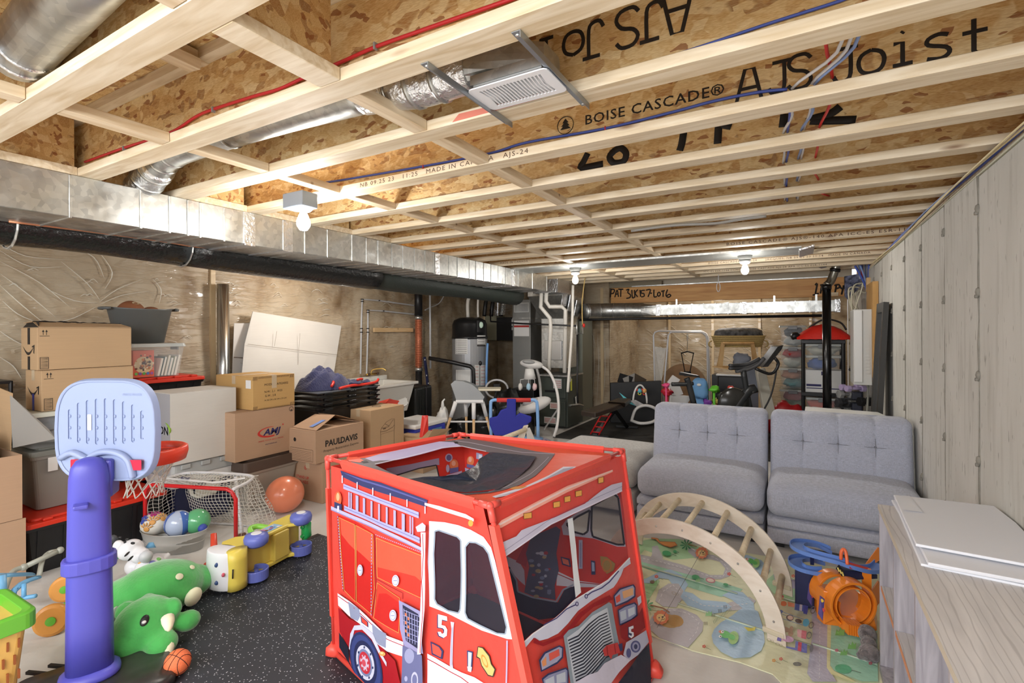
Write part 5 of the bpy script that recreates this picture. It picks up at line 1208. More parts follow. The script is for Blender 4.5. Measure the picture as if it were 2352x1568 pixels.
# ---- green and orange push walker and shopping basket
LG = plas('lime_green_plastic',(100,178,54)); ORP = plas('amber_orange_plastic',(216,150,70)); SKY = plas('sky_blue_plastic',(124,176,220)); YO = plas('yellow_orange_basket',(222,180,96)); OR2 = plas('deep_orange_plastic',(226,116,56)); GRP = plas('grey_green_handle',(160,162,150))
t = thing('push_walker','lime green push walker legs with orange wheels and grey handle behind the basket','push toy',(-3.4,1.05,0))
def wheel(c,ax,r,w_,m,hub,name='wheel'):
    ax = Vector(ax).normalized(); c = Vector(c); R = ax.to_track_quat('Z','Y').to_matrix()
    o = B().lathe([(.0,-w_),(r * .8,-w_),(r,-w_ * .6),(r,w_ * .6),(r * .8,w_),(0,w_)],c,28,R=R).make(name,m,t,smooth=False,bevel=.004)
    B().lathe([(.0,w_),(r * .28,w_ + .001),(r * .28,w_ + .005),(0,w_ + .007)],c,20,R=R).make('hub_cap',hub,o)
    return o
wc = pz(120,1422,.075); wc2 = pz(150,1350,.075)
wheel((wc.x,wc.y,.073),(.75,-.5,.12),.075,.022,ORP,LG); wheel((wc2.x,wc2.y,.073),(.75,-.5,.1),.070,.022,ORP,LG)
B().tube([wc + Vector((-.03,.02,.01)),pz(172,1372,.13),pz(215,1340,.16)],.022,8,flat=.5).make('walker_leg',LG,t,smooth=True)
B().tube([wc2 + Vector((-.02,.04,.01)),pz(172,1337,.12),pz(215,1305,.16)],.026,8,flat=.6).make('walker_leg',LG,t,smooth=True)
t = thing('doll_stroller','pale blue toy cart frame with a grey push handle at far left','push toy',(-3.1,.8,0))
hA,hB = P(55,1302,d=2.85),P(138,1263,d=3.0)
B().cyl(hA,hB,.0145,n=12).make('push_handle',GRP,t,smooth=True)
B().tube(smooth_path([hA,P(30,1312,d=2.8),P(14,1345,d=2.7),P(8,1375,d=2.6)],4),.014,8).make('handle_arm',GRP,t,smooth=True)
B().tube(smooth_path([hB,P(112,1268,d=3.0),P(98,1285,d=2.95),P(90,1322,d=2.9)],4),.016,8,flat=.6).make('handle_arm',GRP,t,smooth=True)
for p_ in (hA,hB): B().ell(p_,(.02,.02,.02),n=12).make('handle_knob',GRP,t,smooth=True)
q = [P(8,1375,d=2.6),P(55,1330,d=2.7),P(90,1322,d=2.85),P(45,1345,d=2.9),P(12,1378,d=2.8)]
B().tube(smooth_path([P(-20,1322,d=2.5),P(20,1320,d=2.55),P(72,1318,d=2.75)],3),.022,8,flat=.4).make('cart_top',SKY,t,smooth=True)
B().tube(smooth_path([P(15,1375,d=2.65),P(50,1340,d=2.75),P(88,1325,d=2.85)],3),.020,8,flat=.5).make('cart_side',SKY,t,smooth=True)
for a_,b_ in (((35,1350),(30,1378)),((55,1340),(55,1370)),((10,1380),(82,1368))): B().tube([P(*a_,d=2.7),P(*b_,d=2.68)],.011,6).make('cart_bar',SKY,t,smooth=True)
B().tube([P(-5,1322,d=2.3),P(-2,1420,d=2.28)],.03,10).make('cart_post',SKY,t,smooth=True)
t = thing('toy_shopping_basket','green rimmed toy shopping basket in yellow and orange at the left edge','basket',(-2.55,.62,0))
def bq_(x,y,d): return P(x,y,d=d)
D0 = 2.12
L0,R0_ = Vector((-2.62,.40,0)),Vector((-2.62,.73,0))
pR = P(78,1400,X=-2.62);
x0,x1,y0,y1 = -2.95,-2.62,.42,pR.y + .0
def bk(z0,z1,s0,s1,m,name): cxx,cyy,a,b_ = (x0 + x1) / 2,(y0 + y1) / 2,(x1 - x0) / 2,(y1 - y0) / 2; return B().frus(cxx,cyy,z0,z1,a - s0,b_ - s0,a - s1,b_ - s1,r0=.03).make(name,m,t,bevel=.003)
zt = pR.z
bo = bk(zt - .30,zt - .045,.035,.012,YO,'basket_side'); bk(zt - .45,zt - .301,.055,.036,OR2,'basket_bottom')
cxx,cyy = (x0 + x1) / 2,(y0 + y1) / 2
rim_ = lambda s,z: [(cxx + p[0],cyy + p[1],z) for p in rrect((x1 - x0) / 2 + s,(y1 - y0) / 2 + s,.04,5)]
B().rings([rim_(.0,zt - .062),rim_(.012,zt - .06),rim_(.012,zt),rim_(.0,zt + .005),rim_(-.022,zt),rim_(-.024,zt - .06)],closed=True).make('basket_rim',LG,t,smooth=False,bevel=.003)
for r_ in range(3):
    for i in range(3):
        y = y1 - .04 - i * .032 - (r_ % 2) * .012; B().box(x1 - .022,x1 - .0125 + .0,y - .003,y + .003,zt - .13 - r_ * .06,zt - .095 - r_ * .06).make('basket_slot',mat('slot_brown',(150,84,40),.7),t)
for i in range(3): B().box(x1 - .045,x1 - .038,y1 - .08 - i * .04,y1 - .074 - i * .04,zt - .40,zt - .34).make('basket_slot',mat('slot_rust',(150,60,30),.7),t)
B().box(x1 - .08,x1 - .03,y1 - .085,y1 - .035,.001,zt - .42).make('basket_foot',LG,t,bevel=.006)
B().box(x0 + .05,x1 - .06,y0 + .05,y1 - .09,.002,zt - .45).make('basket_base',OR2,t,bevel=.006)
# ---- yellow ride-on toy on its side
YP = plas('lemon_yellow_plastic',(226,206,92)); BW = plas('cornflower_wheel',(104,116,196)); WF = plas('white_face',(232,234,238))
t = thing('ride_on_car','yellow ride-on toy car tipped on its side with blue wheels up','ride-on toy',(-2.85,2.1,.012))
fr = P(570,1345,z=.03); ba = P(712,1265,z=.03)   # nose and tail on the ground line
ax = Vector((ba.x - fr.x,ba.y - fr.y,0)); Ln = ax.length; ax.normalize(); sd = Vector((ax.y,-ax.x,0))  # sd points to the camera side (the underside)
o0 = Vector((fr.x,fr.y,.012)) - sd * .10
def rp(a,s,z): return o0 + ax * a + sd * s + Vector((0,0,z))
W_ = .235
def slab(pts,z0,z1,m,name,**k):
    return B().hull([rp(a,s,z0) for a,s in pts],[rp(a,s,z1) for a,s in pts]).make(name,m,t,**k)
body = [(-.02,-.09),(.0,.03),(.05,.07),(.13,.075),(.17,.04),(.36,.04),(.40,.075),(.50,.07),(.54,.03),(.55,-.05),(.50,-.10),(.36,-.10),(.30,-.07),(.14,-.07),(.10,-.12),(.02,-.13)]
slab(body,.02,.045,YP,'side_panel',bevel=.006); slab(body,W_ - .02,W_,YP,'side_panel',bevel=.006)
core = [(.03,-.10),(.03,.01),(.24,.02),(.24,.055),(.36,.055),(.36,.0),(.50,.0),(.50,-.09),(.14,-.06)]
slab(core,.046,W_ - .021,plas('dull_yellow_underside',(206,182,84)),'underside',bevel=.006)
b = B(); rs = []
for z in (.02,.05,.10,.15,.20,W_): k_ = 1 - .18 * abs(z - .128) / .11; rs.append([rp(-.055 + .12 * (1 - cos(q)) * 0 + (.075 * k_) * cos(q) * 1.0 - .0,-.03 + .105 * sin(q),z) for q in [2 * pi * i / 20 for i in range(20)]])
b.rings(rs).make('face_shell',WF,t,smooth=True,bevel=.006)
rs = []
for z in (.018,.06,.12,.18,W_ + .002): rs.append([rp(-.035 + .06 * cos(q),.055 + .045 * sin(q),z) for q in [2 * pi * i / 16 for i in range(16)]])
B().rings(rs).make('yellow_chin',YP,t,smooth=True)
for z in (.075,.175): B().ell(rp(-.118,.0,z),(.008,.016,.014),n=10).make('eye',plas('eye_blue',(60,84,130)),t,smooth=True)
B().ell(rp(-.117,.045,.125),(.008,.009,.012),n=10).make('nose',plas('pink_nose',(206,90,110)),t,smooth=True)
B().tube([rp(-.09,.085,.10),rp(-.095,.092,.125),rp(-.088,.085,.15)],.004,6).make('mouth',INK,t,smooth=True)
def rwheel(a,s,z,up):
    c = rp(a,s,z); R = Matrix.Identity(3)
    if up: o = B().lathe([(0,-.035),(.05,-.035),(.066,-.02),(.070,.01),(.062,.03),(.03,.038),(0,.039)],c,30).make('wheel',BW,t,smooth=True); B().lathe([(0,.0395),(.03,.0385),(.028,.0405),(0,.0415)],c,20).make('hub_cap',WF,o)
    else:
        o = B().lathe([(0,-.03),(.066,-.03),(.068,.03),(.060,.03),(.056,-.022),(0,-.022)],c,30).make('wheel',BW,t,smooth=False,bevel=.003)
        for i in range(5): q = 2 * pi * i / 5; B().ob(c + Vector((cos(q) * .03,sin(q) * .03,-.005)),(.055,.006,.03),(0,0,q)).make('spoke',BW,o)
        B().cyl(c - Vector((0,0,.02)),c + Vector((0,0,.022)),.012,n=10).make('axle',BW,o)
for a,s in ((.09,.065),(.455,.06)): rwheel(a,s,W_ + .012,True); rwheel(a,s,.045,False)
B().tube([rp(.0,-.14,.12),rp(.03,-.21,.17),rp(.06,-.25,.25)],[.024,.02,.017],10).make('red_handle',plas('coral_red',(216,74,52)),t,smooth=True)
B().ell(rp(-.06,-.13,.10),(.045,.05,.055),n=18).make('red_cap',plas('coral_red',(216,74,52)),t,smooth=True)
B().tube(smooth_path([rp(.33,-.10,.15),rp(.31,-.20,.16),rp(.33,-.25,.18),rp(.38,-.24,.18),rp(.41,-.17,.17),rp(.47,-.12,.17)],4),.018,10).make('green_handle',plas('lime_handle',(140,206,80)),t,smooth=True)
B().ob(rp(.29,-.16,.13),(.02,.09,.03),(.3,.2,.6)).make('orange_lever',plas('orange_lever',(232,150,80)),t,bevel=.006)
b = B(); ff = lambda u,v,off=0: rp(u,v,W_ + .001 + off); b.poly(ff,[(.19,-.055),(.34,-.055),(.34,.02),(.19,.02)],off=0,col=(150,190,220)); rnd = random.Random(3)
for i in range(16): b.poly(ff,circ(rnd.uniform(.2,.33),rnd.uniform(-.045,.01),rnd.uniform(.006,.014),8),off=.0004 + i * .0001,col=rnd.choice([(210,120,110),(240,220,200),(120,80,60),(220,140,170),(90,120,180)]))
b.make('printed_sticker',PRINT,t)
lump(B(),rp(.545,.02,.13),(.03,.03,.07),9,.3,12).make('green_bag',plas('glossy_green',(50,186,100),.2),t,smooth=True)
for z in (.10,.16): B().tube([rp(.50,.02,z),rp(.54,.02,z)],.012,6).make('green_strap',plas('glossy_green',(50,186,100),.2),t)
# ================================================================ FIRE TRUCK PLAY TENT
def Q2(p):
    r = Vector(p) - Vector((0,0,HC)); a = _c * r.x + _s * r.y; b = -_s * r.x + _c * r.y; u,v = a / b,r.z / b
    return 1176 + FPX * (u * cos(RO) + v * sin(RO)),Y0 - FPX * (-u * sin(RO) + v * cos(RO))
TA_,TB_,TC_,TD_ = Vector((-1.857,1.553,.93)),Vector((-1.643,2.271,.93)),Vector((-.731,2.328,.93)),Vector((-.879,1.383,.93))
TA0,TB0,TC0,TD0 = Vector((-1.875,1.60,.012)),Vector((-1.62,2.36,.012)),Vector((-.552,2.185,.004)),Vector((-.56,1.27,.004))
t = tent = thing('play_tent','red fire truck play tent with printed wheels, ladder and mesh windows','play tent',(-1.2,1.8,0))
TRED = mat('red_tent_fabric',(226,58,44),.5,bump=(6,.9),n=(5,.12),sheen=.2); TREDL = mat('coral_tent_sleeve',(236,84,70),.45,bump=(9,.6)); TUBE = mat('coral_tent_pole',(230,84,74),.4)
class Panel:
    def __init__(s,a,b,a0,b0,out):      # a,b top corners; a0,b0 bottom corners
        s.q = (Vector(a),Vector(b),Vector(a0),Vector(b0)); s.n = (s.q[1] - s.q[0]).cross(s.q[2] - s.q[0]).normalized()
        if s.n.dot(Vector(out)) < 0: s.n = -s.n
    def __call__(s,u,v,off=0):            # u along, v down
        a,b,a0,b0 = s.q; p = a.lerp(b,u).lerp(a0.lerp(b0,u),v)
        k = sin(pi * min(max(u,0),1)) * sin(pi * min(max(v,0),1)); w_ = k * (.010 + .010 * mn.noise(Vector((u * 3.2 + a.x,v * 3.2,4))) + .004 * mn.noise(Vector((u * 8 + a.y,v * 6,9))))
        return p + s.n * (off - w_)
    def uv(s,x,y):
        u = v = .5
        for _ in range(14):
            f0 = Q2(s(u,v)); fu = Q2(s(u + 1e-3,v)); fv = Q2(s(u,v + 1e-3))
            a,b,c,d = (fu[0] - f0[0]) * 1e3,(fv[0] - f0[0]) * 1e3,(fu[1] - f0[1]) * 1e3,(fv[1] - f0[1]) * 1e3
            D = a * d - b * c
            if abs(D) < 1e-6: break
            ex,ey = x - f0[0],y - f0[1]; u += max(-.4,min(.4,(ex * d - b * ey) / D)); v += max(-.4,min(.4,(a * ey - c * ex) / D))
        return u,v
def inset(a,b,k=.02): return a.lerp(b,k),b.lerp(a,k)
a_,d_ = inset(TA_,TD_,.03); side = Panel(a_ - Vector((0,0,.03)),d_ - Vector((0,0,.01)),TA0 + Vector((0,0,.03)),TD0,(-1,-1,0))
front = Panel(TD_ - Vector((0,0,.01)),TC_ - Vector((0,0,.02)),TD0,TC0,(1,-1,0))
c_,b_ = TC_.lerp(TB_,.02),TB_.lerp(TC_,.03); right = Panel(TC_ - Vector((0,0,.03)),b_ - Vector((0,0,.03)),TC0,TB0,(1,1,0))
back = Panel(b_ - Vector((0,0,.03)),a_ - Vector((0,0,.03)),TB0,TA0 + Vector((0,0,.03)),(-1,1,0))
ca = lambda X,Y: (740 + X / 3.214,1080 + Y / 3.214)
cc_ = lambda X,Y: (720 + X / 2.579,960 + Y / 2.579)
ce_ = lambda X,Y: (740 + X / 3.2667,980 + Y / 3.2667)
cf_ = lambda X,Y: (740 + X / 5.88,980 + Y / 5.88)
def clampuv(l,lo=-.0,hi=1.0): return [(min(max(u,lo),hi),min(max(v,lo),hi)) for u,v in l]
def tr(panel,conv,pts): return clampuv([panel.uv(*conv(*p)) for p in pts])
class Dec:
    def __init__(s,panel,conv,sgn=1): s.b = B(); s.p = panel; s.c = conv; s.k = 0; s.g = sgn; s.h = []
    def poly(s,col,pts,holes=()):
        s.k += 1; s.b.poly(s.p,tr(s.p,s.c,pts),[tr(s.p,s.c,h) for h in holes],off=s.g * (.0016 + .0003 * s.k),col=col,L=.045)
    def ell(s,col,x,y,rx,ry,rot=0,n=18,hole=None):
        f = lambda k: [(x + k * (rx * cos(a) * cos(rot) - ry * sin(a) * sin(rot)),y + k * (rx * cos(a) * sin(rot) + ry * sin(a) * cos(rot))) for a in [2 * pi * i / n for i in range(n)]]
        s.poly(col,f(1),[f(hole)] if hole else ())
    def line(s,col,pts,w_=3.0,closed=False):
        if closed: pts = list(pts) + [pts[0]]
        for (x0,y0),(x1,y1) in zip(pts,pts[1:]):
            L = max(1e-6,math.hypot(x1 - x0,y1 - y0)); nx,ny = -(y1 - y0) / L * w_ / 2,(x1 - x0) / L * w_ / 2
            s.b.poly(s.p,tr(s.p,s.c,[(x0 + nx,y0 + ny),(x1 + nx,y1 + ny),(x1 - nx,y1 - ny),(x0 - nx,y0 - ny)]),off=s.g * (.0017 + .0003 * (s.k + 1)),col=col,L=.045)
        s.k += .3
    def make(s,name): return s.b.make(name,PRINTF,tent,smooth=True)
LIL,LILD,NAV,DRED,LITE = (204,200,230),(168,166,212),(52,56,100),(176,28,34),(246,150,130)
# ---- side panel with two mesh windows
w1 = [(722,668),(745,662),(855,700),(876,722),(880,900),(873,1130),(862,1152),(800,1138),(735,1100),(720,1070),(715,800)]
w2 = [(903,760),(925,732),(965,735),(1012,760),(1040,800),(1095,1020),(1148,1235),(1140,1276),(1090,1272),(990,1225),(915,1185),(901,1150)]
hw = [tr(side,cc_,w1),tr(side,cc_,w2)]
def sheet(panel,holes,m,name):
    b = B(); n = 10
    outer = [(i / n,0) for i in range(n)] + [(1,i / n) for i in range(n)] + [(1 - i / n,1) for i in range(n)] + [(0,1 - i / n) for i in range(n)]
    b.poly(panel,outer,holes,L=.045); return b.make(name,m,tent)
sheet(side,hw,TRED,'side_panel')
MESH = mat('tinted_window_mesh',(66,66,82),.35,alpha=.34)
def window(panel,uv,name='mesh_window'): B().poly(panel,uv,off=-.001,L=.045).make(name,MESH,tent)
for h_ in hw: window(side,h_)
D = Dec(side,ca)
for col,pts in (((196,34,30),[(118,330),(250,380),(385,468),(398,880),(370,1060),(255,970),(160,880),(140,600)]),((232,84,62),[(135,350),(248,398),(250,590),(200,540),(145,470)]),((232,84,62),[(255,405),(378,468),(385,700),(320,640),(258,585)]),
    ((234,86,62),[(408,492),(755,628),(750,830),(690,780),(560,745),(412,712)]),((218,54,42),[(412,712),(560,745),(690,780),(750,830),(745,940),(415,790)]),((222,62,46),[(415,830),(575,935),(568,1190),(388,1085)]),((198,38,34),[(425,905),(480,905),(572,970),(568,1190),(388,1085)])): D.poly(col,pts)
for pts in ([(130,345),(245,398),(250,965),(168,880),(145,600)],[(253,402),(380,470),(392,870),(365,1055),(258,965)],[(405,495),(755,632),(745,943),(412,785)],[(412,825),(578,938),(570,1195),(385,1085)]):
    D.line((240,170,90),pts,3,True)
D.line((150,24,34),[(250,395),(252,960)],4); D.line((150,26,36),[(392,470),(405,880),(378,1075)],5); D.line((150,26,36),[(118,335),(140,700),(165,890)],4); D.line((150,26,36),[(410,800),(600,900),(598,945)],4)
for pts in ([(400,470),(760,610)],[(122,335),(160,880)],[(372,470),(385,880),(368,1075)]):
    for i in range(26):
        a,b2 = pts[0],pts[-1]; q = i / 26; D.line(LILD,[(a[0] + (b2[0] - a[0]) * q,a[1] + (b2[1] - a[1]) * q),(a[0] + (b2[0] - a[0]) * (q + .022),a[1] + (b2[1] - a[1]) * (q + .022))],5)
        D.k -= .3
D.poly(NAV,[(140,-2),(155,45),(300,115),(450,165),(620,215),(775,268),(785,215),(620,155),(430,85),(300,55)]); D.poly((86,90,150),[(150,10),(300,75),(450,120),(620,180),(778,235),(778,228),(620,168),(450,108),(300,62)])
for x,y in ((156,60),(266,108),(382,150),(511,190),(635,235),(768,285)): D.line(LIL,[(x,y - 25),(x,y + 30)],8)
D.poly(LILD,[(165,95),(445,205),(722,305),(722,350),(445,243),(165,132)]); D.poly(LILD,[(172,255),(450,375),(730,492),(730,535),(450,415),(172,290)])
D.line((120,120,176),[(168,112),(722,328)],5); D.line((120,120,176),[(174,272),(730,513)],5)
yt = lambda x: 138 + (x - 165) * .385; yb2 = lambda x: 255 + (x - 172) * .425
for x,w_ in ((208,10),(224,10),(268,20),(320,16),(376,14),(432,12),(489,13),(548,17),(612,22),(664,10),(682,9)): D.poly(LILD,[(x - w_ / 2,yt(x)),(x + w_ / 2,yt(x + w_)),(x + w_ / 2,yb2(x + w_)),(x - w_ / 2,yb2(x))])
D.poly((180,176,212),[(80,258),(80,288),(430,440),(765,598),(765,570),(430,408)]); D.line((128,126,176),[(80,284),(430,436),(765,594)],5)
D.ell((226,96,60),132,205,26,55); D.ell((240,170,130),132,190,12,30); D.poly(NAV,[(106,225),(160,245),(160,288),(106,270)]); D.line(LIL,[(135,255),(135,300)],14)
for x,y,rx,ry in ((296,728,20,42),(560,803,26,42),(542,1058,26,42)): D.ell((206,204,226),x,y,rx,ry); D.ell((150,150,186),x,y,rx * .8,ry * .8); D.ell((220,220,238),x,y,rx * .65,ry * .68); D.line((120,120,170),[(x - rx * .5,y),(x + rx * .5,y)],5)
D.poly((166,22,34),[(140,1000),(220,1080),(300,1120),(400,1230),(560,1390),(600,1568),(380,1568),(150,1180)]); D.poly((226,224,240),[(135,895),(225,955),(300,1015),(400,1110),(500,1205),(620,1250),(632,1362),(500,1320),(400,1245),(300,1120),(215,1058),(140,985)])
D.line(DRED,[(138,915),(225,975),(300,1040),(400,1135),(500,1230),(628,1282)],5)
D.poly((140,148,176),[(213,955),(295,1010),(305,1060),(285,1100),(232,1075)]); D.poly((140,148,176),[(390,1115),(440,1160),(495,1190),(492,1295),(440,1270),(398,1210)])
D.poly(NAV,[(305,1055),(362,1105),(365,1145),(312,1108)]); D.poly((222,70,56),[(312,1066),(356,1106),(358,1138),(318,1104)])
D.poly((28,30,48),[(148,1180),(215,1290),(225,1400),(260,1500),(150,1290)])
D.poly((200,202,224),[(222,1300),(232,1190),(262,1130),(320,1125),(400,1190),(450,1310),(500,1400),(500,1430),(440,1330),(390,1230),(320,1160),(262,1165),(240,1260),(235,1320)])
D.ell((44,52,96),350,1420,108,250,-.25,26); D.ell((58,70,128),348,1415,98,225,-.25,26); D.ell((38,44,84),345,1405,80,170,-.22,26); D.ell((206,208,226),345,1402,64,132,-.2,26); D.ell((120,130,168),343,1402,50,104,-.2,22)
D.ell((198,48,62),342,1402,40,84,-.2,20); D.ell((212,190,210),341,1402,30,62,-.2,18)
for i in range(8): a = 2 * pi * i / 8; D.ell((196,60,76),341 + 25 * cos(a) + 6 * sin(a),1402 + 58 * sin(a),7,13,0,8); D.k -= .9
D.ell((208,80,96),336,1402,14,28,-.2,12)
for i in range(7): a = 2 * pi * i / 7 + .3; D.ell((50,60,110),345 + 56 * cos(a) + 10 * sin(a),1402 + 115 * sin(a),5,10,0,8); D.k -= .9
D.ell((232,160,90),473,1333,24,17,.2); D.ell((246,206,150),470,1328,12,8,.2)
D.poly((150,148,190),[(597,940),(752,1018),(775,1330),(700,1320),(640,1290),(605,1150)]); D.poly((44,46,72),[(625,972),(740,1040),(762,1110),(738,1295),(650,1235),(632,1110)])
for i in range(6): D.line((150,152,196),[(635 + i * 20,1000 + i * 12),(640 + i * 20,1230 + i * 8)],5); D.line((150,152,196),[(632,1010 + i * 38),(755,1060 + i * 38)],5)
for i in range(6): D.poly((226,120,80),[(645 + (i % 2) * 20,1030 + i * 30),(657 + (i % 2) * 20,1036 + i * 30),(657 + (i % 2) * 20,1056 + i * 30),(645 + (i % 2) * 20,1050 + i * 30)]); D.k -= .9
D.k += 1
D.poly((104,108,150),[(628,1268),(770,1340),(776,1568),(618,1568)]); D.ell((150,154,190),678,1345,36,55); D.ell((190,192,214),718,1520,26,60); D.ell((110,114,156),718,1520,18,42); D.ell((170,172,206),655,1510,12,20); D.ell((200,70,80),664,1560,12,14)
D.poly((224,222,240),[(765,440),(800,440),(795,700),(792,1010),(765,1330),(738,1332),(762,1000),(770,700)]); D.line(DRED,[(780,450),(785,600),(772,800),(782,1000),(760,1320)],5)
D.poly((196,190,222),[(728,400),(778,368),(802,390),(798,432),(740,436)])
D.poly((250,196,200),[(795,240),(900,275),(1100,335),(1157,358),(1157,338),(1100,305),(900,245),(795,222)])
D.ell((226,150,70),1135,370,18,24)
D.make('printed_pattern')
D = Dec(side,cc_)
D.k = 2
D.poly((224,224,240),[(688,608),(780,615),(860,632),(935,660),(1010,702),(1055,765),(1100,850),(1140,1060),(1190,1310),(1150,1305),(1000,1255),(900,1205),(820,1165),(690,1112),(680,850)],[w1,w2])
for wv in (w1,w2): D.line((140,152,166),wv,9,True)
five = [(742,1158),(795,1172),(797,1198),(765,1190),(763,1222),(785,1228),(797,1250),(794,1285),(775,1298),(748,1285),(740,1262),(758,1262),(766,1275),(777,1268),(779,1250),(768,1240),(742,1236)]
D.poly(NAV,[(x - 6,y + 4) for x,y in five]); D.poly((236,236,248),five)
D.poly((200,196,226),[(816,1202),(838,1206),(834,1240),(828,1450),(832,1480),(814,1485),(812,1455),(822,1245)]); D.line((150,150,190),[(828,1235),(820,1460)],4)
D.poly(NAV,[(697,1318),(750,1345),(775,1375),(768,1425),(705,1395)]); D.poly((226,84,70),[(706,1330),(748,1352),(764,1378),(759,1412),(712,1388)])
D.poly((224,222,238),[(680,1390),(770,1440),(880,1500),(960,1530),(1020,1568),(680,1568)]); D.line(DRED,[(680,1420),(770,1470),(880,1530),(930,1568)],5)
D.poly(NAV,[(915,1370),(950,1378),(945,1490),(917,1488)]); D.poly((190,200,224),[(922,1378),(944,1384),(938,1480),(922,1478)]); D.poly((240,240,250),[(918,1465),(945,1468),(940,1498),(922,1492)])
D.poly((60,50,40),[(980,1345),(1010,1350),(1050,1400),(1062,1450),(1086,1480),(1072,1528),(1040,1520),(1000,1460),(990,1420),(970,1410)]); D.poly((206,182,110),[(984,1350),(1008,1356),(1046,1404),(1058,1450),(1080,1482),(1068,1520),(1042,1512),(1005,1456),(995,1416),(977,1404)]); D.ell((226,140,60),1022,1432,14,42,-.4,hole=.7)
D.line((170,168,206),[(1155,1310),(1150,1568)],8)
D.make('printed_pattern')
# ---- windscreen panel
ws_ = [(1108,838),(1200,775),(1400,635),(1560,560),(1822,436),(1840,560),(1866,828),(1800,885),(1740,958),(1640,1018),(1540,1078),(1430,1182),(1350,1238),(1290,1278),(1218,1348),(1160,1080)]
hwf = tr(front,cc_,ws_)
sheet(front,[hwf],TRED,'front_panel'); window(front,hwf)
D = Dec(front,cc_)
D.poly((250,176,160),[(1068,655),(1110,606),(1300,505),(1500,402),(1770,305),(1772,318),(1500,440),(1300,545),(1110,650)]); D.poly((246,214,210),[(1090,630),(1300,515),(1500,412),(1770,308),(1770,312),(1500,424),(1300,528),(1095,640)])
for x,y,rx in ((1266,578,24),(1437,512,20),(1500,480,18),(1566,447,19),(1697,368,16)): D.poly((150,90,50),[(x - rx - 2,y - 14),(x + rx,y - 22),(x + rx + 2,y + 14),(x - rx,y + 22)]); D.poly((240,176,90),[(x - rx + 2,y - 11),(x + rx - 2,y - 18),(x + rx - 2,y + 12),(x - rx + 2,y + 18)])
D.poly((206,202,224),[(1092,745),(1195,700),(1225,665),(1260,650),(1420,590),(1600,508),(1700,430),(1760,395),(1822,380),(1822,434),(1660,508),(1560,556),(1400,632),(1108,836)]); D.line((226,222,240),[(1108,832),(1400,628),(1560,552),(1822,430)],8); D.line((90,84,130),[(1105,800),(1400,596),(1560,520),(1822,405)],1.5)
D.poly((228,232,238),[(1497,600),(1528,590),(1548,760),(1578,1032),(1545,1062),(1525,850)])
D.poly((212,214,234),[(1218,1350),(1290,1280),(1430,1184),(1540,1080),(1740,960),(1866,830),(1872,862),(1830,890),(1815,930),(1790,975),(1770,1002),(1640,1080),(1560,1140),(1500,1215),(1440,1275),(1380,1305),(1330,1318),(1296,1300),(1225,1385)])
D.line((240,240,248),[(1218,1346),(1290,1278),(1430,1182),(1540,1078),(1740,958),(1866,828)],8)
D.line((70,66,120),[(1355,1225),(1430,1185),(1490,1130),(1560,1098)],7); D.line((70,66,120),[(1600,1060),(1640,1030),(1700,1005),(1745,970),(1800,905)],7)
for x,y in ((1552,1100),(1606,1055)): D.ell((60,56,110),x,y,10,14); D.ell((200,200,226),x,y,5,9)
D.poly((158,26,36),[(1290,1330),(1300,1300),(1345,1330),(1450,1290),(1510,1230),(1570,1150),(1650,1095),(1745,1048),(1760,1075),(1650,1118),(1580,1175),(1520,1255),(1470,1300),(1350,1350)])
D.poly((150,164,178),[(1470,1290),(1500,1255),(1560,1230),(1640,1150),(1740,1090),(1756,1100),(1802,1345),(1790,1420),(1660,1568),(1510,1568)]); D.poly((206,212,224),[(1490,1300),(1560,1250),(1640,1170),(1730,1122),(1775,1350),(1700,1420),(1620,1568),(1530,1568)])
for i in range(15):
    q = i / 14; xl,yl = 1496 + 48 * q,1312 + 256 * q; xr,yr = 1728 + 44 * q,1150 + 240 * q
    D.poly((44,48,66),[(xl,yl),(xl + 60,yl - 28),(xl + 120,yl - 92),(xr - 50,yr + 22),(xr,yr),(xr,yr + 7),(xr - 50,yr + 30),(xl + 122,yl - 82),(xl + 62,yl - 18),(xl,yl + 9)]); D.k -= .9
D.k += 1
def lampdec(fr_,inn):
    D.poly(NAV,fr_)
    for c,p in inn: D.poly(c,p)
lampdec([(1765,1052),(1800,1010),(1885,984),(1896,1000),(1896,1058),(1850,1090),(1775,1118)],[((170,170,200),[(1772,1055),(1806,1017),(1880,992),(1889,1006),(1888,1052),(1846,1080),(1780,1108)]),((224,90,76),[(1776,1062),(1802,1042),(1806,1082),(1782,1096)]),((232,176,130),[(1816,1028),(1880,1004),(1882,1046),(1824,1070)])])
lampdec([(1788,1135),(1830,1110),(1890,1090),(1905,1104),(1907,1168),(1872,1198),(1800,1228)],[((150,154,190),[(1795,1140),(1832,1118),(1886,1099),(1897,1110),(1898,1164),(1868,1190),(1804,1218)]),((196,206,222),[(1802,1148),(1836,1134),(1840,1186),(1808,1202)]),((206,214,228),[(1848,1132),(1888,1116),(1890,1158),(1852,1178)])])
lampdec([(1318,1432),(1350,1385),(1440,1344),(1464,1356),(1462,1418),(1430,1452),(1330,1502)],[((170,170,200),[(1328,1436),(1356,1394),(1438,1354),(1455,1362),(1453,1412),(1425,1442),(1336,1490)]),((232,150,100),[(1334,1440),(1360,1410),(1362,1460),(1340,1472)]),((226,96,84),[(1376,1394),(1436,1366),(1440,1404),(1380,1438)])])
lampdec([(1332,1540),(1370,1510),(1478,1474),(1492,1490),(1492,1568),(1340,1568)],[((150,154,190),[(1342,1545),(1374,1520),(1474,1484),(1484,1494),(1484,1568),(1346,1568)]),((200,208,224),[(1352,1550),(1404,1524),(1408,1568),(1354,1568)]),((200,208,224),[(1418,1520),(1472,1500),(1474,1560),(1420,1568)])])
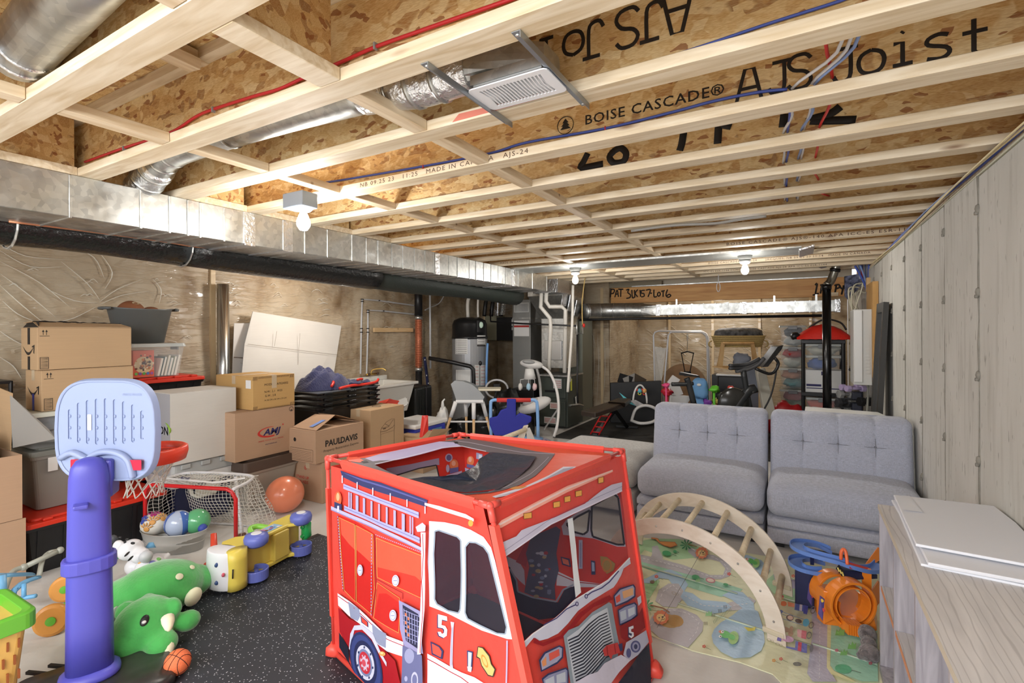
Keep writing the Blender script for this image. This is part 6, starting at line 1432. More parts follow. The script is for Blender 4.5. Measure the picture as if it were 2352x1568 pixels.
D.poly((214,212,232),[(1900,1065),(1922,1050),(1926,1090),(1908,1112)]); D.poly((150,22,34),[(1800,1232),(1905,1172),(1930,1120),(1948,1240),(1830,1318),(1805,1300)])
D.poly(NAV,[(1844,1238),(1872,1228),(1874,1246),(1858,1252),(1860,1266),(1874,1270),(1876,1292),(1860,1306),(1844,1296)]); D.poly((236,236,248),[(1848,1238),(1876,1228),(1877,1244),(1862,1250),(1863,1264),(1877,1268),(1879,1290),(1864,1303),(1848,1292),(1849,1282),(1864,1290),(1868,1276),(1850,1270)])
D.poly((196,196,220),[(1832,1328),(1952,1255),(1968,1325),(1905,1400),(1850,1440),(1815,1400)]); D.ell((90,92,146),1888,1352,30,36); D.ell((168,170,206),1888,1352,20,26); D.ell((60,64,110),1888,1352,11,15); D.ell((90,92,146),1846,1390,14,28)
D.poly((216,212,232),[(1520,1568),(1600,1520),(1660,1500),(1700,1450),(1800,1400),(1856,1432),(1790,1500),(1740,1568)])
D.poly((26,30,56),[(1780,1568),(1850,1480),(1905,1400),(1966,1330),(1975,1420),(1978,1568)])
D.poly((206,60,62),[(1690,1372),(1712,1345),(1780,1328),(1794,1388),(1748,1402),(1740,1428),(1726,1405),(1700,1408)]); D.line((150,30,40),[(1715,1350),(1720,1402)],4); D.line((150,30,40),[(1760,1338),(1766,1392)],4)
D.poly(NAV,[(1782,1340),(1806,1330),(1808,1372),(1794,1382)])
D.make('printed_pattern')
# ---- far side panel (its inside shows through the windscreen)
wr1 = [(1500,628),(1560,585),(1638,545),(1625,670),(1600,688),(1540,672)]; wr2 = [(1650,520),(1780,448),(1806,470),(1842,748),(1800,748),(1700,716),(1655,700),(1646,660)]
hr = [tr(right,cc_,wr1),tr(right,cc_,wr2)]
sheet(right,hr,TRED,'right_panel')
for h_ in hr: window(right,h_)
D = Dec(right,cc_,-1)
D.poly((206,206,220),[(1470,640),(1500,600),(1650,500),(1790,430),(1815,480),(1850,760),(1800,760),(1660,712),(1560,700),(1480,690)],[wr1,wr2])
for wv in (wr1,wr2): D.line((26,26,34),wv,12,True)
D.poly((220,216,226),[(1445,905),(1560,960),(1740,985),(1700,1000),(1560,1000),(1440,990)]); D.line(DRED,[(1445,920),(1560,970),(1720,985)],5)
D.poly((214,210,226),[(1130,810),(1220,850),(1250,900),(1255,990),(1220,960),(1165,900)])
D.poly((190,36,40),[(1255,740),(1300,720),(1260,880),(1200,850)])
D.poly((36,40,62),[(1110,850),(1165,880),(1210,960),(1210,1020),(1300,1060),(1450,1090),(1490,1010),(1560,990),(1560,1060),(1430,1180),(1300,1290),(1230,1330),(1190,1250)]); D.line((160,170,186),[(1165,890),(1205,960),(1212,1025),(1300,1060),(1440,1085),(1480,1015),(1540,985)],10)
D.poly((84,88,112),[(1290,700),(1440,640),(1465,660),(1440,800),(1455,900),(1430,990),(1435,1075),(1300,1050),(1250,1030),(1280,880),(1260,800)])
rnd = random.Random(6)
for i in range(24): D.ell(rnd.choice([(160,166,190),(130,140,170),(190,196,214),(180,160,120),(180,60,70)]),rnd.uniform(1290,1420),rnd.uniform(735,1060),rnd.uniform(8,17),rnd.uniform(6,12)); D.k -= .85
D.k += 2
D.line((190,190,214),[(1585,720),(1585,890)],22); D.line((150,150,190),[(1585,735),(1585,880)],6)
D.poly(NAV,[(1645,840),(1670,845),(1672,925),(1648,925)]); D.poly((170,190,220),[(1650,850),(1666,854),(1668,905),(1652,905)])
D.poly((170,140,70),[(1700,815),(1740,820),(1790,860),(1780,900),(1740,920),(1705,870)]); D.ell((206,130,60),1740,870,30,42,0,hole=.72)
D.poly(NAV,[(1466,818),(1520,830),(1528,880),(1475,865)]); D.poly((232,120,90),[(1474,826),(1512,838),(1520,872),(1482,858)])
D.make('printed_pattern')
D = Dec(right,cf_,-1)
D.ell((236,140,90),2005,460,48,66); D.ell((246,190,170),2000,440,22,36); D.poly((110,116,176),[(1955,500),(2055,520),(2055,565),(1955,545)]); D.poly((196,190,220),[(1900,545),(2080,600),(2080,640),(1900,590)]); D.poly((170,174,210),[(2085,345),(2170,370),(2165,450),(2085,430)]); D.poly((230,232,240),[(2120,370),(2160,384),(2158,440),(2118,425)])
D.make('printed_pattern')
# ---- back panel (inside seen through the roof opening)
wb_ = [(990,655),(1300,560),(1540,515),(1580,700),(1560,900),(1100,900)]
hb = tr(back,cf_,wb_); sheet(back,[hb],TRED,'back_panel'); window(back,hb)
D = Dec(back,cf_,-1)
D.poly((176,168,196),[(860,560),(1200,500),(1575,420),(1580,515),(1540,512),(1300,556),(990,652),(900,640)]); D.line((60,60,70),wb_[:4],16)
D.ell((196,190,220),1708,415,50,56); D.ell((110,110,160),1708,415,34,40); D.ell((196,190,220),1692,560,24,54)
D.ell((236,140,90),1775,510,60,74); D.ell((246,190,160),1770,490,28,36); D.poly((110,116,176),[(1715,560),(1835,540),(1835,600),(1720,630)]); D.poly((206,200,226),[(1672,650),(1882,590),(1882,630),(1675,685)])
D.make('printed_pattern')
# ---- roof
class Roof(Panel):
    def __call__(s,u,v,off=0):
        a,b,a0,b0 = s.q; p = a.lerp(b,u).lerp(a0.lerp(b0,u),v); k = min(max(u,0),1),min(max(v,0),1)
        return p + Vector((0,0,off - .030 * sin(pi * k[0]) * sin(pi * k[1])))
dz_ = Vector((0,0,.012))
roof = Roof(TA_ - dz_,TD_ - dz_,TB_ - dz_,TC_ - dz_,(0,0,1))
op = [(395,288),(560,250),(900,160),(1050,150),(1230,190),(1420,225),(1600,235),(1430,400),(1280,482),(1100,497),(960,500),(840,480),(700,425),(600,385)]
ho = tr(roof,ce_,op)
b = B(); nR = 24; us = [i / nR for i in range(nR + 1)]
outer = [(.04 + .92 * i / 12,.03 + .02 * 0) for i in range(12)] + [(.97,.04 + .92 * i / 12) for i in range(12)] + [(.96 - .92 * i / 12,.97) for i in range(12)] + [(.03,.96 - .92 * i / 12) for i in range(12)]
b.poly(roof,outer,[ho],L=.045).make('roof_panel',mat('orange_red_roof_fabric',(224,88,62),.5,bump=(6,.9),n=(4,.1)),tent)
D = Dec(roof,ce_)
ringo = [(185,285),(260,240),(330,235),(440,205),(700,150),(880,112),(1000,100),(1080,88),(1300,120),(1600,185),(1748,203),(1690,280),(1600,370),(1480,440),(1350,480),(1250,500),(1080,512),(930,520),(800,490),(640,435),(480,375),(330,335)]
D.poly((104,98,104),ringo,[op])
D.poly((176,170,206),[(320,238),(440,205),(700,150),(880,112),(985,118),(1040,145),(900,165),(560,252),(440,255),(380,262)]); D.line((206,202,220),[(395,284),(560,246),(900,157),(1050,148),(1230,187)],5); D.line((200,194,210),[(230,282),(420,330),(640,400),(840,470),(1000,508)],2.5); D.line((200,194,210),[(1000,108),(1100,120),(1300,160),(1500,195),(1740,206)],2.5); D.line((200,194,210),[(1700,230),(1560,360),(1380,455),(1250,492)],2.5)
D.poly((226,96,70),[(180,235),(262,228),(320,262),(280,272),(200,262)]); D.poly((28,28,32),[(290,262),(330,256),(350,270),(310,275)]); D.poly((28,28,32),[(985,116),(1015,114),(1022,126),(998,130)])
D.poly((206,206,220),[(1275,530),(1400,490),(1540,445),(1700,370),(1810,305),(1905,305),(1850,350),(1700,425),(1560,485),(1420,515),(1300,540)]); D.poly((150,154,176),[(1300,534),(1560,460),(1810,320),(1890,308),(1840,345),(1560,478)])
D.poly((206,140,70),[(1405,470),(1450,455),(1540,452),(1500,470),(1430,478)])
D.make('printed_pattern')
fl = [(612,402),(760,392),(930,385),(1010,380),(1090,340),(1150,295),(1180,250),(1235,210),(1262,195),(1320,215),(1450,225),(1606,234),(1560,310),(1450,400),(1330,475),(1200,496),(1080,502),(960,494),(840,470),(700,435)]
FLM = mat('dark_slate_flap',(52,58,74),.32,bump=(16,1))
fc = tr(roof,ce_,fl); cu_,cv_ = sum(p[0] for p in fc) / len(fc),sum(p[1] for p in fc) / len(fc)
b = B(); rings_ = 6; vs = []; fs = []
for r_ in range(rings_ + 1):
    k = r_ / rings_
    for u,v in fc:
        uu,vv = cu_ + (u - cu_) * k,cv_ + (v - cv_) * k
        vs.append(roof(uu,vv,.006 - .030 * (1 - k) + .014 * mn.noise(Vector((uu * 14,vv * 14,1))) + .010 * abs(sin(uu * 22 + vv * 16)) * (k if k < .95 else .2)))
n_ = len(fc)
for r_ in range(rings_):
    for i in range(n_): fs.append((r_ * n_ + i,r_ * n_ + (i + 1) % n_,(r_ + 1) * n_ + (i + 1) % n_,(r_ + 1) * n_ + i))
b.add(vs,fs).make('roof_flap',FLM,tent,smooth=True)
# ---- poles, sleeves and corner pieces
def pole(a,b_,r=.0085,name='tent_pole'): return B().cyl(a,b_,r,n=10).make(name,TUBE,tent,smooth=True)
for a,b_,k0,k1 in ((TA_,TD_,.12,.93),(TD_,TC_,.05,.86),(TC_,TB_,.10,.92),(TB_,TA_,.13,.87)):
    pole(a,b_); e = (b_ - a).normalized()
    p0,p1 = a.lerp(b_,k0),a.lerp(b_,k1); z_ = Vector((0,0,.014))
    b = B(); b.rings([[p + z_ * .9,p + e.cross(Vector((0,0,1))) * .011,p - Vector((0,0,.030)),p - e.cross(Vector((0,0,1))) * .011] for p in (p0,p0.lerp(p1,.3) ,p0.lerp(p1,.6),p1)]); b.make('pole_sleeve',TREDL,tent)
for top,bot,k0,k1 in ((TA_,TA0,.15,.80),(TB_,TB0,.2,.9),(TC_,TC0,.18,.86),(TD_,TD0,.06,.9)):
    pole(top,bot); c2 = (TA_ + TC_) / 2; rad = Vector((top.x - c2.x,top.y - c2.y,0)).normalized()
    tan = Vector((-rad.y,rad.x,0)); p0,p1 = top.lerp(bot,k0),top.lerp(bot,k1)
    B().rings([[p + rad * .014,p + tan * .018,p - rad * .012,p - tan * .018] for p in (p0,p0.lerp(p1,.5),p1)]).make('corner_sleeve',TREDL,tent)
    B().ell(top,(.014,.014,.014),n=12).make('corner_joint',TUBE,tent,smooth=True)
    for o_ in (TA_,TB_,TC_,TD_):
        if (o_ - top).length > .1 and (o_ - top).length < 1.1: B().cyl(top,top + (o_ - top).normalized() * .045,.012,n=10).make('joint_arm',TUBE,tent,smooth=True)
    B().cyl(top,top + (bot - top).normalized() * .05,.012,n=10).make('joint_arm',TUBE,tent,smooth=True)
for a,b_ in ((TA0,TD0),(TC0,TB0),(TB0,TA0)): B().tube([a + Vector((0,0,.012)),b_ + Vector((0,0,.012))],.012,8).make('base_pole',TREDL,tent,smooth=True)
for p_ in (TA0,TC0,TB0): lump(B(),(p_.x,p_.y,.035),(.035,.035,.03),3,.4,12).make('corner_foot',TREDL,tent,smooth=True)
B().poly(lambda u,v,off=0: TA0.lerp(TD0,u).lerp(TB0.lerp(TC0,u),v) + Vector((0,0,.014)),[(0,0),(1,0),(1,1),(0,1)]).make('tent_floor',mat('dark_tent_floor',(60,56,66),.6),tent)
# ================================================================ SOFA, PLAY MAT, ARCH, CABINET
def fabric(name,c):
    m,N,L,b = node_mat(name)
    f1 = noise_t(N,L,coords(N,L,(16,16,260)),3,2); f2 = noise_t(N,L,coords(N,L,(260,160,14)),3,2)
    mx = N.new('ShaderNodeMath'); mx.operation = 'ADD'; L.new(f1,mx.inputs[0]); L.new(f2,mx.inputs[1])
    cc = mixc(N,L,rng(N,L,mx.outputs[0],.7,1.3),tuple(v * .84 for v in c),tuple(min(255,v * 1.08) for v in c)); L.new(cc,b.inputs['Base Color'])
    b.inputs['Roughness'].default_value = .92; b.inputs['Sheen Weight'].default_value = .25; bumpn(N,L,b,mx.outputs[0],.25,.004); return m
SOF = fabric('light_grey_linen',(178,182,197)); SOFL = fabric('warm_light_grey_linen',(184,182,178))
def cushion(b,x0,x1,y0,y1,z0,z1,fn=None,n=18,e=5.0,r=None):
    """softly rounded block: superellipsoid-like sheet wrapped on a box; fn displaces"""
    cx,cy,cz = (x0 + x1) / 2,(y0 + y1) / 2,(z0 + z1) / 2; a,bb,c = (x1 - x0) / 2,(y1 - y0) / 2,(z1 - z0) / 2; R = r or .05
    base = []
    def face(o,u,v,nu,nv):
        def f(i,j):
            p = Vector(o) + Vector(u) * i + Vector(v) * j
            q = Vector((max(-a + R,min(a - R,p.x)),max(-bb + R,min(bb - R,p.y)),max(-c + R,min(c - R,p.z)))); d = p - q
            q2 = q + d.normalized() * R if d.length > 1e-9 else p
            w_ = Vector((cx,cy,cz)) + q2
            return fn(w_) if fn else w_
        b.grid(f,nu,nv)
    face((-a,-bb,c),(2 * a,0,0),(0,2 * bb,0),n * 2,n); face((-a,bb,-c),(2 * a,0,0),(0,-2 * bb,0),n * 2,n)
    face((-a,-bb,-c),(2 * a,0,0),(0,0,2 * c),n * 2,n); face((a,bb,-c),(-2 * a,0,0),(0,0,2 * c),n * 2,n)
    face((-a,bb,-c),(0,-2 * bb,0),(0,0,2 * c),n,n); face((a,-bb,-c),(0,2 * bb,0),(0,0,2 * c),n,n)
    return b
def weld(o):
    bm_ = bmesh.new(); bm_.from_mesh(o.data); bmesh.ops.remove_doubles(bm_,verts=bm_.verts,dist=.0008); bm_.to_mesh(o.data); bm_.free()
    for p in o.data.polygons: p.use_smooth = True
    return o
def sofa(label,x0,x1,yf,zb,zs,seed):
    t = thing('sofa_section',label,'sofa',((x0 + x1) / 2,yf + .4,0))
    for px_ in (x0 + .08,x1 - .08):
        for py_ in (yf + .1,yf + .75): B().box(px_ - .03,px_ + .03,py_ - .03,py_ + .03,.001,.04).make('foot',BLK,t)
    weld(cushion(B(),x0 + .004,x1 - .004,yf + .01,yf + .86,.04,.145,r=.02,n=10).make('base_lower',SOF,t))
    weld(cushion(B(),x0 + .004,x1 - .004,yf + .005,yf + .86,.147,.215,r=.022,n=10).make('base_upper',SOF,t))
    def seatf(p):
        u = (p.x - x0) / (x1 - x0); v = (p.y - yf) / .62
        if p.z > .38: p = p + Vector((0,0,.022 * sin(pi * min(max(u,0),1)) * sin(pi * min(max(v,0),1)) - .018 * (abs(2 * u - 1) ** 6)))
        return p
    weld(cushion(B(),x0 + .004,x1 - .004,yf - .005,yf + .68,.218,zs,seatf,r=.075,n=16).make('seat_cushion',SOF,t))
    W = x1 - x0; tuft = [(x0 + W * k,zz__) for k in (.25,.5,.75) for zz__ in (zs + .20,)]
    y0b,tk = yf + .50,.20
    def backf(p):
        lean = (p.z - zs) * .16; fr = p.y < y0b + tk * .5
        if fr:
            d = 0
            for tx,tz in tuft:
                r2 = ((p.x - tx) / .05) ** 2 + ((p.z - tz) / .05) ** 2; d += .018 * math.exp(-r2)
                r3 = abs(p.x - tx) / .012; d += .006 * math.exp(-r3 * r3);
            d += .006 * math.exp(-((p.z - tuft[0][1]) / .012) ** 2)
            p = p + Vector((0,d,0))
        if p.z > zb - .12:
            for k in (.25,.5,.75):
                p = p + Vector((0,0,-.014 * math.exp(-((p.x - (x0 + W * k)) / .03) ** 2) * (1 if p.y < y0b + tk * .8 else 0)))
        return p + Vector((0,lean,0))
    bk = weld(cushion(B(),x0 + .006,x1 - .006,y0b,y0b + tk,.22,zb,backf,r=.055,n=46).make('back_cushion',SOF,t))
    for tx,tz in tuft: B().ell((tx,y0b + .028 + (tz - zs) * .16,tz),(.009,.006,.009),n=8).make('tuft_button',mat('dark_grey_button',(110,112,120),.8),bk)
    st = mat('seam_grey',(140,142,150),.9)
    for (tx,tz) in tuft: B().tube([(tx,y0b + .004 + (z - zs) * .16 + .006,z) for z in [zs + .02 + (zb - zs - .07) * i / 8 for i in range(9)]],.0022,4).make('seam_piping',st,bk)
    B().tube([(x0 + .05 + (W - .1) * i / 10,y0b + .010 + (tuft[0][1] - zs) * .16,tuft[0][1]) for i in range(11)],.0022,4).make('seam_piping',st,bk)
    return t
sofa('left light grey tufted armless sofa section behind the wooden arch',-1.115,-.214,3.86,.865,.455,1)
sofa('right light grey tufted armless sofa section against the concrete wall',-.206,.695,3.86,.865,.455,2)
t = thing('ottoman','light grey upholstered ottoman section left of the sofa behind the tent','ottoman',(-1.55,4.4,0))
def ottf(p): return p + Vector((0,0,.018 * sin(pi * min(max((p.x + 2.0) / .85,0),1)) * sin(pi * min(max((p.y - 3.95) / .9,0),1)) if p.z > .3 else 0))
weld(cushion(B(),-1.99,-1.14,3.93,4.84,.225,.44,ottf,r=.07,n=14).make('seat_cushion',SOFL,t))
weld(cushion(B(),-1.985,-1.145,3.94,4.83,.04,.222,r=.025,n=8).make('ottoman_base',SOFL,t))
for x in (-1.9,-1.25):
    for y in (4.0,4.75): B().box(x - .03,x + .03,y - .03,y + .03,.001,.04).make('foot',BLK,t)
# ---- printed play mat, traced on the floor plane
def gz(x,y,z=.006): p = P(x,y,z=z); return p.x,p.y
m1 = thing('play_mat','thin foam play mat printed with roads, ponds and animals','play mat',(-.4,2.8,0))
edge = [gz(*p) for p in ((1462,1232),(1505,1225),(1750,1280),(1850,1295),(2030,1330))]
co = [(-1.14,3.62),(.66,3.82),(.66,1.5),(.26,1.42)]
L1 = [gz(1440,1470),gz(1514,1493),gz(1590,1493),gz(1700,1520),gz(1775,1547),gz(1880,1568)]
outer = [(-1.10,3.60),(-.3,3.70),(.50,3.78),(.66,3.70),(.66,1.9),(.30,1.95)] + [L1[4],L1[3],L1[2]] + [gz(1554,1478),gz(1508,1463),gz(1445,1440)] + [(-1.0,2.5)]
def zlay(k): return lambda u,v,off=0: Vector((u,v,.0062 + k * .00035))
B().hull([(x,y,.0012) for x,y in outer],[(x,y,.006) for x,y in outer]).make('mat_sheet',mat('pale_yellow_foam',(226,228,192),.4,bump=(30,.2)),m1)
class Floor:
    def __init__(s): s.b = B(); s.k = 0
    def cv(s,pts): return [gz(1440 + x / 3.986,1180 + y / 3.986) for x,y in pts]
    def poly(s,col,pts,holes=(),conv=True): s.k += 1; s.b.poly(zlay(s.k),s.cv(pts) if conv else pts,[s.cv(h) for h in holes],col=col)
    def ell(s,col,x,y,rx,ry,rot=0,n=14,hole=None,same=False):
        f = lambda q: [(x + q * (rx * cos(a) * cos(rot) - ry * sin(a) * sin(rot)),y + q * (rx * cos(a) * sin(rot) + ry * sin(a) * cos(rot))) for a in [2 * pi * i / n for i in range(n)]]
        s.poly(col,f(1),[f(hole)] if hole else ())
        if same: s.k -= .9
    def line(s,col,pts,w_=4,dash=False):
        for (x0,y0),(x1,y1) in zip(pts,pts[1:]):
            L_ = math.hypot(x1 - x0,y1 - y0); n_ = max(1,int(L_ / 36)) if dash else 1
            for i in range(n_):
                a,b_ = i / n_,(i + (.55 if dash else 1)) / n_; nx,ny = -(y1 - y0) / L_ * w_ / 2,(x1 - x0) / L_ * w_ / 2
                q = [(x0 + (x1 - x0) * a,y0 + (y1 - y0) * a),(x0 + (x1 - x0) * b_,y0 + (y1 - y0) * b_)]
                s.b.poly(zlay(s.k + 1),s.cv([(q[0][0] + nx,q[0][1] + ny),(q[1][0] + nx,q[1][1] + ny),(q[1][0] - nx,q[1][1] - ny),(q[0][0] - nx,q[0][1] - ny)]),col=col)
        s.k += .3
F = Floor(); RD,GN,BL,YL = (192,190,196),(172,212,164),(174,204,228),(228,226,172)
MINT = (164,214,188)
F.poly(GN,[(60,270),(160,240),(240,225),(480,230),(640,290),(700,330),(640,400),(420,420),(160,330),(100,400)]); F.poly(GN,[(130,600),(260,560),(300,620),(180,820),(120,760)])
F.poly(MINT,[(120,430),(400,500),(620,560),(900,640),(1060,690),(1010,740),(860,760),(620,690),(420,620),(330,560),(100,470)])
F.poly(RD,[(70,420),(110,370),(300,410),(520,470),(760,560),(880,560),(900,500),(850,440),(780,420),(620,400),(560,350),(560,300),(640,330),(680,360),(800,380),(900,430),(960,500),(940,570),(860,600),(700,590),(500,540),(280,480)])
F.poly(RD,[(230,300),(280,290),(330,400),(300,470),(200,440),(230,370)])
F.poly(BL,[(100,570),(160,600),(240,560),(300,530),(400,510),(500,560),(560,650),(520,720),(440,680),(380,600),(300,590),(220,640),(130,630)])
F.poly(RD,[(260,800),(290,700),(380,640),(470,640),(540,740),(620,800),(720,840),(860,830),(1000,800),(1120,760),(1180,800),(1120,880),(900,890),(700,870),(500,790),(450,860),(330,850)])
F.poly(BL,[(490,760),(520,710),(600,730),(680,790),(800,800),(900,810),(960,850),(900,900),(780,920),(650,880),(560,850)]); F.poly(BL,[(870,750),(960,705),(1060,720),(1160,820),(1180,960),(1130,990),(1060,870),(960,790)])
F.poly(RD,[(180,1040),(230,940),(360,870),(500,870),(640,930),(700,1000),(690,1080),(640,1140),(560,1230),(420,1190),(300,1140)])
F.ell((196,164,110),380,985,110,62,.25); F.ell((190,150,90),440,985,80,55,.2)
F.poly(BL,[(775,1120),(800,1060),(860,1000),(960,940),(1020,890),(1100,850),(1200,900),(1250,1060),(1262,1180),(1230,1260),(1130,1320),(980,1330),(860,1270),(790,1190)])
F.poly((176,204,226),[(1010,400),(1100,380),(1230,430),(1310,520),(1270,580),(1120,560),(1030,480)])
F.poly(GN,[(1340,560),(1500,600),(1600,690),(1640,760),(1660,840),(1380,770),(1250,640)]); F.poly((178,174,200),[(1340,560),(1640,640),(1660,700),(1500,690),(1360,640)])
F.poly((190,188,204),[(1690,860),(1850,930),(1860,1000),(1840,1420),(1920,1547),(1700,1547),(1650,1470),(1700,1100)]); F.poly(YL,[(1835,1020),(1870,1030),(1860,1400),(1900,1450),(2100,1547),(2060,1547),(1870,1480),(1830,1420)])
F.poly(MINT,[(1870,1030),(2290,1060),(2300,1547),(2150,1547),(1900,1450),(1862,1400)])
for pts in ([(110,410),(300,445),(520,505),(760,580),(880,580),(925,520),(880,450),(790,405)],[(290,820),(330,720),(420,660),(500,740)],[(530,760),(700,850),(900,860),(1120,830)],[(215,1040),(300,930),(420,890),(560,920),(660,1000),(640,1090),(560,1180)],[(1770,900),(1760,1540)],[(600,330),(680,380),(820,410)]): F.line((232,230,232),pts,5,True)
def tree(x,y,rx,ry,rot=.2,c=(60,160,96)): F.ell(c,x,y,rx,ry,rot); F.line((90,110,90),[(x + rx,y + ry * .3),(x + rx * 2.1,y + ry * .9)],5)
tree(365,370,42,24); tree(630,590,36,22); tree(1980,1435,78,42,.15,(96,184,140)); tree(440,355,18,12); tree(905,660,24,12)
F.poly((190,110,60),[(225,225),(285,235),(300,262),(440,268),(462,300),(400,322),(330,300),(290,275),(262,245),(222,240)]); F.poly((230,156,80),[(230,228),(282,238),(300,268),(436,272),(452,298),(400,314),(332,294),(292,270),(262,240),(228,236)])
def lion(x,y,s=1.0):
    F.poly((226,128,84),[(x + s * (66 + 9 * (i % 2)) * cos(2 * pi * i / 22) * .95,y + s * (58 + 8 * (i % 2)) * sin(2 * pi * i / 22)) for i in range(22)]); F.ell((240,206,140),x,y + 4 * s,42 * s,34 * s,.3)
    F.ell((70,44,34),x + 14 * s,y - 2 * s,9 * s,8 * s,same=True); F.ell((40,30,30),x - 16 * s,y + 4 * s,5 * s,7 * s,same=True); F.ell((40,30,30),x + 30 * s,y - 16 * s,5 * s,5 * s); F.line((90,40,30),[(x + 5 * s,y + 18 * s),(x + 20 * s,y + 22 * s),(x + 34 * s,y + 12 * s)],4 * s)
lion(312,965,1.05); lion(685,372,.85)
def palm(x,y,s=1.0,c=(76,168,110)):
    for i in range(9):
        a = 2 * pi * i / 9 + .2; F.poly(c,[(x,y),(x + 70 * s * cos(a + .15),y + 60 * s * sin(a + .15)),(x + 84 * s * cos(a),y + 72 * s * sin(a)),(x + 60 * s * cos(a - .18),y + 52 * s * sin(a - .18))]); F.k -= .9
    F.k += 1
palm(180,860,.85); F.line((150,100,60),[(215,858),(330,885),(390,925)],14); palm(545,300,.75,(40,130,80)); F.line((150,100,60),[(560,295),(640,320)],8)
def frog(x,y,s=1.0):
    F.ell((150,196,110),x + 75 * s,y + 30 * s,48 * s,62 * s,.2); F.ell((96,190,90),x,y,52 * s,34 * s,.3); F.ell((96,190,90),x + 60 * s,y + 25 * s,34 * s,24 * s,.5); F.ell((220,150,120),x - 40 * s,y - 22 * s,22 * s,14 * s,.4)
    for dx,dy in ((-25,-22),(-45,22)): F.ell((240,244,240),x + dx * s,y + dy * s,14 * s,13 * s); F.ell((30,40,30),x + dx * s + 3,y + dy * s,6 * s,6 * s)
frog(900,1130,1.0); frog(1130,455,.7)
F.poly((226,216,100),[(1070,1070),(1140,1080),(1180,1070),(1170,1105),(1110,1110)])
def flower(x,y,s=1.0,c=(214,96,80)):
    for i in range(5): a = 2 * pi * i / 5; F.ell(c,x + 12 * s * cos(a),y + 11 * s * sin(a),8 * s,7 * s,0,8,same=True)
    F.k += 1; F.line((110,130,90),[(x + 10 * s,y + 8 * s),(x + 70 * s,y + 36 * s)],3)
for x,y,c in ((706,1252,(214,96,80)),(1410,1370,(210,90,80)),(1345,1385,(226,160,80)),(1522,602,(214,100,60)),(1475,608,(214,150,90)),(935,585,(226,70,50)),(270,610,(226,80,60)),(1580,770,(206,110,140)),(2230,1420,(196,90,110)),(1920,1300,(206,110,140)),(2200,1290,(226,110,60)),(150,745,(230,170,150))): flower(x,y,.9,c)
for x,y,rx in ((748,960,30),(1950,1130,44),(2060,1260,40),(1985,1325,34),(240,675,36),(650,650,22)): F.poly((120,190,110) if x > 1000 else (140,196,130),[(x - rx,y + rx * .8),(x - rx * .7,y - rx * .5),(x - rx * .2,y),(x + .1 * rx,y - rx),(x + rx * .5,y - rx * .2),(x + rx,y - rx * .7),(x + rx * .9,y + rx * .8)])
F.ell((196,120,130),765,655,46,24,.2); F.ell((232,214,200),765,655,34,16,.2); F.ell((120,100,80),232,670,22,16)
for i in range(14): F.line((110,150,110),[(800 + i * 12,1060 - i * 9),(790 + i * 12,1030 - i * 9)],3)
for x,y in ((780,1000),(840,960),(890,925),(710,1080)):
    for j in range(3): F.line((60,60,60),[(x + j * 12,y),(x + j * 12 - 3,y - 32)],4)
# little train of animals
def car(x,y,c1,c2,w_=120,h=60):
    F.poly(c1,[(x,y),(x + w_,y + 24),(x + w_ - 6,y + 24 + h),(x - 6,y + h)]); F.poly(c2,[(x + w_ * .35,y + 8),(x + w_ * .55,y + 12),(x + w_ * .55 - 4,y + h + 12),(x + w_ * .35 - 4,y + h + 6)]); F.ell((120,118,116),x + w_ + 44,y + 62,24,38,.3,hole=.7)
F.ell((206,60,90),1412,808,26,14,.3); F.ell((210,170,130),1418,828,22,12,.3); F.line((110,110,90),[(1440,830),(1510,880)],3)
F.ell((232,128,80),1435,880,30,24,.2); F.poly((232,140,96),[(1470,862),(1535,880),(1532,915),(1475,905)]); car(1540,880,(96,110,184),(214,214,232)); F.poly((80,84,170),[(1620,895),(1655,905),(1650,985),(1615,975)])
F.poly((104,124,184),[(1365,1010),(1410,940),(1432,955),(1390,1022)]); F.line((110,140,180),[(1430,965),(1640,1040)],5); F.line((110,140,180),[(1400,1018),(1620,1090)],5); F.line((110,140,180),[(1420,985),(1500,1010)],4)
F.ell((96,66,52),1492,1018,36,28,.3); F.ell((226,190,170),1496,1018,26,20,.3); F.ell((96,74,60),1570,1050,32,20,.3); F.ell((100,176,206),1640,1065,30,38,.2); F.ell((120,118,116),1688,1090,24,34,.3,hole=.7)
F.ell((176,136,100),1450,1130,50,24,.3); F.ell((176,136,100),1500,1170,24,28); F.ell((176,136,100),1505,1130,18,30,.2); F.ell((226,130,120),1408,1130,18,16); F.poly((236,180,180),[(1560,1130),(1600,1140),(1596,1215),(1560,1200)]); F.poly((214,110,120),[(1600,1140),(1645,1150),(1640,1228),(1596,1215)]); F.ell((120,118,116),1668,1190,24,36,.2,hole=.7)
F.poly((120,110,190),[(1385,1185),(1420,1192),(1412,1250),(1372,1240)]); F.ell((206,160,196),1470,1225,60,30,.2); F.poly((104,110,184),[(1455,1295),(1540,1310),(1545,1245),(1650,1275),(1648,1362),(1530,1330),(1460,1310)]); F.poly((200,60,80),[(1570,1252),(1602,1260),(1595,1345),(1562,1336)]); F.ell((110,110,116),1690,1315,18,36,.1)
F.ell((110,110,100),1560,1465,40,20,.1)
F.poly((90,120,180),[(1480,505),(1540,520),(1560,540),(1500,530)])
for x,y in ((1300,1240),(1380,1280),(1430,530),(430,800)): F.ell((170,160,130),x,y,20,14,.3,hole=.8); F.ell((170,160,130),x + 30,y + 12,16,12,.3,hole=.8)
F.line((90,90,84),[(690,395),(610,540),(450,820),(275,1130)],4)
F.b.make('printed_picture',PRINTG,m1)
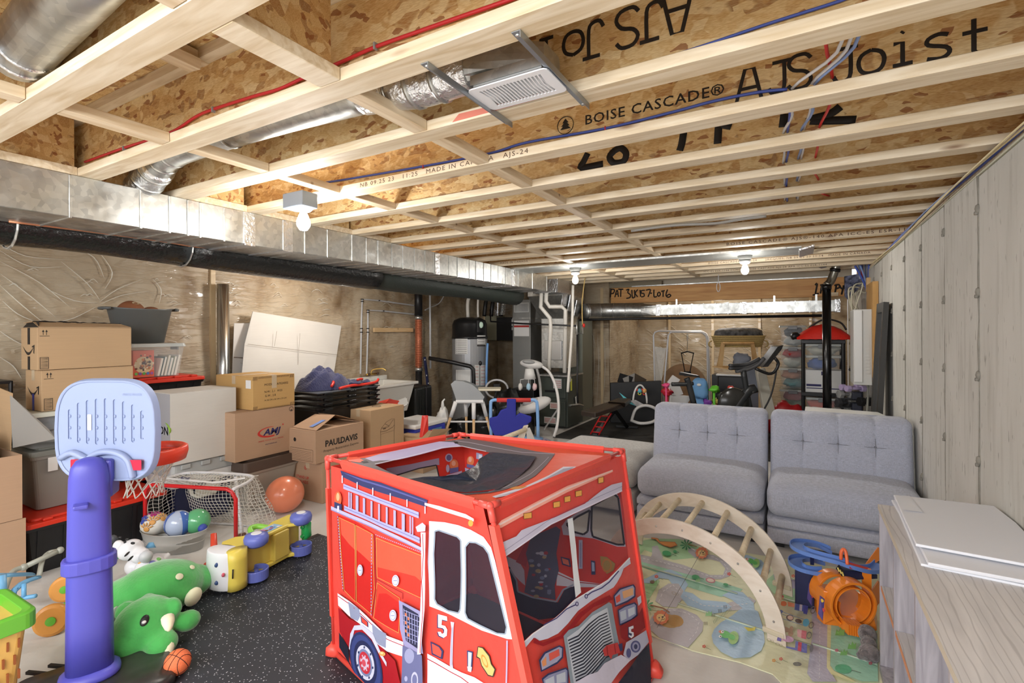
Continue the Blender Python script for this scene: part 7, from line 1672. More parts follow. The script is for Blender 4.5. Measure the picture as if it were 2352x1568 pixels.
for a,b_ in (((100,470),(1010,740)),((470,830),(1700,1220)),((1360,765),(1690,850)),((1700,1200),(2290,1390))):
    pa,pb = [gz(1440 + x / 3.986,1180 + y / 3.986) for x,y in (a,b_)]; B().tube([(pa[0],pa[1],.0135),(pb[0],pb[1],.0135)],.006,6,flat=.6).make('fold_ridge',mat('mat_fold_ridge',(196,212,190),.35),m1,smooth=True)
# ---- wooden climbing arch
WD = wood('pale_birch',(214,202,184),(230,222,208),(3,14,14),.5,False); WR_ = wood('pale_beech_rung',(216,198,166),(234,220,192),(6,30,30),.5,False)
t = thing('climbing_arch','pale wooden climbing arch with round rungs on the play mat','climbing toy',(-.6,3.0,.01))
n0 = P(1785,1478,z=.012); f0_ = P(1803,1366,z=.012)
nL = Vector((-1.08,2.98,.012));
off = f0_ - n0; off.z = 0
dirv = Vector((nL.x - n0.x,nL.y - n0.y,0)); Wd = 1.04; dirv.normalize()
def arcp(q,r,base):      # q 0..1 from the near foot over the top
    a = pi * q; return base + dirv * (Wd / 2 - (Wd / 2) * (r / 1.0) * cos(a)) + Vector((0,0,.012 + .46 * r * sin(a) - (.0)))
def rail(base,name='side_rail'):
    out,inn = [],[]
    for i in range(41):
        a = pi * i / 40; cc,ss = cos(a),sin(a)
        out.append(base + dirv * (Wd / 2 - (Wd / 2) * cc) + Vector((0,0,.445 * ss ** .9))); inn.append(base + dirv * (Wd / 2 - (Wd / 2 - .085) * cc) + Vector((0,0,.362 * max(ss,0) ** .95)))
    nr = off.normalized() * .018; rs = [[out[i],out[i] + nr,inn[i] + nr,inn[i]] for i in range(41)]
    return B().rings(rs).make(name,WD,t,bevel=.003)
bn = Vector((n0.x,n0.y,.012)) - dirv * .04; bf2 = Vector((f0_.x,f0_.y,.012)) - dirv * .04
for bb_,sg in ((bn,-1),(bf2,1)):
    o = rail(bb_)
    B().ob(bb_ + dirv * .055 + Vector((0,0,.045)) + off.normalized() * .009,(.10,.030,.028),(0,0,atan2(dirv.y,dirv.x))).make('hand_slot',mat('slot_tan',(206,196,170),.7),o,bevel=.008)
    for i in range(9):
        q = .07 + i * .1075; a = pi * q; p = bb_ + dirv * (Wd / 2 - (Wd / 2 - .043) * cos(a)) + Vector((0,0,.402 * sin(a) ** .92)) + (off.normalized() * (-.001 if sg < 0 else .019)); B().ell(p,(.006,.006,.006),n=8).make('screw_head',GALV,o)
for i in range(9):
    q = .07 + i * .1075; a = pi * q; p = bn + dirv * (Wd / 2 - (Wd / 2 - .043) * cos(a)) + Vector((0,0,.402 * sin(a) ** .92)) + off.normalized() * .0185; p2 = p + (bf2 - bn) - off.normalized() * .0190
    B().cyl(p,p2,.0165,n=14).make('rung',WR_,t,smooth=True)
# ---- orange and blue track toy
OT = mat('translucent_orange_plastic',(236,134,40),.3,coat=.3); BT2 = plas('periwinkle_track',(102,138,208)); ND = plas('navy_track_base',(34,40,80));
t = thing('race_track_toy','orange looping race track toy with blue spiral ramps beside the cabinet','toy',(.1,3.0,.01))
def g3(x,y,z): return P(1750 + x / 4.507,1220 + y / 4.507,z=z)
def pd(x,y,d): return P(1750 + x / 4.507,1220 + y / 4.507,d=d * .92)
cA = pd(905,735,2.72); cB = pd(760,640,2.84)
ax = Vector((cB.x - cA.x,cB.y - cA.y,0)).normalized()
def loop(c,r,w_,a0,a1,name,th=.012):
    dn = Vector((_c,_s,0)); up = Vector((0,0,1)); axd = Vector((-_s,_c,0)); rs = []
    for i in range(31):
        a = a0 + (a1 - a0) * i / 30; e = dn * cos(a) + up * sin(a); rs.append([c + e * (r - th) - axd * w_,c + e * r - axd * w_,c + e * r + axd * w_,c + e * (r - th) + axd * w_])
    return B().rings(rs,closed=abs(a1 - a0) > 6.2).make(name,OT,t,bevel=.002)
zc = cA.z
loop(cA,.115,.035,radians(-60),radians(235),'loop_arch'); loop(cA,.088,.033,0,2 * pi,'loop_inner',.006); loop(pd(735,620,2.85),.105,.035,radians(30),radians(200),'loop_arch')
loop(pd(905,735,2.78),.085,.05,radians(160),radians(380),'loop_channel',.006)
bs = [g3(640,965,.012),g3(1050,1020,.012),g3(1195,1035,.012),g3(1195,900,.012),g3(900,600,.012),g3(560,620,.012),g3(460,690,.012)]
B().hull(bs,[p.lerp(sum((q for q in bs),Vector()) / 7,.08) + Vector((0,0,.05)) for p in bs]).make('track_base',OT,t,bevel=.006)
B().prism([g3(640,965,.02),g3(640,965,.02) + Vector((0,0,.17)),g3(700,980,.02) + Vector((0.0,0,.17)),g3(800,990,.02) + Vector((0,0,.05))],Vector((-_s,_c,0)) * .06).make('loop_tower',OT,t,bevel=.004)
B().prism([g3(470,690,.02),g3(470,690,.02) + Vector((0,0,.15)),g3(540,720,.02) + Vector((0,0,.15)),g3(600,800,.02)],Vector((-_s,_c,0)) * .06).make('loop_tower',OT,t,bevel=.004)
for (x,y),(x2,y2) in (((585,855),(650,670)),((470,700),(535,540))):
    q = [pd(x,y,2.66 if x > 500 else 2.9),pd(x + 45,y + 70,2.65 if x > 500 else 2.89),pd(x2,y2 + 30,2.66 if x > 500 else 2.9),pd(x2 - 45,y2 - 5,2.66 if x > 500 else 2.9)]
    o = B().prism(q,Vector((-_s,_c,0)) * .004).make('printed_sticker',plas('sticker_purple',(92,78,140)),t)
    m_ = (q[0] + q[2]) / 2 - Vector((-_s,_c,0)) * .002; B().ell(m_ + Vector((0,0,.03)),(.009,.002,.009),n=10).make('sticker_sun',plas('sun_yellow',(230,190,70)),o); B().ell(m_ - Vector((0,0,.015)),(.014,.002,.012),n=10).make('sticker_car',plas('car_red',(206,70,70)),o)
for i in range(8): B().ob(g3(850 + i * 24,975 + i * 5,.05),(.006,.07,.05),(0,0,TH)).make('base_step',OT,t)
def trackrib(pts,w_,name,m,lip=.02):
    pts = smooth_path(pts,5); rs = []
    for i,p in enumerate(pts):
        a,b_ = pts[max(i - 1,0)],pts[min(i + 1,len(pts) - 1)]; s_ = (b_ - a).cross(Vector((0,0,1))).normalized()
        rs.append([p - s_ * w_ + Vector((0,0,lip)),p - s_ * (w_ - .004) + Vector((0,0,lip)),p - s_ * (w_ - .006) + Vector((0,0,.004)),p + s_ * (w_ - .006) + Vector((0,0,.004)),p + s_ * (w_ - .004) + Vector((0,0,lip)),p + s_ * w_ + Vector((0,0,lip)),p + s_ * w_,p - s_ * w_])
    return B().rings(rs).make(name,m,t)
dT = 2.95
trackrib([pd(720,215,3.15),pd(560,150,3.18),pd(400,130,3.14),pd(360,165,3.03),pd(430,215,2.95),pd(600,270,2.9),pd(790,320,2.85),pd(930,370,2.82),pd(1060,410,2.83),pd(1180,400,2.88),pd(1240,350,2.95)],.035,'upper_ramp',BT2)
trackrib([pd(640,330,3.12),pd(480,290,3.14),pd(360,300,3.08),pd(350,350,2.98),pd(430,400,2.92),pd(560,430,2.9),pd(660,430,2.9)],.035,'lower_ramp',BT2)
B().prism([pd(500,265,3.02),pd(540,275,3.0),pd(540,350,3.0),pd(500,345,3.02)],(.0,.05,0)).make('ramp_support',ND,t)
p_ = pd(440,500,2.95); B().box(p_.x - .045,p_.x + .045,p_.y - .03,p_.y + .05,.012,p_.z + .06).make('ramp_tower',ND,t,bevel=.006)
B().prism([pd(900,340,2.80),pd(1110,400,2.82),pd(1060,410,2.80),pd(910,385,2.78)],(0,.02,.004)).make('red_lane',RED,t)
B().prism([pd(840,400,2.8),pd(1195,450,2.85),pd(1195,490,2.85),pd(970,500,2.8),pd(850,470,2.79)],(-.02,.06,0)).make('navy_bridge',ND,t)
B().tube(smooth_path([pd(818,290,2.82),pd(822,215,2.82),pd(845,185,2.82),pd(870,220,2.81),pd(885,345,2.79)],5),.008,8).make('orange_arch',plas('coral_arch',(236,112,64)),t,smooth=True)
B().prism([pd(797,345,2.77),pd(848,400,2.765),pd(835,475,2.765),pd(765,385,2.77)],(0,.005,0)).make('striped_gate',plas('black_gate',(36,36,40)),t)
for i in range(3): a = pd(785 + i * 22,375 + i * 22,2.762); B().tube([a,a + Vector((.006,0,-.018))],.0035,5).make('yellow_stripe',plas('warn_yellow',(226,210,120)),t)
B().prism([pd(1075,340,3.0),pd(1200,170,3.1),pd(1240,180,3.1),pd(1230,290,3.05),pd(1150,345,3.0)],(0,.012,0)).make('rear_ramp',OT,t)
B().prism([pd(1080,700,2.75),pd(1205,520,2.9),pd(1240,560,2.9),pd(1230,720,2.8),pd(1130,860,2.7)],(.0,.02,0)).make('front_ramp',OT,t)
B().box(cB.x + .12,cB.x + .16,cB.y + .05,cB.y + .08,.012,.26).make('ramp_support',OT,t)
# ---- small grey plush
t = thing('grey_plush','small fluffy grey plush animal lying against the cabinet','plush toy',(.2,2.5,.01))
c1 = P(1998,1500,z=.04); c0 = P(1992,1455,z=.05)
b = B().ell(c1,(.045,.05,.035),n=14).ell(c0,(.04,.045,.04),n=14).ell((c0 + c1) / 2,(.035,.04,.03),n=12).ell(c0 + Vector((-.035,.02,0)),(.018,.018,.02),n=10).ell(c1 + Vector((-.035,-.02,-.01)),(.02,.02,.018),n=10).ell(c0 + Vector((.02,.035,0)),(.018,.018,.02),n=10)
remesh(b.make('plush_body',mat('fluffy_grey',(112,104,104),.95,n=(40,.6),bump=(90,1),sheen=.5),t),.006,3)
# ---- grey wood look cabinet
def greywood():
    m,N,L,b = node_mat('grey_oak_laminate')
    v = coords(N,L,(7,.9,2)); f = noise_t(N,L,v,2.2,5,1.2)
    cc = mixc(N,L,rng(N,L,f,.3,.7),(190,186,184),(212,208,205))
    wv = N.new('ShaderNodeTexWave'); wv.inputs['Scale'].default_value = 3.2; wv.inputs['Distortion'].default_value = 9; wv.inputs['Detail'].default_value = 3; wv.inputs['Detail Scale'].default_value = .8; L.new(coords(N,L,(4.5,.7,1),(0,0,.10)),wv.inputs['Vector'])
    cc = mixc(N,L,rng(N,L,wv.outputs['Fac'],.0,.10,.42,0),cc,(140,134,132)); L.new(cc,b.inputs['Base Color']); b.inputs['Roughness'].default_value = .45; return m
GW = greywood()
m_,N,L,b_ = node_mat('grey_oak_upright'); f = noise_t(N,L,coords(N,L,(20,20,1.5)),2.2,5,.8); L.new(mixc(N,L,rng(N,L,f,.3,.7),(140,136,142),(182,178,184)),b_.inputs['Base Color']); b_.inputs['Roughness'].default_value = .45
GWV = m_; EDG = mat('pale_edge_band',(196,186,166),.5)
t = thing('cube_cabinet','grey wood look open cabinet along the concrete wall at right','cabinet',(.5,2.0,0))
cx0,cx1,cy0,cy1,czt = .297,.70,1.02,2.705,.735
B().box(cx0,cx1,cy0,cy1,czt - .02,czt).make('worktop',GW,t)
B().box(cx0 - .0012,cx0,cy0,cy1,czt - .02,czt).box(cx0,cx1,cy1,cy1 + .001,czt - .02,czt).make('edge_band',EDG,t)
B().box(cx0 + .002,cx1,cy0,cy1 - .001,.001,.04).make('plinth',GWV,t)
B().box(cx1 - .008,cx1,cy0,cy1 - .001,.041,czt - .021).make('back_panel',GWV,t)
for y in (cy1 - .02,2.31,1.91,1.51,1.10): B().box(cx0 + .003,cx1 - .009,y,y + .018,.041,czt - .021).make('upright',GWV,t)
for i,(y0,y1) in enumerate(((2.329,2.684),(1.929,2.309),(1.529,1.909),(1.119,1.509))):
    o = B().box(cx0 + .008,cx1 - .009,y0,y1,.37,.388).make('shelf',GW,t); B().box(cx0 + .006,cx0 + .0078,y0,y1,.37,.388).make('edge_band',mat('orange_edge',(206,140,100),.5),o)
# ---- folded white panels on the cabinet
WPN = mat('white_pvc_panel',(226,228,234),.35)
def g4(x,y,z): return P(2000 + x / 3.349,1100 + y / 3.349,z=z)
labs = ['top white folded board of the stack on the grey cabinet','middle white folded board of the stack on the grey cabinet','bottom white folded board of the stack on the grey cabinet']
for i,(pts,z) in enumerate((([(175,118),(950,205),(1120,335),(1300,520),(1300,670),(345,495)],.772),([(180,135),(960,235),(1300,560),(1300,800),(440,640),(250,260)],.757),([(158,155),(900,260),(1300,600),(1300,838),(385,648),(215,255)],.742))):
    o = B().hull([g4(x,y,z) - Vector((0,0,.012 if i else .010)) for x,y in pts],[g4(x,y,z) for x,y in pts]).make('display_board',WPN,None,bevel=.003,label=labs[i],cat='folded board',group='white folded boards')
    if i == 0: B().hull([g4(x,y,z + .0005) for x,y in ((225,125),(300,130),(400,255),(260,238))],[g4(x,y,z + .003) for x,y in ((225,125),(300,130),(400,255),(260,238))]).make('fold_tab',WPN,o)
# ================================================================ UTILITY CORNER
SILV = mat('silver_tank',(160,162,164),.4,.35); PVC = mat('white_pvc',(226,222,212),.35); FUR = mat('dark_green_grey_enamel',(70,76,70),.35); LAB = mat('white_label',(222,222,218),.6)
hx_,hy_ = -4.56,6.60
t = thing('water_heater','tall silver water heater with a black domed top and white labels','water heater',(hx_,hy_,0))
B().lathe([(0,.02),(.27,.02),(.28,.04),(.28,1.38),(.27,1.39),(0,1.39)],(hx_,hy_,0),40).make('tank',SILV,t,smooth=False,bevel=.004)
B().lathe([(0,1.39),(.287,1.392),(.287,1.42),(.28,1.425),(.275,1.62),(.25,1.68),(.17,1.72),(0,1.73)],(hx_,hy_,0),40).make('top_cap',mat('satin_black_cap',(26,27,28),.35),t,smooth=True)
def onT(x,y,r=.281):
    p = P(x,y,d=8.0); rr_ = ray(x,y); o = Vector((0,0,HC)); A = rr_.x ** 2 + rr_.y ** 2; Bq = -2 * (rr_.x * hx_ + rr_.y * hy_); C = hx_ ** 2 + hy_ ** 2 - r * r; D_ = Bq * Bq - 4 * A * C
    tt = (-Bq - sqrt(max(D_,0))) / (2 * A); return o + rr_ * tt
def lab(x0,y0,x1,y1,m,name='paper_label',r=.283,lines=0,lm=INK):
    b = B(); b.grid(lambda u,v: onT(x0 + (x1 - x0) * u,y0 + (y1 - y0) * v,r),6,1); o = b.make(name,m,t)
    if lines:
        b = B()
        for i in range(lines): yy = y0 + (y1 - y0) * (i + .5) / lines; b.grid(lambda u,v: onT(x0 + 2 + (x1 - x0 - 4) * u,yy + .8 * v,r + .001),4,1)
        b.make('printed_lines',lm,o)
lab(1046,774,1074,813,LAB,lines=9); lab(1096,770,1115,793,LAB,lines=4); lab(1096,790,1115,795,INK); lab(1047,849,1080,880,LAB); lab(1090,838,1101,885,LAB,lines=6,lm=INKR); lab(1103,838,1116,885,LAB,lines=6,lm=INKR); lab(1095,736,1115,763,BLK,'control_panel',.295)
p = onT(1105,746,.30); B().ell(p,(.035,.02,.05),(0,0,.6),16).make('green_badge',mat('pale_green_badge',(200,226,206),.5),t,smooth=True); B().ell(onT(1103,834,.284),(.028,.02,.036),(0,0,.6),14).make('access_cap',BLK,t,smooth=True)
for x,(xa,ya) in ((1075,(1090,655)),(1098,(1104,660))):
    q = [onT(x,722,.1),P(x,690,d=8.0),P(xa,ya,d=7.9)]; q[0] = P(x,728,d=8.0); B().tube(smooth_path(q,4),.028 if x < 1090 else .018,10).make('flue_pipe',PVC,t,smooth=True)
def pipe(name,pts,r,m,label,d=None,sm=4,n=10): return B().tube(smooth_path(pts,sm) if sm else pts,r,n).make(name,m,None,smooth=True,label=label,cat='pipe')
pipe('overflow_pipe',[P(985,822,d=7.35),P(1040,832,d=7.3),P(1080,841,d=7.25),P(1087,848,d=7.25),P(1088,870,d=7.25),Vector((P(1088,870,d=7.25).x,P(1088,870,d=7.25).y,.3))],.03,BLK,'thick black pipe crossing in front of the silver water heater',sm=0)
pipe('discharge_tube',[P(1120,788,d=7.8),P(1118,830,d=7.8),P(1117,890,d=7.8)],.018,plas('sky_tube',(120,168,226)),'light blue vertical tube at the right side of the water heater')
t = thing('air_exchanger','black and tan box with hoses hanging on the rear wall beside the water heater','ventilator',(-5.0,8.0,.9))
def wbox(x0,y0,x1,y1,Y,dpt,m,name,parent=t): a = P(x0,y1,Y=Y); c = P(x1,y0,Y=Y); return B().box(a.x,c.x,Y,Y + dpt,a.z,c.z).make(name,m,parent,bevel=.006)
wbox(1141,728,1182,782,7.9,.3,BLK,'exchanger_body'); wbox(1114,724,1140,781,7.9,.3,mat('tan_steel',(142,140,118),.5),'exchanger_side')
for i in range(3): wbox(1175,733 + i * 9,1182,740 + i * 9,7.895,.002,LAB,'paper_label')
for x in (1112,1128,1150): pipe('hose',[P(x,726,d=8.6),P(x + 3,700,d=8.6),P(x + 8,668,d=8.5)],.035,BLK,['leftmost black hose above the air exchanger','middle black hose above the air exchanger','right black hose above the air exchanger'][(1112,1128,1150).index(x)])
b = B()
for i in range(16): b.cyl(P(1153 + i * .4,722 - i * 3.2,d=8.1),P(1153 + i * .4,720.4 - i * 3.2,d=8.1),.045,n=12)
b.make('flexible_duct',GALV,None,smooth=True,label='ribbed silver flexible hose dropping above the air exchanger',cat='hose',kind=None)
pipe('gas_pipe',[P(1126,710,d=8.2),P(1127,738,d=8.1),P(1200,743,d=7.7),P(1322,748,d=7.0)],.013,BLK,'long thin black gas pipe from the air exchanger to the furnace',sm=0)
pipe('gas_drop',[P(1325,740,d=7.0),P(1324,765,d=7.0),P(1338,765,d=7.0),P(1338,745,d=7.0)],.013,GALV,'grey threaded gas fitting loop right of the furnace',sm=0)
pipe('gas_riser',[P(1326,768,d=7.0),P(1326,900,d=7.05),P(1327,925,d=7.05)],.013,BLK,'vertical black gas pipe along the right side of the furnace',sm=0)
pipe('gas_line',[P(1345,630,d=7.1),P(1337,690,d=7.05),P(1338,745,d=7.0)],.007,mat('yellow_gas_line',(206,176,110),.5),'thin yellow gas line dropping beside the plenum',sm=2)
q = P(1341,747,d=6.98); B().ell(q,(.02,.02,.03),n=10).make('shutoff_valve',RED,None,smooth=True,label='small red shutoff valve on the gas fitting',cat='valve')
pipe('vent_pipe',[P(1244,665,d=7.3),P(1242,705,d=7.3),P(1263,730,d=7.3),P(1265,745,d=7.3),P(1261,850,d=7.3)],.030,PVC,'left white vent pipe with two bends above the furnace',sm=0,n=14)
pipe('vent_pipe',[P(1255,668,d=7.25),P(1254,692,d=7.25),P(1262,704,d=7.25),P(1290,704,d=7.25),P(1299,712,d=7.25),P(1297,856,d=7.25)],.030,PVC,'right white vent pipe running sideways then down to the furnace',sm=0,n=14)
pipe('drain_hose',[P(1316,655,d=7.0),P(1314,750,d=7.0),P(1308,840,d=7.0),P(1304,900,d=7.0)],.02,PVC,'slim pale hose down the front corner of the furnace',n=10)
t = thing('furnace','dark green-grey furnace cabinet with white labels and two doors','furnace',(-3.3,7.3,0))
B().box(-3.56,-3.07,7.06,7.66,.03,.80).make('cabinet_body',FUR,t,bevel=.006)
for z0,z1 in ((.04,.42),(.47,.78)): B().box(-3.55,-3.10,7.035,7.058,z0,z1).make('door',FUR,t,bevel=.01)
B().box(-3.57,-3.06,7.03,7.67,.802,.825).make('top_flange',GALV,t)
for x0,x1,z0,z1 in ((-3.30,-3.16,.62,.77),(-3.36,-3.20,.30,.40),(-3.46,-3.26,.07,.17)):
    o = B().box(x0,x1,7.031,7.0345,z0,z1).make('paper_label',LAB,t); b = B()
    for i in range(4): b.box(x0 + .01,x1 - .01,7.030,7.0308,z0 + .02 + i * (z1 - z0 - .03) / 4,z0 + .026 + i * (z1 - z0 - .03) / 4)
    b.make('printed_lines',INKR,o)
B().box(-3.44,-3.24,7.02,7.034,.56,.59).make('brand_handle',BLK,t,bevel=.004)
B().box(-3.0685,-3.066,7.16,7.22,.58,.76).make('yellow_label',plas('pale_yellow_label',(222,222,90)),t)
for (y,z,s_) in ((7.10,.76,.07),(7.36,.42,.12)): B().ob((-3.05,y,z),(.004,.09,s_),(.25,0,0)).make('hang_tag',LAB,t)
B().tube([(-3.06,7.12,.36),(-3.03,7.4,.34),(-3.02,7.55,.30)],.018,8).make('condensate_pipe',GALV,t)
t = thing('return_cabinet','tall dark return air cabinet with grey duct rising behind the furnace','furnace',(-3.1,7.9,0)); B().box(-3.52,-3.1,7.74,8.2,.01,1.7).make('cabinet_body',mat('olive_tin',(122,124,112),.4,.5),t,bevel=.004); B().box(-4.05,-3.6,6.95,7.3,.01,.58).make('filter_box',BLK,t,bevel=.01)
# ---- things in front of the utility corner
t = thing('high_chair','grey seated high chair with white frame and wooden legs','high chair',(-3.95,5.7,0))
dh = 6.35
seat = [(1035,882),(1044,874),(1062,875),(1085,883),(1102,898),(1113,912),(1108,922),(1085,924),(1062,924),(1048,920),(1043,905)]
sp = [P(x,y,d=dh) for x,y in seat]; B().prism(sp,Vector((-_s,_c,0)) * .02).make('seat_shell',mat('cool_grey_seat',(150,154,156),.4),t,bevel=.006)
B().hull([p + Vector((-_s,_c,0)) * .02 for p in sp],[p.lerp(P(1090,900,d=dh),.1) + Vector((-_s,_c,0)) * .22 for p in sp]).make('seat_bowl',MATS['cool_grey_seat'],t)
B().ob(P(1122,893,d=dh + .15),(.32,.26,.025),(0,0,TH)).make('tray',mat('cream_tray',(222,214,190),.4),t,bevel=.01)
lt = [(1047,922,dh),(1088,925,dh - .1),(1108,922,dh + .1),(1070,925,dh + .25)]; lb_ = [(1010,1000,dh),(1088,1005,dh - .25),(1135,985,dh + .15),(1072,990,dh + .4)]
for (x,y,d),(x2,y2,d2) in zip(lt,lb_):
    a,c = P(x,y,d=d),P(x2,y2,d=d2); c.z = .001; k = a.lerp(c,.32)
    B().cyl(a,k,.028,.024,10).make('white_leg_socket',WHT,t,smooth=True); B().cyl(k,c,.018,.014,10).make('leg',wood('leg_beech',(206,166,116),(226,190,144),(6,6,2),.5,False),t,smooth=True)
B().tube([P(1030,968,d=dh),P(1120,968,d=dh)],.012,6).make('crossbar',WHT,t); B().tube([P(1047,922,d=dh),P(1110,922,d=dh)],.022,8).make('seat_frame',WHT,t)
t = thing('baby_swing','white baby swing with a domed motor head, hanging animal mobile and curved legs','baby swing',(-3.3,6.4,0))
SWW = mat('soft_white_swing',(222,220,216),.4); ds = 7.2
hd_ = P(1221,836,d=ds); B().ell(hd_,(.17,.09,.065),(0,.15,TH),22).make('motor_head',SWW,t,smooth=True); B().ell(P(1214,831,d=ds - .08),(.09,.03,.03),(0,.1,TH),14).make('control_panel',GRY,t,smooth=True)
B().tube([P(1216,846,d=ds),P(1217,870,d=ds)],[.06,.09],14).make('mobile_hub',SWW,t,smooth=True)
B().tube(smooth_path([P(1240,838,d=ds),P(1262,855,d=ds - .05),P(1277,890,d=ds - .15),P(1283,930,d=ds - .3),P(1280,975,d=ds - .5),P(1272,1003,d=ds - .55)],5),.020,10).make('leg',SWW,t,smooth=True)
B().tube(smooth_path([P(1232,842,d=ds),P(1240,880,d=ds + .2),P(1243,930,d=ds + .3)],5),.020,10).make('leg',SWW,t,smooth=True)
q0 = [P(1250,985,d=ds),P(1281,940,d=ds - .3)]; B().tube(q0,.012,8).make('base_bar',SWW,t)
for x in (1195,1214,1228): B().tube([P(1216,868,d=ds),P(x,872,d=ds - .05),P(x,880,d=ds - .05)],.005,5).make('mobile_arm',SWW,t)
for x,c in ((1195,(226,222,214)),(1214,(170,206,226)),(1228,(232,196,196))): lump(B(),P(x,888,d=ds - .05),(.03,.03,.05),x,.3,12).make('mobile_toy',plas('toy%d' % x,c,.8),t,smooth=True)
st = P(1228,930,d=6.9); B().ell(st,(.24,.18,.09),(0,-.35,TH),22).make('swing_seat',mat('white_seat_cloth',(226,224,222),.8),t,smooth=True); B().ell(st + Vector((-.02,-.08,.05)),(.12,.08,.05),(0,-.3,TH),14).make('seat_pad',mat('grey_print_pad',(176,174,176),.8),t,smooth=True)
t = thing('activity_seat','blue tube framed baby seat with red grip and royal blue cloth','baby seat',(-3.35,5.9,0))
dA = 6.05; TB2 = plas('pale_blue_tube',(132,176,226)); RB = mat('royal_blue_cloth',(38,44,150),.7)
fr_ = [P(1128,1005,d=dA),P(1127,930,d=dA),P(1131,920,d=dA),P(1145,918,d=dA),P(1218,918,d=dA),P(1230,921,d=dA),P(1234,932,d=dA),P(1236,1005,d=dA)]
B().tube(smooth_path(fr_,3),.020,10).make('tube_frame',TB2,t,smooth=True); B().cyl(P(1141,918.5,d=dA),P(1219,918.5,d=dA),.026,n=12).make('red_grip',plas('foam_red',(206,62,56),.7),t,smooth=True)
b = B(); cl_ = [(1164,916),(1185,916),(1185,955),(1194,948),(1221,957),(1220,968),(1200,985),(1170,1000),(1135,1000),(1124,975),(1124,960),(1142,956),(1150,942),(1164,937)]
b.prism([P(x,y,d=dA - .05) for x,y in cl_],Vector((-_s,_c,0)) * .04).make('seat_cloth',RB,t,bevel=.012)
bs_ = P(1195,1008,z=.10); B().lathe([(0,0),(.40,0),(.44,.04),(.42,.09),(.30,.11),(0,.11)],(bs_.x,bs_.y,.001),30,sy=.75).make('flowered_base',mat('navy_flower_cloth',(48,52,110),.8,n=(22,.1),col2=(206,196,206)),t,smooth=True); B().lathe([(0,.11),(.20,.11),(.22,.13),(0,.14)],(bs_.x + .1,bs_.y,.001),24,sy=.75).make('base_ring',TB2,t,smooth=True)
t = thing('wooden_toy_frame','pale wooden A-frame toy with a thick dowel behind the tent','toy',(-2.6,4.9,0))
dW = 5.3; a,c = P(1141,1012,d=dW - .2),P(1207,986,d=dW); B().cyl(a,c,.024,n=12).make('dowel',WR_,t,smooth=True)
B().prism([P(1203,978,d=dW),P(1214,976,d=dW),P(1200,1022,d=dW),P(1180,1022,d=dW)],Vector((-_s,_c,0)) * .03).make('frame_side',WD,t,bevel=.006); B().prism([P(1208,984,d=dW),P(1217,982,d=dW),P(1236,1025,d=dW),P(1212,1025,d=dW)],Vector((-_s,_c,0)) * .03).make('frame_side',mat('grey_white_board',(206,202,196),.5),t,bevel=.006)
for x in (1190,1224): pp_ = P(x,1022,d=dW); B().box(pp_.x - .04,pp_.x + .04,pp_.y - .02,pp_.y + .04,.001,pp_.z).make('frame_foot',WD,t)
t = thing('blue_cooler','royal blue storage tub with a white lid left of the high chair','storage bin',(-3.9,4.9,0)); a = P(940,1005,X=-3.75); c = P(1024,975,X=-3.75)
B().box(-4.2,-3.75,a.y + .1,c.y,.001,.40).make('tub_body',plas('royal_blue_plastic',(44,58,170)),t,bevel=.02); B().box(-4.22,-3.73,a.y + .08,c.y + .02,.401,.45).make('lid',WHT,t,bevel=.015)
pf = fX(-3.75,a.y + .1,0); b = B(); W__ = c.y - a.y - .1; b.poly(pf,[(W__ * .45,.12),(W__ * .8,.12),(W__ * .85,.36),(W__ * .4,.36)],off=.003,col=(90,130,170)); b.poly(pf,circ(W__ * .6,.2,.07,14),off=.004,col=(190,210,224)); b.poly(pf,[(W__ * .42,.30),(W__ * .62,.30),(W__ * .62,.35),(W__ * .42,.35)],off=.0045,col=(206,60,60)); b.make('printed_sticker',PRINT,t)
t = thing('small_open_box','small open kraft box with red cloth spilling out beside the waste bin box','box',(-3.5,4.15,0)); B().box(-3.86,-3.46,4.13,4.55,.001,.36).make('box_body',KRAFT,t); B().prism([(-3.46,4.2,.36),(-3.46,4.5,.36),(-3.38,4.52,.42),(-3.40,4.22,.46)],(.004,0,0)).make('flap',KRAFT,t); B().prism([(-3.5,4.12,.38),(-3.48,4.2,.44),(-3.5,4.22,.60),(-3.53,4.20,.60)],(.02,.02,0)).make('red_cloth',RED,t)
t = thing('plastic_bag','white plastic grocery bag with a tied handle on the blue tub','bag',(-4.1,5.1,.45)); q = P(1017,952,X=-3.95); lump(B(),(q.x,q.y,q.z - .02),(.07,.07,.10),5,.5,16).make('bag_body',mat('thin_white_bag',(214,214,210),.4),t,smooth=True); B().tube([q + Vector((0,0,.06)),q + Vector((0,0,.17)),q + Vector((.02,.02,.2))],[.03,.014,.01],8).make('bag_handle',MATS['thin_white_bag'],t,smooth=True)
t = thing('bouncer_seat','folded baby bouncer with a grey oval hood among black bags','baby bouncer',(-4.3,6.9,.5)); hc = P(1141,893,d=7.7); B().tube([hc + R_ * .17 * cos(a) + Vector((0,0,.14 * sin(a))) for a in [2 * pi * i / 20 for i in range(20)]],.016,8,closed=True).make('hood_ring',WHP,t,smooth=True); B().ob(hc + Vector((0,0,.03)),(.11,.03,.10),(0,0,TH)).make('hood_centre',BLK,t,bevel=.01); B().tube([hc,Vector((hc.x,hc.y,.0))],.03,8).make('stem',BLK,t)
dbm = mat('glossy_black_bag',(16,17,17),.3,bump=(14,.9))
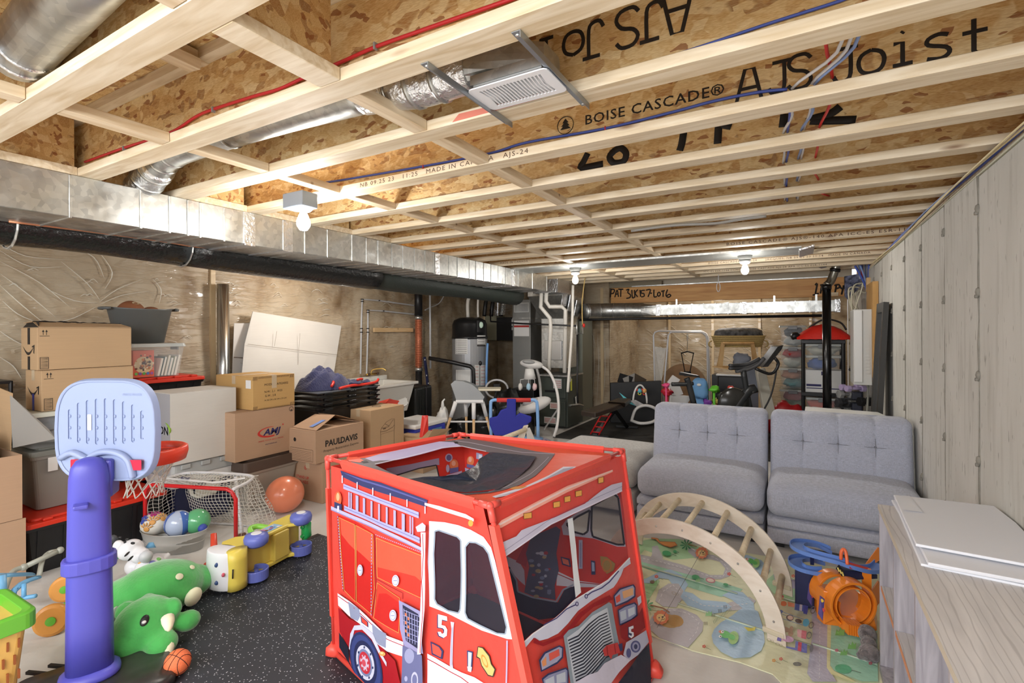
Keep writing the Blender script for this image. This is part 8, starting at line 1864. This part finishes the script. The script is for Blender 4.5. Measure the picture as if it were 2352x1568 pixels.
for i,(x,y,z,r_) in enumerate(((1110,950,.25,.26),(1160,930,.33,.24),(1190,940,.27,.22),(1105,985,.14,.2),(1060,985,.14,.18))): pq = P(x,y,d=7.1); t = thing('black_bag',['black bag heaped behind the high chair legs','black bag piled highest under the bouncer hood','black bag beside the swing','low black bag on the floor behind the high chair','low black bag left of the high chair by the blue tub'][i],'bag',(pq.x,pq.y,0)); lump(B(),(pq.x,pq.y,z),(r_,r_ * .8,z * .97),i * 3 + 2,.35,20).make('bag_body',dbm,t,smooth=True)
# ================================================================ BACK GYM AREA
t = thing('gym_floor_mat','grey black rubber gym tiles on the floor under the weight bench','floor mat',(-1.3,7.2,0))
GM = mat('dusty_black_rubber',(52,52,50),.7,n=(5,.5))
for i in range(5):
    for j in range(3): B().box(-3.02 + i * .74,-3.02 + i * .74 + .735,6.42 + j * .74,6.42 + j * .74 + .735,.001,.014).make('rubber_tile',GM,t)
t = thing('weight_bench','black padded weight bench with red adjusting rack','weight bench',(-2.4,7.1,.014)); PADM = mat('dark_brown_black_vinyl',(52,42,34),.35)
zt_ = .50; pz_ = lambda x,y,z=zt_: P(x,y,z=z)
B().hull([pz_(1334,942) - Vector((0,0,.07)),pz_(1368,947) - Vector((0,0,.07)),pz_(1436,924) - Vector((0,0,.07)),pz_(1402,920) - Vector((0,0,.07))],[pz_(1334,942),pz_(1368,947),pz_(1436,924),pz_(1402,920)]).make('bench_pad',PADM,t,bevel=.015)
B().hull([pz_(1396,922) - Vector((0,0,.06)),pz_(1436,925) - Vector((0,0,.06)),pz_(1450,915) - Vector((0,0,.06)),pz_(1420,913) - Vector((0,0,.06))],[pz_(1396,922,.52),pz_(1436,925,.52),pz_(1450,915,.52),pz_(1420,913,.52)]).make('seat_pad',PADM,t,bevel=.012)
BM = mat('matte_black_steel',(22,22,23),.45)
f1_,f2_ = P(1365,1002,z=.03),P(1440,980,z=.03); k1 = pz_(1418,934,.42)
B().tube([f1_,k1],.035,4).make('main_beam',BM,t); B().tube([pz_(1408,936,.44),f2_],.035,4).make('rear_leg',BM,t); B().ob(f1_,(.40,.06,.05),(0,0,.25)).make('front_foot',BM,t,bevel=.01); B().ob(f2_,(.34,.05,.04),(0,0,.25)).make('rear_foot',BM,t,bevel=.01)
RS = plas('bright_red_steel',(206,34,36))
for dx in (-.06,.06): B().tube([P(1366,997,z=.06) + Vector((dx,0,0)),pz_(1394,948,.40) + Vector((dx,0,0))],.010,6).make('red_rail',RS,t)
for k in (.1,.35,.6,.85): m0 = P(1366,997,z=.06).lerp(pz_(1394,948,.40),k); B().tube([m0 - Vector((.06,0,0)),m0 + Vector((.06,0,0))],.008,6).make('red_rung',RS,t)
t = thing('flat_television','black flat screen television leaning with its back to the wall behind the bench','television',(-2.0,8.1,0)); pts = [P(1402,930,d=8.1),P(1519,935,d=7.9),P(1519,874,d=7.9),P(1402,879,d=8.1)]; pts[0].z = pts[1].z = .02
B().prism(pts,Vector((-_s,_c,0)) * .05).make('screen_back',mat('dull_black_panel',(17,17,18),.5),t,bevel=.006)
for i,(x,y,r1) in enumerate(((1436,871,.3),(1448,872,-.4),(1466,873,.5))): q = P(x,y,d=8.12); B().ob(q,(.22,.02,.15),(.1,r1,TH)).make('picture_frame',[BLK,mat('grey_picture',(160,156,150),.4),mat('bronze_frame',(70,58,44),.5)][i],None,label=['black picture frame on top of the leaning television','grey picture panel behind the television top','bronze picture frame right of the others above the television'][i],cat='picture frame')
t = thing('baby_rocker','white and teal baby rocker with a toy arch beside the weight bench','baby rocker',(-1.9,7.3,0)); dr = 7.35; TL = plas('teal_plastic',(90,190,200));
B().tube(smooth_path([P(1450,968,d=dr),P(1460,940,d=dr),P(1482,931,d=dr),P(1505,938,d=dr),P(1515,952,d=dr),P(1500,968,d=dr - .1),P(1472,972,d=dr - .1),P(1452,966,d=dr)],5),.022,8).make('rocker_frame',SWW,t,smooth=True)
B().tube([P(1470 + 16 * cos(a),926 - 42 * sin(a),d=dr + .1) for a in [pi * i / 14 for i in range(15)]],.014,8).make('toy_arch',SWW,t,smooth=True)
for x,c in ((1469,(100,190,206)),(1480,(226,170,100))): B().ell(P(x,897,d=dr + .1),(.035,.03,.035),n=10).make('hanging_toy',plas('ht%d' % x,c),t,smooth=True); B().tube([P(x,903,d=dr + .1) + R_ * .022 * cos(a) + Vector((0,0,.022 * sin(a))) for a in [2 * pi * i / 10 for i in range(10)]],.007,5,closed=True).make('toy_ring',plas('tr%d' % x,(206,206,80) if x < 1475 else (220,70,60)),t)
for s_ in (-1,1): B().ell(P(1469 + 6 * s_,895,d=dr + .1),(.02,.01,.02),n=8).make('toy_ear',RED,t)
B().hull([P(1422,901,d=dr + .1),P(1450,922,d=dr),P(1470,935,d=dr),P(1440,925,d=dr)],[P(1422,901,d=dr + .3),P(1450,922,d=dr + .3),P(1470,935,d=dr + .3),P(1440,925,d=dr + .3)]).make('seat_sling',TL,t); B().hull([P(1445,920,d=dr),P(1460,918,d=dr),P(1482,930,d=dr),P(1466,936,d=dr)],[P(1445,920,d=dr + .25),P(1460,918,d=dr + .25),P(1482,930,d=dr + .25),P(1466,936,d=dr + .25)]).make('patterned_pad',mat('grey_diamond_pad',(186,184,184),.8,n=(14,.4)),t)
t = thing('spool_end','large round brown wooden spool end leaning on the back wall','spool',(-1.8,9.9,0)); q = P(1568,895,Y=10.0); B().lathe([(0,-.03),(.42,-.03),(.42,.0),(0,.0)],(q.x,10.05,.44),40,R=Euler((radians(84),0,0)).to_matrix()).make('spool_disc',mat('aged_plywood',(128,100,72),.7,n=(4,.35)),t)
t = thing('garment_rack','white double tube garment rack with a spring scale hanging from it','clothes rack',(-1.2,8.5,0)); dk = 8.4
def rk(x,y,d=dk): p = P(x,y,d=d); return p
for pts in ([(1506,940,8.3),(1501,770,8.3),(1504,763,8.3),(1512,760,8.3),(1610,760,8.6),(1622,766,8.6),(1627,776,8.6),(1632,940,8.6)],[(1518,930,8.1),(1535,770,8.1),(1540,763,8.1),(1548,762,8.1),(1612,763,8.3),(1621,770,8.3),(1624,780,8.3),(1627,930,8.3)]):
    q = [P(x,y,d=d) for x,y,d in pts]; q[0].z = q[-1].z = .015; B().tube(q,.014,8).make('rack_tube',WHP,t,smooth=True)
for i in range(12): B().cyl(P(1579,766 + i * 1.4,d=8.3),P(1579,766.9 + i * 1.4,d=8.3),.016,n=8).make('spring_coil',GALV,t)
B().tube([P(1579,783,d=8.3),P(1578,806,d=8.3)],.005,5).make('hook_chain',GALV,t); B().tube([P(1564,811,d=8.3),P(1579,807,d=8.3),P(1594,811,d=8.3)],.012,6).make('hanger_bar',BLK,t)
for s_ in (-1,1): B().tube([P(1579 + 14 * s_,811,d=8.3),P(1579 + 6 * s_,853,d=8.3)],.008,5).make('harness_strap',BLK,t)
B().ob(P(1579,858,d=8.3),(.11,.03,.08),(0,0,TH)).make('harness',BLK,t); B().prism([P(1504,795,d=8.25),P(1530,800,d=8.15),P(1519,880,d=8.1),P(1506,882,d=8.2)],(0,.004,0)).make('plastic_sleeve',mat('crumpled_clear_sleeve',(216,214,208),.15,alpha=.5,bump=(30,1)),t)
# bike
t = thing('exercise_bike','black and grey exercise bike with a tilted screen behind the sofa','exercise bike',(-.6,5.9,0)); db = 6.1; CH = mat('charcoal_frame',(36,38,40),.35)
def bk_(pts,r,m,name,n=10,sm=3): return B().tube(smooth_path([P(*p[:2],d=p[2] if len(p) > 2 else db) for p in pts],sm),r,n).make(name,m,t,smooth=True)
B().hull([P(1558,861,d=db - .08),P(1610,868,d=db),P(1608,866,d=db + .05),P(1560,858,d=db + .1)],[P(1560,854,d=db - .05),P(1606,863,d=db),P(1604,861,d=db + .04),P(1562,852,d=db + .08)]).make('saddle',mat('satin_black_saddle',(40,41,43),.35),t,bevel=.012)
bk_([(1577,868),(1583,885),(1593,925)],.035,CH,'seat_post'); bk_([(1543,882),(1575,882),(1592,880)],.025,CH,'saddle_slider'); bk_([(1707,850),(1716,905),(1722,935)],.035,CH,'handle_post')
bk_([(1655,985),(1690,935),(1722,893),(1730,900)],.06,CH,'main_frame'); q = P(1684,925,d=db); B().lathe([(0,-.05),(.17,-.05),(.19,0),(.17,.05),(0,.05)],q,30,R=Euler((radians(90),0,TH)).to_matrix()).make('flywheel_cover',mat('dark_gloss_cover',(44,44,42),.25),t,smooth=True)
bk_([(1705,908),(1720,902),(1740,897)],.022,mat('bronze_crank',(96,90,80),.3,.7),'crank_arm'); bk_([(1593,925),(1600,960),(1640,985)],.04,CH,'rear_frame')
for dz in (0,-7): bk_([(1676,846 + dz,db - .1),(1700,845 + dz),(1720,842 + dz),(1745,830 + dz)],.020,DK,'handlebar')
bk_([(1690,852),(1715,848),(1738,838),(1755,822)],.025,mat('grip_grey',(74,74,76),.6),'bar_grip'); bk_([(1735,846),(1765,858),(1780,852),(1788,835),(1780,822)],.018,BLK,'loop_handle'); bk_([(1785,835),(1780,870),(1770,910),(1752,945)],.010,BLK,'power_cord')
B().prism([P(1752,843,d=db),P(1788,795,d=db + .1),P(1800,792,d=db + .15),P(1796,802,d=db + .15),P(1765,842,d=db)],Vector((-_s,_c,0)) * .18).make('screen',mat('screen_bezel',(50,50,52),.25),t,bevel=.008)
for x in (1600,1720): q = P(x,960,d=db); B().ob((q.x,q.y,.03),(.5,.08,.05),(0,0,TH + 1.2)).make('floor_foot',BLK,t)
# treadmill upright
t = thing('treadmill','pale grey slanted treadmill upright right of the exercise bike','treadmill',(-.4,6.6,0)); B().prism([P(1738,850,d=6.5),P(1758,845,d=6.5),P(1785,960,d=6.3),P(1758,965,d=6.3)],Vector((-_s,_c,0)) * .06).make('upright',mat('warm_grey_upright',(176,172,160),.5),t,bevel=.008); q = P(1765,960,d=6.3); B().box(q.x + .02,q.x + .3,q.y - .05,q.y + .5,.001,.16).make('deck',BLK,t,bevel=.02)
# basket on wooden stand
t = thing('bassinet_basket','woven straw baby basket with dark lining standing on its wooden frame','basket',(-.6,9.2,.9)); STW = mat('woven_straw',(196,170,110),.8,n=(70,.35),bump=(60,.8),stretch=(1,1,3)); qc = P(1696,780,d=8.3)
def ovb(a,b_,z,n=30): return [qc + R_ * a * cos(2 * pi * i / n) + F_ * b_ * sin(2 * pi * i / n) + Vector((0,0,z)) for i in range(n)]
for i in range(6): B().rings([ovb(.37 + .012 * i,.19,-.12 + i * .032),ovb(.385 + .012 * i,.20,-.105 + i * .032),ovb(.38 + .012 * i,.195,-.09 + i * .032)]).make('straw_coil',STW,t,smooth=True)
B().rings([ovb(.40,.19,.07),ovb(.38,.18,.15),ovb(.30,.14,.19),ovb(.1,.05,.2)]).make('dark_lining',mat('black_white_print',(40,40,42),.8,n=(14,.2),col2=(120,120,120)),t,smooth=True)
for s_ in (-1,1): B().tube([qc + R_ * (.44 * s_ + .05 * s_ * sin(a)) + Vector((0,0,-.07 + .05 * cos(a))) for a in [pi * i / 8 for i in range(9)]],.012,6).make('rope_handle',STW,t,smooth=True)
t = thing('bassinet_stand','light wooden trestle stand under the straw basket','stand',(-.6,9.1,.5)); WS = wood('stand_pine',(196,156,104),(216,180,128),(6,6,2),.5,False)
for x0,x1 in ((1662,1652),(1729,1736)): B().prism([P(x0 - 3,786,d=8.05),P(x0 + 3,786,d=8.05),P(x1 + 8,842,d=8.0),P(x1 - 4,842,d=8.0)],F_ * .04).make('leg',WS,t)
B().tube([P(1660,788,d=8.05),P(1731,788,d=8.05)],.022,4).make('top_rail',WS,t); B().prism([P(1636,843,d=8.0),P(1690,851,d=7.9),P(1745,846,d=8.0),P(1740,841,d=8.1)],(0,0,.02)).make('foot_board',WS,t)
q = P(1690,862,d=8.0); B().box(q.x - .36,q.x + .28,q.y,q.y + .4,.35,q.z - .0).make('box_behind',BLK,t)
t = thing('black_tote','black tote with a white rim under the wooden trestle','storage bin',(-.6,8.7,0)); a,c = P(1648,895,d=7.8),P(1740,855,d=7.9); B().box(min(a.x,c.x),max(a.x,c.x),a.y - .0,a.y + .4,.001,c.z - .04).make('tote_body',BLK,t,bevel=.02); B().box(min(a.x,c.x) - .02,max(a.x,c.x) + .02,a.y - .02,a.y + .42,c.z - .039,c.z - .01).make('lid',WHT,t,bevel=.01)
q = P(1703,826,d=7.4); lump(B(),q,(.12,.1,.09),12,.4,16).make('grey_garment',mat('grey_quilt_cloth',(120,124,134),.8),None,smooth=True,label='grey padded garment draped behind the bike handlebars',cat='clothing'); q = P(1728,858,d=7.0); B().prism([P(1716,980,d=7.2),P(1722,840,d=7.2),P(1742,850,d=7.2),P(1742,980,d=7.2)],F_ * .1).make('grey_fabric_bin',mat('slate_fabric',(120,126,138),.8),None,label='slate grey fabric bin behind the bike post',cat='storage bin')
# blue bag, colourful toys
q = P(1608,892,d=7.0); t = thing('blue_bag','light blue drawstring bag behind the bike saddle','bag',(q.x,q.y,.4)); lump(B(),q,(.11,.08,.15),4,.25,20).make('bag_body',mat('light_blue_cloth',(108,158,206),.7,bump=(9,.8)),t,smooth=True); B().ell(q + Vector((.0,-.085,.06)),(.03,.01,.02),n=10).make('white_print',WHT,t); B().box(q.x - .1,q.x + .1,q.y,q.y + .1,.014,q.z - .1).make('bag_base',MATS['light_blue_cloth'],t)
for i,(x,y,r_,c,lb) in enumerate(((1640,893,.07,(110,206,60),'lime green plastic toy behind the sofa'),(1679,892,.05,(236,90,80),'coral red toy block above the sofa back'),(1690,903,.05,(230,140,60),'orange toy piece beside the coral block'),(1625,924,.06,(130,70,170),'purple toy lying just behind the sofa'),(1643,920,.06,(226,206,110),'yellow toy arm just behind the sofa'),(1655,932,.06,(200,60,60),'red toy just behind the sofa back'),(1662,910,.09,(60,62,60),'dark grey rounded toy handle behind the sofa'),(1672,905,.06,(140,190,206),'pale blue toy beside the grey handle'),(1532,900,.08,(190,36,50),'red dotted toy bundle left of the bike'),(1530,885,.05,(226,80,130),'pink cylinder toy left of the bike'))):
    q = P(x,y,d=6.9 + .1 * (i % 3)); t = thing('baby_toy',lb,'toy',(q.x,q.y,.05)); b = lump(B(),q,(r_ * .9,r_ * .7,r_ * .6),i * 5 + 1,.7,14); b.tube([Vector((q.x,q.y,.06)),q],r_ * .25,8); b.make('toy_body',plas('toyc%d' % i,c,.4),t,smooth=True)
t = thing('toy_bench','low black storage chest holding the loose baby toys','storage bin',(-.9,6.9,0)); a,c = P(1525,935,d=7.05),P(1700,920,d=7.05); B().box(a.x,c.x,a.y,a.y + .5,.015,.44).make('chest_body',BLK,t,bevel=.02)
for i,pts in enumerate(([(1533,878),(1546,861),(1563,872),(1548,890)],[(1530,882),(1558,876),(1570,905),(1545,912)],[(1540,905),(1590,910),(1580,926),(1538,926)])): B().prism([P(x,y,d=7.3) for x,y in pts],F_ * .04).make('white_scale_part',SWW,None,bevel=.006,label=['white bent plastic part with a dark oval left of the bike seat','white plastic shell under the bike seat','pale grey plastic slab below the bike seat'][i],cat='toy')
# clear bins tower
cb_l = ['top','second','third','fourth','bottom']
xs = P(1794,800,d=8.0)
zz0 = [1.26,.94,.62,.30,.0]
for i in range(5):
    cl3 = [((176,180,178),(70,76,84)),((200,206,196),(190,60,60)),((130,176,180),(210,150,120)),((150,170,140),(190,120,120)),((60,70,110),(170,40,50))][i]
    clearbin('%s clear bin of folded clothes in the tower by the back wall' % cb_l[i],-.27,.10,8.55,9.1,zz0[i] + .001,zz0[i] + .31,group='clear clothes bins',cloth=cl3,seed=i + 20)
# plastic shelf with boxes
t = thing('plastic_shelf','black plastic shelving unit behind the black pipe','shelf',(.25,8.0,0))
sx0,sx1,sy0,sy1 = .02,.52,7.75,8.15
for z in (.02,.62,1.32): B().box(sx0,sx1,sy0,sy1,z,z + .05).make('shelf_board',BLK,t,bevel=.006)
for x in (sx0 + .025,sx1 - .025):
    for y in (sy0 + .025,sy1 - .025): B().cyl((x,y,.0),(x,y,1.34),.024,n=10).make('post',BLK,t)
cbx = cbox('white printed archive box on the upper level of the black shelf',.05,.50,7.78,8.12,.671,.97,mat('archive_white',(224,224,222),.6),tape=False,seamaxis='x'); f = fY(7.78,.05,.671); b = B()
b.poly(f,[(.03,.08),(.2,.08),(.2,.11),(.03,.11)],off=.001); b.poly(f,[(.03,.05),(.4,.05),(.4,.062),(.03,.062)],off=.001); b.poly(f,[(.2,.23),(.27,.23),(.27,.28),(.2,.28)],off=.001); b.make('printed_bands',INKN,cbx,kind='stuff')
clearbin('shallow clear bin of blue and pink things on the archive box',.06,.49,7.79,8.12,.972,1.16,cloth=((70,100,170),),seed=31); clearbin('wide clear bin at the top of the archive stack, under the red bag shelf',.05,.50,7.78,8.12,1.162,1.315,cloth=((200,196,180),),seed=33)
for i,(z0,z1) in enumerate(((.072,.33),(.332,.60))): clearbin(['lower clear drawer of pink things on the black shelf','upper clear drawer of pink things on the black shelf'][i],.06,.49,7.79,8.12,z0,z1,cloth=((226,210,200),(226,120,100)),seed=40 + i)
t = thing('red_duffel_bag','bright red and black duffel bag slumped on top of the black shelf','bag',(.27,7.95,1.37))
RBg = mat('bright_red_nylon',(226,44,30),.5,bump=(12,.6)); c0 = (sx0 + sx1) / 2
def bagf(u,v): x = -.30 + .62 * u; h = .20 * max(0,sin(pi * (u * .92 + .04))) ** .8 * sin(pi * v) ** .5 ; return (c0 + x * 1.0,7.78 + .34 * v,1.375 + h + .012 * mn.noise(Vector((x * 12,v * 6,1))))
B().grid(bagf,30,14).make('bag_body',RBg,t,smooth=True); B().box(c0 - .24,c0 + .28,7.80,8.10,1.371,1.40).make('grey_base',DK,t,bevel=.01); B().tube(smooth_path([(c0 - .16,7.95,1.53),(c0 + .02,7.95,1.64),(c0 + .2,7.95,1.60),(c0 + .27,7.95,1.50)],5),.03,8,flat=.4).make('black_strap',BLK,t,smooth=True); lump(B(),(c0 - .32,7.9,1.42),(.06,.08,.05),3,.4,12).make('bag_end',BLK,t,smooth=True)
t = thing('red_jacket','red and white sports jacket heaped on the floor between bike and shelf','clothing',(-.1,7.3,0)); q = P(1810,935,d=6.9); lump(B(),(q.x,q.y,.24),(.26,.2,.24),8,.45,22).make('jacket_body',mat('crimson_nylon',(176,22,28),.45,bump=(8,.8)),t,smooth=True); q = P(1738,945,d=6.4); lump(B(),(q.x,q.y,.45),(.09,.08,.05),5,.4,12).make('jacket_sleeve',MATS['crimson_nylon'],t,smooth=True)
# electrical panel and wires
t = thing('breaker_box','tall pale grey electrical panel by the concrete wall with white wires looping above','electrical panel',(.6,6.45,.9)); a,c = P(1947,868,d=6.05),P(1986,716,d=6.05)
B().box(.50,.66,6.42,6.82,a.z,c.z).make('panel_box',mat('pale_grey_enamel',(198,198,194),.45),t,bevel=.004); B().box(.505,.575,6.405,6.419,a.z + .03,c.z - .01).make('panel_door',mat('light_grey_enamel',(216,216,214),.4),t,bevel=.003)
for i in range(14): B().box(.60,.64,6.414,6.419,a.z + .12 + i * .035,a.z + .14 + i * .035).make('knockout',MATS['pale_grey_enamel'],t)
B().box(.66,.709,6.35,6.9,1.0,2.0).make('plywood_backing',wood('ply_backing',(170,128,70),(196,152,92),(6,6,2),.7,False),t)
wl_ = [((1985,640),(1978,668),(1970,690),(1962,716)),((1990,650),(1962,655),(1955,690),(1958,718)),((1975,660),(1950,662),(1953,700),(1966,716)),((1992,660),(1968,652),(1960,670),(1971,716)),((1998,668),(1985,672),(1972,668),(1964,690),(1975,718)),((1988,648),(1973,655),(1950,672),(1957,700),(1970,717))]
for i,pts in enumerate(wl_): B().tube(smooth_path([P(x,y,d=5.95 + .02 * i) for x,y in pts],5),.0085,6).make('panel_wire',mat('cream_wire',(222,216,190),.5),t,smooth=True)
for i,pts in enumerate((((1964,610),(1980,640),(1992,670),(1993,720),(1990,800),(1985,870)),((1975,608),(1988,645),(1994,690),(1992,780),(1988,850)),((1996,600),(1995,660),(1996,720),(1993,790)))): B().tube(smooth_path([P(x,y,d=5.9) for x,y in pts],4),.012,6).make('blue_wire_bundle',WB if i != 1 else WBL,t,smooth=True)
for i in range(8): B().tube([P(1968 + i * 4,608,d=6.0) ,P(1976 + i * 2.5,640,d=5.95)],.007,5).make('incoming_wire',[WW,WBL,WR,WB][i % 4] if i < 6 else WW,t)
t = B().prism([P(1942,634,d=6.1),P(1975,628,d=6.0),P(1978,655,d=6.0),P(1950,688,d=6.05),P(1942,680,d=6.1)],F_ * .02).make('dark_cloth',mat('navy_flower_curtain',(18,20,44),.8,n=(30,.1),col2=(120,124,150)),None,label='navy cloth with pale flowers pinned at the right end of the beam',cat='cloth')
q = P(2002,655,d=5.75); B().box(q.x - .05,q.x + .03,q.y - .03,q.y + .06,q.z - .07,q.z + .09).make('wood_block',WS,None,label='small wood block fixed high on the concrete wall by the wires',cat='block',bevel=.004)
# tall mirror frames leaning
BKF = mat('charcoal_frame_wood',(48,46,42),.5)
t = thing('leaning_mirror','tall mirror in a dark thick frame leaning against the concrete wall','mirror',(.6,5.6,0))
a0,a1 = P(2012,705,d=5.35),P(2030,706,d=5.1); b0_,b1_ = Vector((.60,5.9,.0)),Vector((.60,5.45,.0)); tp0,tp1 = Vector((.685,5.9,a0.z)),Vector((.685,5.45,a0.z))
fn_ = lambda u,v,off=0: b0_.lerp(b1_,u).lerp(tp0.lerp(tp1,u),v) + Vector((-1,0,.09)).normalized() * off
b = B()
for (u0,u1,v0,v1) in ((0,.16,0,1),(.84,1,0,1),(.16,.84,0,.05),(.16,.84,.95,1)): b.hull([fn_(u0,v0),fn_(u1,v0),fn_(u1,v1),fn_(u0,v1)],[fn_(u0,v0,.04),fn_(u1,v0,.04),fn_(u1,v1,.04),fn_(u0,v1,.04)])
b.make('mirror_frame',BKF,t); B().poly(fn_,[(.16,.05),(.84,.05),(.84,.95),(.16,.95)],off=.012).make('mirror_glass',mat('mirror_silver',(200,204,206),.08,.9),t); B().poly(fn_,[(.02,.02),(.98,.02),(.98,.98),(.02,.98)],off=.002).make('backing',BLK,t)
t = thing('leaning_screen_frame','narrow pale window frame leaning beside the dark mirror','frame',(.45,6.2,0));
for (x,y),(x2,y2) in (((1986,935),(2002,715)),((1998,935),(2011,715)),((2002,716),(2011,716))): p0,p1 = P(x,y,d=5.55),P(x2,y2,d=5.7); B().tube([p0 if y != 935 else Vector((p0.x,p0.y,.0)),p1],.010,4).make('frame_rail',mat('silver_frame',(150,150,142),.4),t)
# bench press machine with dumbbells
t = thing('upright_gym_bench','navy padded gym bench folded upright near the concrete wall','weight bench',(.42,5.9,0)); NVV = mat('navy_vinyl',(26,30,48),.45); dg = 5.85
for y0,y1 in ((900,918),(924,945),(948,985)): a,c = P(1957,y1,d=dg),P(1980,y0,d=dg); B().box(a.x,c.x,a.y,a.y + .1,max(a.z,.02),c.z).make('bench_pad',NVV,t,bevel=.012)
for y0 in (921,947): a = P(1968,y0,d=dg - .02); B().ob(a,(.18,.04,.02),(0,0,TH)).make('chrome_hinge',GALV,t,bevel=.004)
B().tube([P(1968,868,d=dg),P(1992,800,d=dg + .1)],.022,8).make('black_arm',BLK,t,smooth=True); B().tube([P(1951,848,d=dg - .05),P(1972,860,d=dg)],.014,8).make('handle',BLK,t,smooth=True); q = P(1968,900,d=dg); B().box(q.x - .07,q.x + .07,q.y + .1,q.y + .16,.0,q.z).make('bench_frame',BLK,t)
def dumb(x,y,d,L_,r,m,label,grp=None,rot=0):
    c = P(x,y,d=d); ax = Vector((cos(TH + rot),sin(TH + rot),0)); t = thing('dumbbell',label,'dumbbell',tuple(c - Vector((0,0,r))),grp); B().cyl(c - ax * L_ / 2,c + ax * L_ / 2,r * .42,n=10).make('grip',m,t,smooth=True)
    for s_ in (-1,1): B().cyl(c + ax * (L_ / 2 * s_ - .025),c + ax * (L_ / 2 * s_ + .025),r,n=6).make('weight_head',m,t,bevel=.004)
LV = plas('lavender_vinyl',(186,168,206),.5)
dumb(1965,892,dg - .1,.17,.04,LV,'front lavender dumbbell on top of the folded gym bench'); dumb(1952,889,dg + .05,.17,.04,LV,'rear lavender dumbbell on top of the folded gym bench')
for i,(x,y) in enumerate(((1942,905),(1938,925),(1935,945))):
    q = P(x,y,d=dg + .1); dumb(x,y,dg + .1,.12,.05,[GRY,DK,GRY][i],['upper grey dumbbell on the rack left of the navy bench','middle black dumbbell on the rack left of the navy bench','lower grey dumbbell on the rack left of the navy bench'][i])
t = thing('dumbbell_rack','small black dumbbell rack left of the navy bench','rack',(.3,6,0))
for x,y in ((1942,912),(1938,932),(1935,952)): q = P(x,y,d=dg + .1); B().box(q.x - .09,q.x + .09,q.y - .02,q.y + .12,q.z - .02,q.z - .005).make('rack_shelf',BLK,t)
q = P(1938,930,d=dg + .1); B().box(q.x - .02,q.x + .02,q.y + .08,q.y + .14,.0,P(1938,900,d=dg + .1).z).make('rack_post',BLK,t); dumb(1988,922,dg - .15,.1,.055,BLK,'black dumbbell right of the navy bench by the mirror')
# white box behind the sofa
t = thing('white_carton','long white flat-topped carton behind the right sofa section','box',(.2,5.1,0)); zt_ = .78; pl = [P(1850,933,z=zt_),P(2017,946,z=zt_),P(2042,968,z=zt_),P(1850,960,z=zt_)]; pl = [Vector((min(p.x,.70),p.y,zt_)) for p in pl]; pl[3] = Vector((pl[0].x - .02,4.78,zt_)); pl[2] = Vector((.70,4.78,zt_))
B().hull([Vector((p.x,p.y,.001)) for p in pl[::-1]],pl[::-1]).make('box_body',mat('glossy_white_card',(226,226,222),.3),t,bevel=.004)
